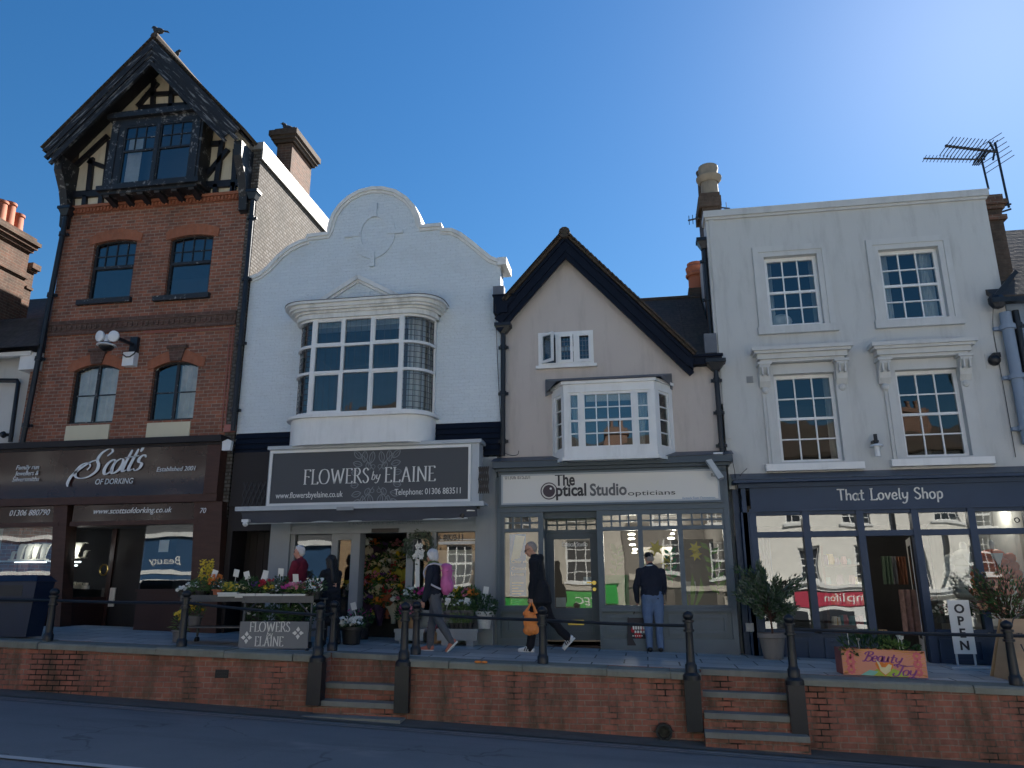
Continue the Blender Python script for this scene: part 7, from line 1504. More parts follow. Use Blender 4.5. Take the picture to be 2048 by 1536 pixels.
# ---------------------------------------------------------------- florist doorway: bouquets in buckets
def bouquet_proto(name, label, wrap, heads, mi, n, r, loc):
    t = thing('bouquet', label, 'bouquet', loc, 'wrapped bouquets in the florist doorway')
    b = MB(); m_ = 12; prof = [(.045, 0), (.06, .12), (.12, .28), (.18, .36)]; vs = []
    for rr, z in prof:
        for j in range(m_): a = 6.2832*j/m_; k = rr*(1+.16*math.sin(j*2.6+z*9)); vs.append((k*math.cos(a), k*math.sin(a), z+(.05*math.sin(j*1.9) if z > .3 else 0)))
    b.add(vs, [(i*m_+j, i*m_+(j+1) % m_, (i+1)*m_+(j+1) % m_, (i+1)*m_+j) for i in range(3) for j in range(m_)]); part('paper_wrap', b, wrap, t, 30, local=True)
    b = MB(); leafage(b, (0, 0, .4), (.16, .16, .1), 60, .1, .04); part('foliage', b, M_leaf[mi], t, local=True)
    b = MB()
    for _ in range(n): v = rnd_in((.16, .16, .07)); bloom(b, (v.x, v.y, .44+v.z+.05*(1-(v.x**2+v.y**2)*30)), r*random.uniform(.8, 1.2))
    part('flower_heads', b, heads, t, local=True); return t
W_y, W_k, W_r = mat('yellow_green_wrap', (.38, .34, .05), .5, .15, 4), mat('cream_wrap', (.52, .46, .34), .5, .15, 4), mat('rust_wrap', (.35, .09, .04), .5, .15, 4)
W_d = mat('dark_purple_wrap', (.06, .03, .06), .5, .2, 4)
random.seed(8); kinds = [(W_y, F_cream, 1, 18, .04, 'cream flowers in yellow green paper'), (W_k, F_pink, 0, 20, .035, 'pink flowers in cream paper'), (W_r, F_red, 0, 20, .035, 'red flowers in rust paper'), (W_d, F_pur, 0, 24, .03, 'purple flowers in dark paper'), (W_k, F_yel, 1, 22, .035, 'yellow flowers in cream paper'), (W_d, F_or, 0, 18, .04, 'orange flowers in dark paper'), (W_k, F_whi, 0, 18, .045, 'white flowers in cream paper')]
spots = [(742, 1130, 1.5, 3), (762, 1128, 1.6, 0), (782, 1122, 1.6, 6), (801, 1128, 1.4, 4), (730, 1150, 1.2, 1), (752, 1148, 1.3, 0), (774, 1146, 1.3, 6), (796, 1148, 1.2, 2), (810, 1150, 1.0, 5), (728, 1172, .9, 2), (748, 1174, 1.0, 1), (770, 1168, 1.1, 3), (790, 1166, 1.0, 4), (806, 1172, .85, 2),
         (726, 1200, .7, 1), (750, 1203, .6, 0), (776, 1206, .6, 2), (798, 1200, .7, 4), (738, 1188, .8, 5), (764, 1186, .8, 4), (786, 1186, .8, 1)]
spots += [(734, 1112, 1.7, 6), (752, 1110, 1.8, 5), (772, 1106, 1.8, 3), (792, 1108, 1.7, 1), (808, 1150, .8, 0), (733, 1214, .5, 3), (760, 1220, .5, 5), (788, 1216, .5, 6), (806, 1216, .5, 1)]
protos = {}
rowname = {0: 'top row', 1: 'second row', 2: 'third row', 3: 'fourth row', 4: 'front row'}
for i, (px, py, y, k) in enumerate(spots):
    q = P(px, py, y); lab = 'bouquet of %s, %s of the doorway' % (kinds[k][5], ['top row far left', 'top row second left', 'top row second right', 'top row far right', 'second row far left', 'second row left centre', 'second row middle', 'second row right centre', 'second row far right', 'third row far left', 'third row left centre', 'third row middle', 'third row right centre', 'third row far right', 'front row far left', 'front row left centre', 'front row right centre', 'front row far right', 'fourth row left', 'fourth row middle', 'fourth row right', 'topmost row far left', 'topmost row left centre', 'topmost row right centre', 'topmost row far right', 'right edge beside the panel', 'lowest row far left', 'lowest row left centre', 'lowest row right centre', 'lowest row far right'][i])
    loc = (q.x, y, q.z-.3)
    if k not in protos: protos[k] = bouquet_proto('bouquet', lab, *kinds[k][:5], loc)
    else: r_ = dup(protos[k], loc, random.uniform(0, 6), random.uniform(1.0, 1.3), lab)
st_ = thing('tiered_stand', 'dark tiered stand carrying the bouquets in the florist doorway', 'stand', (wx[4]+.9, 1.1, zp(-5, 0)))
b = MB(); x0, x1 = wx[4]-.05, wx[5]+.1
for z, y in ((-.35, .55), (.05, .85), (.4, 1.15), (.72, 1.5)): b.box(x0, x1, y, y+.45, z-.03, z); b.box(x0, x1, y+.4, y+.45, -1, z-.03)
part('shelf', b, M_roomdk, st_)
Gb = 'buckets and pots at the florist door'
q = gp(696, 1290); potted((q.x, q.y+.15, zp(q.x, q.y)), 'black bucket of white chrysanthemums with a card left of the florist doorway', M_potb, (.15, .19, .3), (0, .2, .1, 100, .08, .04), (F_whi, 60, .04, .08, .2), .34, Gb)
q = gp(735, 1275); potted((q.x, -.2, zp(q.x, 0)), 'black bucket of dark heather in the florist doorway', M_potb, (.16, .2, .3), (0, .22, .14, 160, .09, .03), (F_mag, 14, .02, .15, .3), None, Gb)
q = gp(676, 1255); b = MB(); b.box(q.x-.0, q.x+.26, -.5, -.2, zp(q.x, -.4)+.25, zp(q.x, -.4)+.55); b.box(q.x-.02, q.x+.28, -.52, -.18, zp(q.x, -.4), zp(q.x, -.4)+.25); solid('cardboard_box', b, M_kraft, 'brown cardboard box behind the woman in black', 'box')
# window flowers left of the door
for k, (px, py, f) in enumerate(((690, 1170, F_yel), (700, 1178, F_whi), (684, 1186, F_or))): q = P(px, py, .25); potted((q.x, .3+.05*k, q.z-.2), 'pot of %s flowers in the narrow florist window' % ('yellow', 'white', 'orange')[k], M_potg, (.06, .08, .12), (1, .13, .1, 80, .08, .035), (f, 14, .04, .08, .2), None, 'pots in the narrow florist window')
b = MB(); b.box(wx[2], wx[3], .15, .6, -.4, .0); solid('window_plinth', b, M_roomdk, 'dark plinth inside the narrow florist window', 'plinth')
# bench displays
def bench(px0, px1, py0, y, dep, label, legs):
    a, c = at(px0, py0, y), at(px1, py0, y); zt_ = (a[1]+c[1])/2; x0, x1 = a[0], c[0]; t = thing('display_bench', label, 'bench', ((x0+x1)/2, y, zp((x0+x1)/2, y)), 'low grey benches outside the florist')
    b = MB(); b.box(x0, x1, y, y+dep, zt_-.06, zt_); b.box(x0+.02, x1-.02, y+.01, y+.04, zt_-.2, zt_-.06); part('bench_top', b, M_shopgrey, t)
    for x in (x0+.1, x1-.22): b = MB(); b.box(x, x+.13, y+.02, y+dep-.02, zp(x, y)-.02, zt_-.06); part('leg', b, M_shopgrey, t)
    return x0, x1, zt_
BYb = -.72; B1 = bench(788, 848, 1258, BYb, .5, 'short low bench left of the walking woman', 2); B2 = bench(872, 956, 1258, BYb, .5, 'longer low bench right of the walking woman', 2)
b = MB(); b.box(B1[0]+.1, FX1-.1, -.2, -.07, -1, B2[2]+.32); b.box(B1[0]+.1, FX1-.1, -.32, -.07, B2[2]+.28, B2[2]+.32); solid('back_shelf', b, M_shopgrey, 'grey raised shelf against the florist window', 'shelf')
Gp = 'pots on the florist benches'
random.seed(31)
def onB(px, y): return at(px, 1250, y)[0]
zs_ = B2[2]+.32
lst = [(806, -.5, B1[2], M_kraft, F_mag, 'magenta flowers in patterned paper at the left end of the short bench'), (826, -.45, B1[2], M_kraft, F_pink, 'pink flowers beside the magenta ones on the short bench'), (818, -.25, zs_, M_potg, F_whi, 'white flowers on the raised shelf above the short bench'), (838, -.25, zs_, M_potg, F_mag, 'magenta flowers on the raised shelf near the wreath'),
       (884, -.25, zs_, M_potg, F_red, 'deep red flowers on the raised shelf behind the pink backpack'), (902, -.25, zs_, M_potg, F_whi, 'white daisies on the raised shelf right of the backpack'), (917, -.25, zs_, M_potg, F_yel, 'yellow and green pot on the raised shelf'), (930, -.25, zs_, M_potg, F_pink, 'pale pink flowers on the raised shelf'), (943, -.25, zs_, M_potg, F_or, 'orange flowers at the right end of the raised shelf')]
for px, y, z, pm, f, lab in lst: potted((onB(px, y), y, z), lab, pm, (.08, .11, .2), (random.choice((0, 1)), .13, .12, 90, .09, .04), (f, 16, .035, .08, .24), None, Gp)
for k, px in enumerate((896, 912, 928, 942)): potted((onB(px, -.42), -.42, B2[2]+.16), 'pot of bulbs in the back row of the longer bench, %s' % ('leftmost', 'second from left', 'third from left', 'rightmost')[k], M_potg, (.07, .09, .16), (2, .08, .1, 50, .1, .025), (F_whi, 4, .025, .1, .2), .12 if k % 2 == 0 else None, Gp)
for k, px in enumerate((904, 913, 922, 931, 940)): potted((onB(px, -.6), -.6, B2[2]), 'small square pot of shoots in the front row of the longer bench, %s' % ('leftmost', 'second from left', 'the middle one', 'second from right', 'rightmost')[k], M_potb, (.05, .06, .1), (2, .05, .08, 26, .1, .014), None, None, Gp, rows=2)
potted((onB(969, -.5), -.5, B2[2]), 'leafy plant in a white wicker pot at the right end of the longer bench', M_potw, (.11, .15, .3), (0, .22, .17, 200, .08, .04), (F_whi, 6, .02, .1, .3), .36, Gp)
q = gp(868, 1285); potted((q.x+.1, -.35, zp(q.x, -.4)), 'pink patterned bag of flowers on the ground behind the walking woman', M_kraft, (.12, .14, .22), (4, .16, .1, 80, .08, .04), (F_pink, 20, .04, .02, .16), None, Gb)
# wreath on the narrow panel
wr = thing('wreath', 'round twig wreath with white bow on the panel right of the florist doorway', 'wreath', (at(838, 1092, -.05)[0], -.05, at(838, 1110, -.05)[1])); c = at(838, 1092, -.06); b = MB()
for i in range(330): a = random.uniform(0, 6.2832); r = random.gauss(.23, .045); d = Vector((-math.sin(a)+random.uniform(-.6, .6), random.uniform(-.7, .1), math.cos(a)+random.uniform(-.6, .6))); b.leaf((c[0]+r*math.cos(a), -.06+random.uniform(-.05, .03), c[1]+r*math.sin(a)), d, .1, .03)
part('foliage_ring', b, M_leaf[3], wr); b = MB()
for i in range(9): bloom(b, (c[0]+.0+random.uniform(-.1, .1), -.13, c[1]-.1+random.uniform(-.12, .1)), .06, 5, (0, -1, .2))
b.prism([(c[0]-.06, -.1, c[1]-.2), (c[0]+.03, -.1, c[1]-.2), (c[0]+.05, -.1, c[1]-1.1), (c[0]-.03, -.1, c[1]-1.1)], (0, .01, 0)); part('white_bow', b, M_letter, wr)
# ---------------------------------------------------------------- litter bin
q = gp(30, 1278); t = thing('litter_bin', 'navy square litter bin with a pitched lid at the left edge', 'bin', (q.x, q.y, q.z)); z0 = q.z; yb = max(q.y, -2.75); x0, x1 = at(-70, 1220, yb)[0], at(66, 1220, yb)[0]; zt_ = at(30, 1163, yb)[1]; ztt = at(30, 1150, yb)[1]
M_bin = mat('dark_navy_bin_steel', (.012, .020, .045), .4, .2, 4, dirt=.2)
b = MB(); b.add([(x0+.04, yb, z0+.03), (x1-.06, yb, z0+.03), (x1-.06, yb+.36, z0+.03), (x0+.04, yb+.36, z0+.03), (x0, yb-.02, zt_), (x1, yb-.02, zt_), (x1, yb+.42, zt_), (x0, yb+.42, zt_)], [(0, 3, 2, 1), (4, 5, 6, 7), (0, 1, 5, 4), (1, 2, 6, 5), (2, 3, 7, 6), (3, 0, 4, 7)]); part('body', b, M_bin, t)
b = MB(); b.add([(x0-.03, yb-.05, zt_+.002), (x1+.03, yb-.05, zt_+.002), (x1+.03, yb+.46, zt_+.002), (x0-.03, yb+.46, zt_+.002), (x0+.06, yb+.06, ztt), (x1-.07, yb+.06, ztt), (x1-.07, yb+.36, ztt), (x0+.06, yb+.36, ztt)], [(0, 3, 2, 1), (4, 5, 6, 7), (0, 1, 5, 4), (1, 2, 6, 5), (2, 3, 7, 6), (3, 0, 4, 7)]); part('lid', b, M_bin, t)
b = MB(); zz = z0+(zt_-z0)*.62; b.box(x0, x1-.01, yb-.025, yb-.008, zz, zz+.02); b.box(x0+.3, x1-.25, yb-.02, yb-.004, zz+.12, zz+.3); part('slot', b, M_blackplastic, t)
# ---------------------------------------------------------------- olive bush in pot, shrub at right
def bush(loc, label, pot, pp, stem_h, cz, rr, n, ln, wd, mats, nm='olive_tree', fl=None):
    t = thing(nm, label, 'tree', loc); b = MB(); b.lathe(pot_prof(*pp), 0, 0, 16); part('pot', b, pot, t, 40, local=True)
    b = MB(); b.lathe([(pp[1]*.85, pp[2]*.8), (0.01, pp[2]*.82)], 0, 0, 12); part('soil', b, M_soil, t, local=True)
    b = MB(); b.tube([(0, 0, pp[2]*.8), (.02, .01, stem_h*.6), (0, 0, stem_h), (.01, 0, cz)], [.022, .02, .018, .008], 6); tips = []
    for i in range(26):
        v = rnd_in(rr); v *= (.75+.5*random.random()) ; p0 = Vector((.01*random.random(), 0, stem_h+random.uniform(-.1, .25))); e = Vector((0, 0, cz))+v; b.tube([p0, (p0+e)/2+Vector((0, 0, .05)), e], [.01, .006, .003], 4); tips.append((p0, e))
    part('trunk', b, M_brownwood, t, local=True)
    for k, mm in enumerate(mats):
        b = MB()
        for i in range(n//len(mats)):
            p0, e = random.choice(tips); u = random.uniform(.35, 1.12); p = p0.lerp(e, u)+rnd_in((.08, .08, .09)); d = (e-p0).normalized()+rnd_in((.8, .8, .8)); b.leaf(p, d, ln*random.uniform(.7, 1.3), wd)
        part('foliage', b, mm, t, local=True)
    if fl:
        b = MB()
        for i in range(fl[1]): p0, e = random.choice(tips); bloom(b, p0.lerp(e, random.uniform(.7, 1.1))+rnd_in((.06, .06, .06)), fl[2], 5)
        part('flower_heads', b, fl[0], t, local=True)
    return t
random.seed(44); yq = -.62; q = Vector((at(1546, 1300, yq)[0], yq, 0)); q.z = zp(q.x, yq); zc_ = P(1543, 1190, yq).z-q.z
bush((q.x, q.y, q.z), 'grey green olive bush in a grey terracotta pot beside the navy pier', mat('grey_clay_pot', (.2, .18, .165), .85, .2, 4, dirt=.4), (.16, .22, .42), .75, zc_, (.6, .5, .56), 4200, .085, .03, (M_leaf[3], M_leaf[0], mat('leaf_olive_silver', (.11, .14, .11), .5, .3, 9)))
yq = -.7; q = Vector((at(2028, 1300, yq)[0], yq, 0)); q.z = zp(q.x, yq); zc_ = P(2026, 1185, yq).z-q.z
bush(tuple(q), 'bronze leaved shrub with pink flecks at the right edge of the navy shop', M_potg, (.17, .22, .4), .6, zc_, (.5, .42, .48), 1500, .09, .025, (M_leaf[4], M_leaf[0], M_leaf[1]), 'pot_shrub', (F_peach, 60, .03))
# pots in the navy shop window
for k, (px, f) in enumerate(((1885, F_whi), (1900, F_pink), (1930, F_whi))): q = P(px, 1232, .15); potted((q.x, .25, q.z-.12), 'pot of %s flowers low in the navy shop window, %s' % ('white', 'open door side') if k == 0 else 'pot of %s flowers low in the navy shop window, %s' % (('pink', 'left of the open banner'), ('white', 'right of the open banner'))[k-1], M_potg, (.06, .08, .12), (0, .14, .1, 90, .08, .035), (f, 12, .035, .06, .2), None, 'pots in the navy shop window')
# ---------------------------------------------------------------- pink planter box
yb = -2.58; c = [P(x, y, yb) for x, y in ((1688, 1353), (1856, 1366), (1851, 1303), (1690, 1296))]; x0, x1 = c[0].x, (c[1].x+c[2].x)/2; zb_, zt_ = zp((x0+x1)/2, yb)+.01, (c[2].z+c[3].z)/2; tl_ = (zp(x1, yb)-zp(x0, yb))/(x1-x0)
M_pk = mat('salmon_pink_board', (.62, .26, .17), .6, .08, 2); M_pkside = mat('dull_red_board', (.3, .09, .08), .7, .2, 3); M_pur = mat('purple_paint', (.22, .05, .22), .5, .1, 3); M_ray = mat('orange_ray_paint', (.62, .28, .08), .6, .1, 3); M_hill = mat('lime_paint', (.35, .45, .06), .6, .15, 3); M_teal = mat('teal_paint', (.2, .45, .38), .6, .15, 3); M_rose = mat('rose_paint', (.62, .14, .16), .6, .15, 4)
pk = thing('planter_box', 'salmon pink planter box with purple script and green plants behind the right rail', 'planter', ((x0+x1)/2, yb, zb_)); Wd, Hh = x1-x0, zt_-zb_
def sk(b): b.v = [(x, y, z+tl_*(x-(x0+x1)/2)) for x, y, z in b.v]; return b
b = MB(); b.box(x0, x1, yb, yb+.03, zb_, zt_); part('front_board', sk(b), M_pk, pk); b = MB(); b.box(x0, x0+.03, yb+.03, yb+.4, zb_, zt_); b.box(x1-.03, x1, yb+.03, yb+.4, zb_, zt_); b.box(x0, x1, yb+.4, yb+.43, zb_, zt_); part('side_boards', sk(b), M_pkside, pk)
b = MB(); b.box(x0+.031, x1-.031, yb+.031, yb+.399, zb_+.1, zt_-.06); part('soil', sk(b), M_soil, pk)
b = MB(); cx_, cz_ = x0+Wd*.5, zb_+Hh*.42
for i in range(40):
    a = R(-25+i*6); r0, r1 = .28+.05*(i % 2), .75; p = (cx_+r0*1.3*math.cos(a), cz_+r0*.7*math.sin(a)); e = (cx_+r1*math.cos(a)*1.1, cz_+r1*math.sin(a)*.8)
    e = (min(max(e[0], x0+.01), x1-.01), min(max(e[1], zb_+.02), zt_-.01)); ribbon(b, [p, e], lambda t, *_: .006+.006*t, yb-.001, .002)
part('sunray_pattern', sk(b), M_ray, pk)
b = MB(); hx = lambda f: x0+Wd*f
b.slab([(hx(.3), zb_+.004), (hx(.78), zb_+.004), (hx(.7), zb_+.07), (hx(.6), zb_+.11), (hx(.5), zb_+.12), (hx(.4), zb_+.09)], [], yb-.004, yb-.0005); part('green_hill', sk(b), M_hill, pk); b = MB(); b.slab([(hx(.2), zb_+.003), (hx(.36), zb_+.003), (hx(.42), zb_+.06), (hx(.32), zb_+.08)], [], yb-.0045, yb-.0004); part('teal_hill', sk(b), M_teal, pk)
for fx_, fz_, r in ((.1, .78, .06), (.1, .5, .065), (.1, .2, .06), (.9, .8, .06), (.9, .5, .06), (.9, .2, .055)):
    b = MB(); n = 16; o = [(hx(fx_)+r*(1+.14*math.cos(8*i*6.2832/n))*math.cos(i*6.2832/n), zb_+Hh*fz_+r*(1+.14*math.cos(8*i*6.2832/n))*math.sin(i*6.2832/n)) for i in range(n)]; i_ = [(hx(fx_)+r*.35*math.cos(i*6.2832/n), zb_+Hh*fz_+r*.35*math.sin(i*6.2832/n)) for i in range(n)]; b.slab(o, [i_], yb-.004, yb-.0006)
    part('flower_roundel', sk(b), M_rose, pk)
b = MB(); hr = .12; ho = [(cx_+.0+hr*1.0*(math.sin(t)**3), cz_-.03+hr*(.8*math.cos(t)-.32*math.cos(2*t)-.12*math.cos(3*t))) for t in [i*6.2832/24 for i in range(24)]]; b.slab(ho, [], yb-.005, yb-.0007); part('heart', sk(b), F_or, pk)
b = MB(); hc = (cx_+.0, cz_-.03); b.slab([(hc[0]-.11, hc[1]+.1), (hc[0]-.07, hc[1]+.07), (hc[0]-.04, hc[1]+.0), (hc[0]+.01, hc[1]-.0), (hc[0]+.06, hc[1]+.05), (hc[0]+.1, hc[1]+.03), (hc[0]+.07, hc[1]-.05), (hc[0]+.0, hc[1]-.1), (hc[0]-.06, hc[1]-.05), (hc[0]-.08, hc[1]+.03)], [], yb-.008, yb-.0052); part('cream_bird', sk(b), F_cream, pk)
b = MB(); q0 = P(1727, 1322, yb); letters(b, 'Beau', q0.x, q0.z-.01, yb-.001, Hh*.36, Wd*.30, .19, .07, .32, .0, .006); letters(b, 'tk', q0.x+Wd*.30, q0.z-.02, yb-.001, Hh*.34, Wd*.16, .19, .07, .32, .0, .006); q0 = P(1787, 1350, yb); letters(b, 'Jok', q0.x, q0.z, yb-.001, Hh*.36, Wd*.27, .19, .07, .32, .0, .006); part('script_lettering', sk(b), M_pur, pk)
random.seed(12); b = MB(); leafage(b, (x0+Wd*.38, yb+.2, zt_+.08), (Wd*.36, .17, .12), 420, .11, .02, .8); leafage(b, (x0+Wd*.85, yb+.18, zt_+.03), (Wd*.13, .15, .07), 130, .08, .03); leafage(b, (x0+.1, yb-.02, zt_-.04), (.1, .04, .07), 40, .06, .03, -.2); part('foliage', sk(b), M_leaf[0], pk)
b = MB(); leafage(b, (x0+Wd*.66, yb+.12, zt_+.05), (Wd*.16, .12, .06), 120, .09, .035, .5); part('foliage', sk(b), M_leaf[2], pk)
b = MB()
for fx_, dz, r in ((.73, .17, .06), (.77, .13, .055), (.24, .1, .035), (.12, .2, .03)):
    o = Vector((hx(fx_), yb+.1, zt_+dz))
    for i in range(6): a = i*1.047; b.leaf(o, (.5*math.cos(a), .5*math.sin(a), 1), r*1.5, r*.7)
    b.tube([o, (o.x+.01, o.y, zt_-.05)], .005, 4)
part('white_crocuses', sk(b), F_whi, pk); b = MB(); q = P(1766, 1266, yb+.25); b.box(q.x-.06, q.x+.06, yb+.24, yb+.26, q.z-.06, q.z+.05); b.box(q.x-.05, q.x-.02, yb+.24, yb+.26, zt_-.05, q.z-.06); part('wooden_tag', b, M_kraft, pk)
# ---------------------------------------------------------------- OPEN banner and wooden A-board
yq = -.75; q = Vector((at(1934, 1325, yq)[0], yq, 0)); q.z = zp(q.x, yq); t = thing('open_banner', 'narrow white banner stand reading OPEN downwards before the navy shop', 'sign', (q.x, q.y, q.z)); yb = q.y; q_ = [P(x, y, yb) for x, y in ((1902, 1200), (1930, 1204), (1938, 1308), (1911, 1308))]
x0, x1 = q.x-.165, q.x+.165; z1_, z0_ = q_[0].z, q_[2].z
b = MB(); b.box(x0, x1, yb-.01, yb+.01, z0_, z1_); bn = part('banner', b, M_letter, t)
b = MB(); b.box(x0-.12, x1+.14, yb-.14, yb+.14, q.z, q.z+.03); part('base', b, M_signframe, t); b = MB()
for x in (x0+.03, x1-.03): b.box(x-.015, x+.015, yb+.011, yb+.03, q.z+.03, z1_)
part('pole', b, M_signframe, t)
for i, ch in enumerate('OPEN'): sp2 = (z1_-z0_-.08)/4; text('lettering', ch, q.x, z1_-.04-sp2*(i+.86), yb-.012, sp2*1.02, M_txtdark, bn, bold=.006)
q = gp(2034, 1366); t = thing('wooden_a_board', 'pale wooden folding board cut off by the right edge', 'sign', (q.x+.1, q.y+.3, q.z)); M_ply = mat('pale_plywood', (.42, .29, .18), .7, .15, 2, stretch=(1, 1, 5)); yb = -2.2
x0, zt_ = P(2000, 1237, yb).x, P(2010, 1237, yb).z; x0b = P(1984, 1363, yb).x; zb_ = zp(x0, yb)
b = MB(); b.prism([(x0+.02, yb-.28, zb_), (x0+.95, yb-.28, zb_-.03), (x0+.95, yb, zt_-.02), (x0+.02, yb, zt_)], (0, .025, 0)); fbd = part('front_board', b, M_ply, t); b = MB(); b.prism([(x0-.12, yb+.36, zb_), (x0+.8, yb+.36, zb_-.03), (x0+.92, yb+.03, zt_-.03), (x0, yb+.03, zt_-.01)], (0, .025, 0)); b.prism([(x0-.02, yb-.2, zb_+.0), (x0-.1, yb+.3, zb_+.0), (x0+.01, yb+.02, zt_-.05)], (.012, 0, 0)); part('rear_board', b, M_ply, t)
zz = zb_+.58; text('lettering', 'THE LOVELY', x0+.12, zz, yb-.16, .1, M_txtdark, fbd, None, 'LEFT'); b = MB(); ribbon(b, catmull([(x0+.1, zb_+.75), (x0+.16, zb_+.86), (x0+.34, zb_+.9), (x0+.6, zb_+.86)], 6), lambda *_: .016, yb-.1, .01); ribbon(b, catmull([(x0+.12, zb_+.5), (x0+.2, zb_+.3), (x0+.4, zb_+.16)], 6), lambda *_: .016, yb-.235, .01); part('drawn_loop', b, M_txtdark, fbd)
# ================================================================ people
def vox(mb, size, smooth=4, fold=0, fs=7, seed=0):
    """fuse overlapping forms into one continuous skin"""
    me = mb.build('form', [])
    o = bpy.data.objects.new('form', me); COL.objects.link(o)
    m = o.modifiers.new('r', 'REMESH'); m.mode = 'VOXEL'; m.voxel_size = size
    s = o.modifiers.new('s', 'SMOOTH'); s.iterations = smooth; s.factor = .5
    dg = bpy.context.evaluated_depsgraph_get(); out = bpy.data.meshes.new_from_object(o.evaluated_get(dg)); bpy.data.objects.remove(o)
    if fold:
        for v in out.vertices:
            c = v.co; q = Vector((c.x*fs, c.y*fs, c.z*fs*.55+seed)); v.co = c+v.normal*(fold*(mnoise.noise(q)+.5*mnoise.noise(q*2.3)))
    out.polygons.foreach_set('use_smooth', [True]*len(out.polygons)); return out
def cap(mb, a, b, ra, rb, n=None):
    a, b = Vector(a), Vector(b); k = max(2, int((b-a).length/(min(ra, rb)*.45))+1)
    for i in range(k+1): t = i/k; mb.ball(a.lerp(b, t), ra+(rb-ra)*t, 9)
M_skin = mat('light_skin', (.5, .27, .19), .55, .12, 8); M_skinp = mat('pink_skin', (.55, .27, .2), .55, .12, 8)
M_eye = mat('dark_eye', (.03, .025, .02), .2, .1, 5); M_lip = mat('lip', (.38, .15, .12), .5, .1, 8)
def cloth(n, c, r=.9, v=.25): return mat(n, c, r, v, 14, bump=.3, bs=120)
K_navy, K_black, K_jean, K_gjean, K_wine, K_char = cloth('navy_wool', (.012, .016, .03)), cloth('black_coat_cloth', (.009, .011, .017)), cloth('blue_denim', (.11, .17, .29)), cloth('grey_denim', (.095, .10, .115)), cloth('wine_jumper_wool', (.16, .012, .028)), cloth('black_trouser_cloth', (.008, .009, .014))
K_hairw, K_hairg, K_hairb = mat('white_hair', (.6, .58, .58), .7, .25, 40, bump=.6, bs=90), mat('cropped_grey_hair', (.27, .24, .22), .8, .25, 40), mat('black_hair', (.012, .011, .012), .5, .3, 40)
K_shoe, K_coral, K_sole, K_train = mat('black_leather_shoe', (.012, .012, .013), .35, .2, 9), mat('coral_trainer', (.42, .15, .11), .7, .2, 9), mat('white_rubber_sole', (.7, .7, .68), .6, .1, 9), mat('white_trainer', (.62, .64, .66), .6, .2, 20)
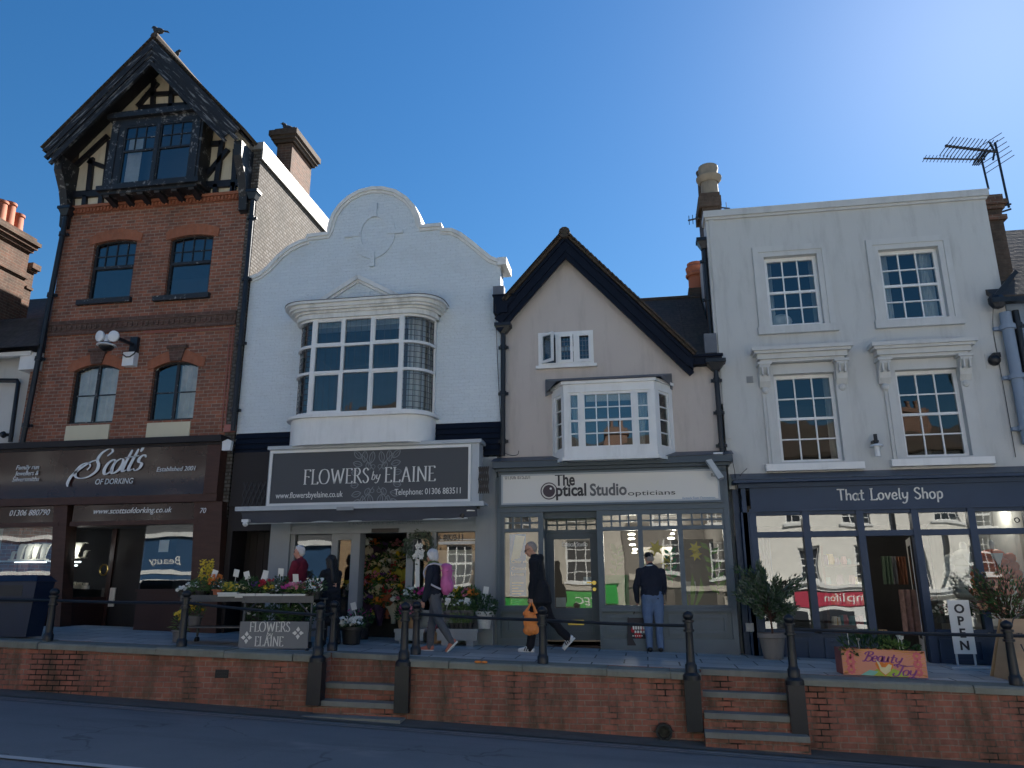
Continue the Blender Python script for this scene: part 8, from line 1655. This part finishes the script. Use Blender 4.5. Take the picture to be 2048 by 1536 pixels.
def person(label, loc, rz, H=1.72, lean=2, legs=((18, 5, 0), (-20, 25, -35)), arms=((10, 20), (-12, 15)), head=(0, 0), top=None, topcut=.0, hem=.86, trous=None, shoe=None, sole=None, hair=None, hstyle='short', skin=None, coat=False, girth=1.0, splay=(.08, .08), hood=False):
    """local frame: forward +X, left +Y. legs: (thigh swing, knee bend, foot pitch) left, right; arms: (swing, elbow)"""
    k = H/1.74; g = girth
    hipz = .90*k; T = R(lean); sp = Vector((math.sin(T), 0, math.cos(T))); hip = Vector((0, 0, hipz)); chest = hip+sp*.36*k; neck = hip+sp*.545*k; sho = hip+sp*.49*k
    J = []; low = 9
    for s_, (a, kb, fp) in zip((1, -1), legs):
        h = hip+Vector((0, .09*s_*k, -.02)); d = Vector((math.sin(R(a)), .02*s_, -math.cos(R(a)))); kn = h+d*.43*k; d2 = Vector((math.sin(R(a-kb)), .0, -math.cos(R(a-kb)))); an = kn+d2*.40*k
        f = Vector((math.cos(R(fp)), .12*s_, math.sin(R(fp)))).normalized(); dn = f.cross(Vector((0, 1, 0))).normalized(); dn = dn if dn.z < 0 else -dn
        J.append((h, kn, an, f, dn)); low = min(low, (an+dn*.085*k+f*.17*k).z, (an+dn*.085*k-f*.06*k).z)
    dz = Vector((0, 0, -low))
    hip, chest, neck, sho = hip+dz, chest+dz, neck+dz, sho+dz; J = [(h+dz, kn+dz, an+dz, f, dn) for h, kn, an, f, dn in J]
    hp, hy = R(head[0]), R(head[1]); hd = (sp+Vector((math.sin(hp)*.9, 0, 0))).normalized(); hc = neck+Vector((0, 0, .0))+hd*.155*k+Vector((.015, 0, 0))
    HM = Matrix.Rotation(hy, 3, 'Z') @ Matrix.Rotation(R(lean)*.4+hp, 3, 'Y')
    b = MB()
    cap(b, hip+Vector((0, .05, 0)), hip+Vector((0, -.05, 0)), .12*k, .12*k); cap(b, hip, chest, .115*k, .125*k); cap(b, sho+Vector((0, .13, -.03)), sho+Vector((0, -.13, -.03)), .075*k, .075*k); cap(b, chest, sho, .12*k, .09*k)
    cap(b, sho, hc-hd*.06, .062*k, .056*k)
    for h, kn, an, f, dn in J:
        cap(b, h, kn, .085*k, .056*k); cap(b, kn, an, .055*k, .038*k); cap(b, an+dn*.04*k, an+f*.13*k+dn*.055*k, .042*k, .03*k)
    A = []
    for s_, (a, e) in zip((1, -1), arms):
        i = 0 if s_ > 0 else 1; s0 = sho+Vector((0, .185*s_*k*min(g, 1.08), -.035*k)); d = Vector((math.sin(R(a)), splay[i]*s_*1.6, -math.cos(R(a)))).normalized(); el = s0+d*.29*k; d2 = Vector((math.sin(R(a+e)), -.05*s_, -math.cos(R(a+e)))).normalized(); wr_ = el+d2*.25*k
        cap(b, s0, el, .05*k, .04*k); cap(b, el, wr_, .038*k, .026*k)
        A.append((s0, el, wr_, d2, s_))
        # palm, four unequal curled fingers, thumb from the side
        fw = Vector((1, 0, 0)); fw = (fw-d2*fw.dot(d2)).normalized(); pm = d2.cross(fw).normalized()*(-s_); inn = Vector((0, -s_, 0))
        for t in (-.027, -.009, .009, .027): cap(b, wr_+d2*.01*k, wr_+d2*.085*k+fw*t*k, .016*k, .013*k)
        for t, l in ((-.03, .055), (-.01, .07), (.01, .075), (.03, .066)):
            p0 = wr_+d2*.085*k+fw*t*k; p1 = p0+(d2*.8+inn*.3)*l*.55*k; p2 = p1+(d2*.55+inn*.8)*l*.5*k; cap(b, p0, p1, .0088*k, .008*k); cap(b, p1, p2, .008*k, .007*k)
        p0 = wr_+d2*.025*k+fw*.028*k; p1 = p0+(d2*.6+fw*.6+inn*.3)*.04*k; cap(b, p0, p1, .011*k, .009*k); cap(b, p1, p1+(d2*.9+inn*.2)*.03*k, .009*k, .008*k)
    q = lambda x, y, z: hc+HM @ Vector((x*k, y*k, z*k))
    b.ball(q(-.008, 0, .025), (.098*k, .077*k, .098*k), 14, rot=HM); b.ball(q(.025, 0, -.04), (.068*k, .058*k, .075*k), 12, rot=HM); b.ball(q(.06, 0, -.085), (.03*k, .03*k, .025*k), 8)
    cap(b, q(.086, 0, .008), q(.106, 0, -.028), .011*k, .015*k); cap(b, q(.08, -.03, .03), q(.08, .03, .03), .014*k, .014*k)
    for s_ in (-1, 1): b.ball(q(-.005, .076*s_, -.005), (.02*k, .009*k, .032*k), 8, rot=HM); b.ball(q(.062, .034*s_, -.025), (.026*k, .022*k, .024*k), 8)
    cap(b, q(.084, -.014, -.06), q(.084, .014, -.06), .009*k, .009*k)
    root = bpy.data.objects.new('person', vox(b, .0078, 3)); COL.objects.link(root); root.data.materials.append(skin or M_skin); root.location = loc; root.rotation_euler.z = rz; tag(root, label, 'person'); WL[root] = Vector(loc)
    ch = lambda n, me, m, sm=0, lab=None: part(n, me, m, root, sm, lab, local=True)
    e = MB()
    for s_ in (-1, 1): e.ball(q(.083, .032*s_, .008), .012*k, 8)
    ch('eyes', e, M_eye, 60); e = MB(); cap(e, q(.091, -.018, -.06), q(.091, .018, -.06), .006*k, .006*k); ch('lips', e, M_lip, 60)
    # trousers
    t = MB()
    if trous:
        cap(t, hip+Vector((0, .055, .02)), hip+Vector((0, -.055, .02)), .138*k*g, .138*k*g); cap(t, hip, hip+sp*.1*k, .13*k*g, .13*k*g)
        for h, kn, an, f, dn in J: cap(t, h+Vector((-.015, 0, 0)), kn, .108*k*g, .078*k); cap(t, kn, an+dn*.02*k, .077*k, .066*k)
        me = vox(t, .013, 3, .019, 8, 3); me.materials.append(trous); ch('trousers', me, None)
    t = MB(); ax = 1.0
    cap(t, hip+sp*.06*k+Vector((0, .05, 0)), hip+sp*.06*k-Vector((0, .05, 0)), .15*k*g, .15*k*g); 
    for i in range(8):
        u = i/7; c = hip.lerp(sho, u*.92+.04); w_ = (.155+.035*math.sin(u*2.6))*k*g; t.ball(c, (.125*k*g*(1-.12*u), w_, .12*k), 12)
    cap(t, sho+Vector((0, .14*k, -.04)), sho+Vector((0, -.14*k, -.04)), .085*k, .085*k); cap(t, sho, neck+sp*.02, .085*k, .07*k)
    if coat:
        for i in range(6):
            u = i/5; c = hip+Vector((-.01, 0, .08-(.08+hem)*u)); t.ball(c, ((.155+.02*u)*k*g, (.185+.02*u)*k*g, .1*k), 12)
    if hood: t.ball(neck+Vector((-.085, 0, .0)), (.07, .12, .08), 10); cap(t, neck+Vector((.045, -.05, .03)), neck+Vector((.045, .05, .03)), .045, .045); cap(t, neck+Vector((0, -.08, .03)), neck+Vector((0, .08, .03)), .05, .05)
    for s0, el, wr_, d2, s_ in A: cap(t, s0, el, .072*k*g, .058*k); cap(t, el, wr_-d2*.01, .057*k, .045*k)
    me = vox(t, .013, 3, .022 if not coat else .018, 6, 1); me.materials.append(top); o_top = ch('coat' if coat else 'jumper', me, None)
    for h, kn, an, f, dn in J:
        t = MB(); o = an+dn*.045*k; cap(t, o-f*.03*k, o+f*.06*k, .05*k, .046*k); cap(t, o+f*.06*k+dn*.006, o+f*.165*k+dn*.018*k, .044*k, .032*k); cap(t, an+dn*.01, o, .046*k, .05*k); me = vox(t, .011, 3); me.materials.append(shoe); so_ = ch('shoe', me, None)
        if sole:
            t = MB(); side = f.cross(dn).normalized(); n = 14; o2 = an+dn*.082*k; ring = []
            for i in range(n): a = 6.2832*i/n; ring.append(o2+f*(.055+.135*math.cos(a))*k+side*(.047*math.sin(a))*k)
            t.prism(ring, dn*.022*k); sm_ = part('sole', t, sole, so_, local=True)
            if shoe is K_train:
                t = MB()
                for i in range(3):
                    for s_ in (-1, 1): p = o+f*(.01+.035*i)*k+side*.047*s_*k; t.beam(p-dn*.03*k-f*.01, p+dn*.028*k+f*.012, .013*k, .012*k, side)
                part('stripes', t, K_black, so_, local=True)
    if hair:
        t = MB()
        if hstyle == 'short':
            t.ball(q(-.022, 0, .045), (.098*k, .083*k, .092*k), 14, rot=HM); t.ball(q(-.06, 0, -.01), (.055*k, .072*k, .07*k), 12, rot=HM); cap(t, q(.03, -.05, .095), q(.03, .05, .095), .03*k, .03*k)
        elif hstyle == 'crop': t.ball(q(-.02, 0, .034), (.092*k, .0785*k, .094*k), 14, rot=HM); t.ball(q(-.05, 0, -.01), (.058*k, .07*k, .06*k), 12, rot=HM)
        elif hstyle == 'bob':
            t.ball(q(-.015, 0, .05), (.11*k, .095*k, .088*k), 14, rot=HM); t.ball(q(-.06, 0, -.03), (.068*k, .085*k, .085*k), 12, rot=HM)
            for s_ in (-1, 1): cap(t, q(.03, .075*s_, .05), q(-.02, .082*s_, -.05), .03*k, .028*k)
        elif hstyle == 'long':
            t.ball(q(-.02, 0, .04), (.112*k, .095*k, .1*k), 14, rot=HM)
            for y in (-.05, 0, .05): cap(t, q(-.06, y, .0), q(-.1, y*1.3, -.42), .06*k, .045*k)
            for s_ in (-1, 1): cap(t, q(.02, .08*s_, .04), q(-.02, .1*s_, -.3), .034*k, .03*k)
        me = vox(t, .011, 2, .008, 22, 4); me.materials.append(hair); ch('hair', me, None)
    return root, dict(q=q, hip=hip, neck=neck, sho=sho, arms=A, J=J, k=k, sp=sp, ch=ch)
def foot(px, py): q = gp(px, py); return Vector((q.x, q.y, zp(q.x, q.y)))
# man in wine jumper (legs behind the trolley)
y_ = -1.25; q = P(601, 1100, y_); zg = zp(q.x, y_); hh = P(601, 1093, y_).z-zg
person('person in a wine red jumper with white hair standing behind the flower trolley', (q.x+.02, y_, zg), R(178), hh*1.0, 2, ((4, 2, 0), (-6, 6, 0)), ((14, 30), (6, 22)), (2, 0), K_wine, hem=0, trous=K_char, shoe=K_shoe, hair=K_hairw, skin=M_skinp, girth=1.12)
# woman in black with long dark hair
f = foot(660, 1288); f.y = -1.45; f.x = P(662, 1200, -1.45).x; f.z = zp(f.x, f.y); hh = P(660, 1112, f.y).z-f.z
r_, d = person('person in a long black coat with long dark hair, left of the florist doorway', f, R(150), hh, 4, ((6, 4, 0), (-8, 8, 0)), ((20, 45), (10, 30)), (6, 10), K_black, hem=.42, coat=True, trous=K_char, shoe=K_shoe, hair=K_hairb, hstyle='long', girth=1.0)
# woman with pink backpack
f = foot(850, 1302); f.x += .14; hh = P(858, 1102, f.y).z-zp(f.x, f.y)
r_, d = person('person walking left with a pink backpack, navy jumper, grey jeans and coral trainers', f, R(176), hh, 3, ((-18, 16, -46), (8, 3, 0)), ((4, 12), (-4, 14)), (3, -14), K_navy, hem=0, trous=K_gjean, shoe=K_coral, sole=K_sole, hair=K_hairw, hstyle='bob', girth=1.04)
k = d['k']; nk = d['neck']; b = MB(); cap(b, nk+Vector((.03, -.05, .015)), nk+Vector((.03, .05, .015)), .06, .06); cap(b, nk+Vector((-.02, -.06, .02)), nk+Vector((-.02, .06, .02)), .06, .06); me = vox(b, .012, 3, .012, 20); me.materials.append(cloth('green_patterned_scarf_cloth', (.10, .13, .05), .9, .5)); d['ch']('scarf', me, None)
K_pink = mat('pink_nylon', (.58, .14, .36), .6, .15, 12, bump=.4, bs=60); K_strap = mat('pale_lilac_strap', (.5, .48, .55), .7, .1, 9)
bp = thing('backpack', 'pink backpack on the back of the woman walking past the florist', 'backpack', r_.location, None, r_.rotation_euler.z); sh_ = d['sho']; hp_ = d['hip']; c = sh_*.62+hp_*.38+Vector((-.225, 0, .0))
b = MB(); b.ball(c+Vector((0, 0, -.08)), (.095, .14, .2), 14); b.ball(c+Vector((-.01, 0, .1)), (.085, .13, .14), 14); b.ball(c+Vector((-.075, 0, -.12)), (.05, .11, .12), 12); b.ball(c+Vector((0, 0, .2)), (.09, .13, .05), 12); me = vox(b, .012, 2, .012, 12); me.materials.append(K_pink); part('bag', me, None, bp, local=True)
b = MB(); b.box(c.x-.09, c.x+.06, -.135, .135, c.z+.12, c.z+.14); b.tube([c+Vector((-.08, -.1, .05)), c+Vector((-.125, -.1, -.1))], .008, 5); b.tube([c+Vector((-.08, .1, .05)), c+Vector((-.125, .1, -.1))], .008, 5); part('buckle_strap', b, K_pink, bp, local=True)
b = MB()
for s_ in (-1, 1):
    pts = [c+Vector((.06, .1*s_, .22)), sh_+Vector((-.03, .12*s_, .07)), sh_+Vector((.09, .13*s_, .0)), sh_+Vector((.12, .14*s_, -.12)), hp_+Vector((.02, .19*s_, .2)), c+Vector((.05, .13*s_, -.18))]; p2 = [Vector((a[0], 0, a[1])) for a in catmull([(p.x, p.z) for p in pts], 4)]
    for i, p in enumerate(p2): u = i/(len(p2)-1)*(len(pts)-1); j = min(int(u), len(pts)-2); p.y = pts[j].y+(pts[j+1].y-pts[j].y)*(u-j)
    b.tube(p2, .016, 6)
part('shoulder_strap', b, K_strap, bp, 40, local=True)
# man in black coat with orange bag
f = foot(1066, 1303); f.x += .12; hh = P(1072, 1090, f.y).z-zp(f.x, f.y)
r4, d = person('person in a black hooded coat and glasses walking left with head bowed, white trainers', f, R(180), hh*1.035, 6, ((13, 6, 2), (-22, 22, -46)), ((2, 6), (-4, 18)), (20, 0), K_black, hem=.16, coat=True, trous=K_char, shoe=K_train, sole=K_sole, hair=K_hairg, hstyle='crop', girth=1.17, hood=True)
q = d['q']; b = MB()
for s_ in (-1, 1): b.tube([q(.102, .033*s_+.02*math.cos(a*.7), .008+.017*math.sin(a*.7)) for a in range(10)], .0035, 5); b.tube([q(.1, .055*s_, .012), q(.0, .082*s_, .012)], .0035, 5)
b.tube([q(.104, -.013, .01), q(.104, .013, .01)], .0035, 5); part('glasses', b, K_shoe, r4, local=True)
W4 = d['arms'][0][2]; ob = thing('carrier_bag', 'bright orange plastic carrier bag held by the man in the black coat', 'bag', r4.location, None, r4.rotation_euler.z)
M_bagor = mat('orange_carrier_plastic', (.78, .25, .06), .5, .18, 9, bump=.5, bs=18); hx_ = W4+Vector((.0, 0, -.10)); b = MB()
b.ball(hx_+Vector((.02, 0, -.30)), (.125, .07, .17), 12); b.ball(hx_+Vector((.03, 0, -.44)), (.12, .075, .09), 12); b.ball(hx_+Vector((-.06, 0, -.42)), (.06, .05, .1), 10); b.ball(hx_+Vector((.06, 0, -.18)), (.09, .05, .06), 10); me = vox(b, .012, 2, .022, 13); me.materials.append(M_bagor); part('bag', me, None, ob, local=True)
b = MB()
for s_ in (-1, 1): b.tube([hx_+Vector((.10*s_+.02, .02, -.17)), hx_+Vector((.045*s_, .012, -.06)), hx_+Vector((.01*s_, 0, .012))], [.035, .02, .012], 6)
part('handle', b, M_bagor, ob, 40, local=True)
# man in jeans peering into the optician
f = foot(1312, 1303); f.x -= .02; hh = (P(1300, 1112, f.y+.1).z-zp(f.x, f.y))
r5, d = person('person in a black cap, navy jumper and blue jeans peering into the optician window', f, R(97), hh*1.04, 9, ((-4, 3, 0), (-2, 2, 0)), ((4, 6), (2, 8)), (14, 16), K_navy, hem=0, trous=K_jean, shoe=K_shoe, sole=None, hair=K_hairg, hstyle='crop', skin=M_skinp, girth=1.1, splay=(.16, .10))
q = d['q']; b = MB(); b.ball(q(-.01, 0, .075), (.112, .094, .06), 14); b.ball(q(.08, 0, .055), (.07, .075, .018), 12); b.ball(q(-.015, 0, .05), (.105, .088, .04), 12); me = vox(b, .01, 2); me.materials.append(K_black); part('flat_cap', me, None, r5, local=True)
nk = d['neck']; b = MB(); b.tube([nk+Vector((.068*math.cos(a*.571), .066*math.sin(a*.571), .022)) for a in range(12)], .02, 6); part('shirt_collar', b, K_train, r5, 40, local=True)
W5 = d['arms'][0][2]; hb = thing('shopping_bag', 'dark patterned shopping bag hanging from the hand of the man in jeans', 'bag', r5.location, None, r5.rotation_euler.z); o = W5+Vector((0, 0, -.10))
M_tote = mat('dark_printed_bag', (.02, .02, .03), .6, .4, 9); b = MB(); zb_ = .10; w0, w1 = .19, .22
b.add([(o.x-.08, o.y-w1, zb_), (o.x+.08, o.y-w1, zb_), (o.x+.08, o.y+w1, zb_), (o.x-.08, o.y+w1, zb_), (o.x-.05, o.y-w0, o.z-.17), (o.x+.05, o.y-w0, o.z-.17), (o.x+.05, o.y+w0, o.z-.17), (o.x-.05, o.y+w0, o.z-.17)], [(0, 3, 2, 1), (4, 5, 6, 7), (0, 1, 5, 4), (1, 2, 6, 5), (2, 3, 7, 6), (3, 0, 4, 7)]); bag = part('bag', b, M_tote, hb, local=True)
b = MB()
for x in (-.052, .052): b.tube([(o.x+x, o.y-.1, o.z-.17), (o.x+x*.4, o.y-.05, o.z-.04), (o.x, o.y, o.z+.012), (o.x+x*.4, o.y+.05, o.z-.04), (o.x+x, o.y+.1, o.z-.17)], .01, 6)
part('handle', b, M_tote, hb, 40, local=True)
zz = (zb_+o.z-.17)/2; b = MB(); random.seed(2)
for i in range(5): b.ball((o.x-.075, o.y-.13+.06*i, zz-.02+.06*random.uniform(-1, 1)), (.008, .035, .05), 8)
part('printed_pattern', b, F_red, bag, local=True); b = MB()
for i in range(5): b.box(o.x-.085, o.x-.07, o.y-.1+.045*i, o.y-.07+.045*i, zz+.03, zz+.09); b.box(o.x-.085, o.x-.07, o.y-.15+.05*i, o.y-.12+.05*i, zz-.03, zz+.01); b.box(o.x-.085, o.x-.07, o.y-.06+.04*i, o.y-.04+.04*i, zz-.09, zz-.07)
part('printed_pattern', b, M_letter, bag, local=True)
# ================================================================ sunlit buildings across the street (seen mirrored in the shop windows)
FYO = -18.0
zo = lambda x: zr(x)+.12
solid('far_pavement', sheet(-60, 60, FYO-.5, -13.2, lambda x, y: zo(x), 60, 2), M_pave, **tagk)
M_rough = mat('white_roughcast', (.8, .785, .74), .9, .12, 4, bump=1, bs=9); M_ston = mat('honey_stone_wall', (.50, .46, .40), .9, .12, 1.5, bump=.3, bs=30, dirt=.2)
M_buffb = brick('sunlit_buff_brick', (.42, .27, .15), (.33, .2, .11), (.45, .38, .28)); M_redo = brick('sunlit_red_brick', (.22, .10, .07), (.16, .075, .055), (.25, .22, .19))
M_dglass = mat('dark_room_glass', (.03, .035, .045), .08, .2, 3, spec=.8); M_signred = mat('crimson_sign_panel', (.42, .03, .07), .5, .08, 2); M_green = mat('bright_green_shop_panel', (.04, .34, .06), .5, .15, 2); M_bluesh = mat('deep_blue_shop_paint', (.03, .08, .17), .5, .15, 2)
def oppo(name, label, x0, x1, hgt, m, wins, roofm, rise, depth=9, chim=()):
    t = thing(name, label, 'building', ((x0+x1)/2, FYO-1, zo((x0+x1)/2))); zb_ = zo((x0+x1)/2)-1; b = MB()
    fc = MB(); holes = [rect(a, c, d, e) for a, c, d, e in wins]; fc.slab(rect(x0, x1, zb_, hgt), holes, FYO-.25, FYO); part('front_wall', fc, m, t)
    b.box(x0, x0+.25, FYO-depth, FYO-.25, zb_, hgt); b.box(x1-.25, x1, FYO-depth, FYO-.25, zb_, hgt); b.box(x0+.25, x1-.25, FYO-depth, FYO-depth+.2, zb_, hgt); part('side_wall', b, m, t)
    for a, c, d, e in wins:
        f = MB(); y = FYO-.1; f.slab(rect(a, c, d, e), [rect(a+.07, c-.07, d+.07, e-.07)], y-.05, y)
        n = 3 if c-a > .8 else 2
        for i in range(1, n): x = a+(c-a)*i/n; f.box(x-.018, x+.018, y-.04, y-.01, d+.05, e-.05)
        for j in range(1, 4): z = d+(e-d)*j/4; h_ = .04 if j == 2 else .018; f.box(a+.05, c-.05, y-.041, y-.009, z-h_, z+h_)
        f.box(a-.1, c+.1, y-.05, FYO+.08, d-.1, d-.001); o = part('window', f, M_trim, t); p = MB(); p.quad((a, y-.045, d), (c, y-.045, d), (c, y-.045, e), (a, y-.045, e)); part('pane', p, M_dglass, o)
    r = MB(); r.prism([(x0-.1, FYO+.3, hgt), (x1+.1, FYO+.3, hgt), (x1+.1, FYO-depth/2, hgt+rise), (x0-.1, FYO-depth/2, hgt+rise)], (0, .05, .1)); r.prism([(x0-.1, FYO-depth, hgt), (x1+.1, FYO-depth, hgt), (x1+.1, FYO-depth/2, hgt+rise), (x0-.1, FYO-depth/2, hgt+rise)], (0, -.05, .1)); rf_ = part('roof', r, roofm, t)
    for cx_, y, w_, d_, top, np in chim:
        b = MB(); b.box(cx_-w_/2, cx_+w_/2, y-d_/2, y+d_/2, hgt, top); b.box(cx_-w_/2-.08, cx_+w_/2+.08, y-d_/2-.08, y+d_/2+.08, top-.3, top-.1)
        for i in range(np): b.lathe([(.14, top), (.12, top+.3), (.15, top+.5), (.1, top+.5)], cx_-w_/2+w_*(i+.5)/np, y, 10)
        part('chimney', b, M_redo, rf_)
    return t
def wl_(xs, w_, z, h): return [(x-w_/2, x+w_/2, z, z+h) for x in xs]
t = oppo('roughcast_building', 'white roughcast building with a crimson shop sign, facing the gift shop across the street', 4.6, 12.9, 5.6, M_rough, wl_((6.7, 8.8, 11.1), .85, .6, 1.45)+wl_((6.2, 8.5, 11.1), .95, 3.3, 1.3), M_tile, 2.2, 9, ((11.9, FYO-2.6, 1.6, .8, 8.0, 3), (5.5, FYO-3, .9, .7, 7.2, 1)))
b = MB(); b.box(4.7, 12.8, FYO+.002, FYO+.3, .45, .58); b.box(4.7, 12.8, FYO+.002, FYO+.18, .32, .45); b.box(4.8, 12.7, FYO-.0+.001, FYO+.06, -2.4, -.35); part('shop_cornice', b, M_trim, t)
b = MB(); b.box(6.0, 8.95, FYO+.07, FYO+.12, -.30, .26); sg = part('shop_sign', b, M_signred, t); text('lettering', 'amplifon', 7.95, -.10, FYO+.125, .5, M_letter, sg, 1.9, 'CENTER', 0, True)
b = MB()
for a, c in ((5.2, 6.4), (6.8, 8.2), (8.7, 10), (10.5, 12)): b.box(a, c, FYO+.061, FYO+.07, -1.6, -.5)
part('shop_window', b, M_dglass, t)
b = MB(); b.tube([(10.0-.1, FYO+.1, 5.4), (9.9, FYO+.1, 1.2), (9.6, FYO+.1, .6)], .06, 8); b.tube([(12.1, FYO+.1, 5.4), (12.1, FYO+.1, 2.2), (12.3, FYO+.1, 1.7), (12.3, FYO+.1, -1.9)], .06, 8); part('drainpipe', b, M_iron, t, 40)
t = oppo('stone_building', 'honey coloured stone building with a green shopfront, facing the optician across the street', -6.6, -.6, 5.2, M_ston, wl_((-2.6,), 1.3, .6, 1.75)+wl_((-5.2, -2.6), 1.0, 3.2, 1.4), M_slate, 2.0, 9, ((-1.0, FYO-3, 1.2, .8, 7.4, 2),))
b = MB(); b.box(-6.2, -.8, FYO+.002, FYO+.22, .25, .42); b.box(-6.3, -.7, FYO+.001, FYO+.1, -.55, .0-.05); part('cornice', b, M_ston, t); b = MB(); b.box(-6.1, -.9, FYO+.1, FYO+.16, -.5, .2); sg = part('shop_sign', b, M_green, t); text('lettering', 'TEC', -2.4, -.3, FYO+.165, .4, M_letter, sg, .9, 'CENTER', 0, True); text('lettering', 'Pana', -5.1, -.3, FYO+.165, .4, M_letter, sg, .9, 'CENTER', 0, True)
b = MB()
for a, c in ((-6, -4.2), (-3.9, -2.0), (-1.7, -.9)): b.box(a, c, FYO+.101, FYO+.112, -1.8, -.6)
part('shop_window', b, M_green, t)
t = oppo('buff_brick_building', 'tall buff brick building facing the florist across the street', -13.4, -6.7, 7.4, M_buffb, wl_((-12.3, -10.0, -7.8), 1.0, 1.0, 1.6)+wl_((-12.3, -10.0, -7.8), 1.0, 4.2, 1.6), M_tile, 1.8, 9, ((-7.4, FYO-2, 1.0, .7, 10, 2),))
b = MB(); b.box(-13.2, -6.9, FYO+.002, FYO+.2, .3, .5); b.box(-13.3, -6.8, FYO+.001, FYO+.08, -2.2, -.8); part('shop_cornice', b, M_trim, t)
t = oppo('slate_rendered_building', 'slate grey building with a blue shopfront, facing the jeweller across the street', -31, -13.5, 5.6, mat('slate_grey_render', (.10, .105, .115), .8, .15, 3), wl_((-28, -25, -22, -18.6, -15.5), 1.0, 3.4, 1.4), M_tile, 3.0, 9, ((-14.2, FYO-3, 1.0, .7, 8.6, 2),))
b = MB(); b.box(-30.9, -13.6, FYO+.002, FYO+.25, 2.62, 2.82); b.box(-30.9, -13.6, FYO+.102, FYO+.14, 1.0, 1.2); b.box(-30.9, -13.6, FYO+.102, FYO+.14, .45, .75); part('shop_cornice', b, M_trim, t); b = MB(); b.box(-30.8, -13.7, FYO+.001, FYO+.1, -1.6, 2.61); sg = part('shop_sign', b, M_bluesh, t); text('lettering', 'Beauty', -21.3, 1.5, FYO+.105, .5, M_letter, sg, 1.6, 'CENTER', .2, True)
t = oppo('end_building', 'plain grey terrace across the street beyond the roughcast building', 13.0, 30, 5.4, MATS['slate_grey_render'], wl_((14.6, 17, 19.5), 1.0, .8, 1.5)+wl_((14.6, 17, 19.5), 1.0, 3.2, 1.3), M_slate, 2.0)
t = oppo('far_terrace', 'plain brick terrace across the street beyond the blue shopfront', -50, -31.1, 5.4, M_redo, wl_((-34, -37, -40), 1.0, .9, 1.5), M_tile, 2.0)
t = oppo('dark_fronted_building', 'dark building between the stone and the roughcast buildings', -.55, 4.55, 5.6, mat('plain_dark_front', (.07, .062, .056), .8, .3, 3), wl_((1.0, 3.2), 1.1, .9, 1.5)+wl_((1.0, 3.2), 1.1, 3.4, 1.4), M_tile, 1.5)  # plain dark front, so the optician windows mirror a dark stretch
b = MB(); b.box(-.4, 4.0, FYO+.002, FYO+.12, .35, .6); b.box(3.2, 4.5, FYO+.003, FYO+.1, -2, .3); part('cream_band', b, M_ston, t)
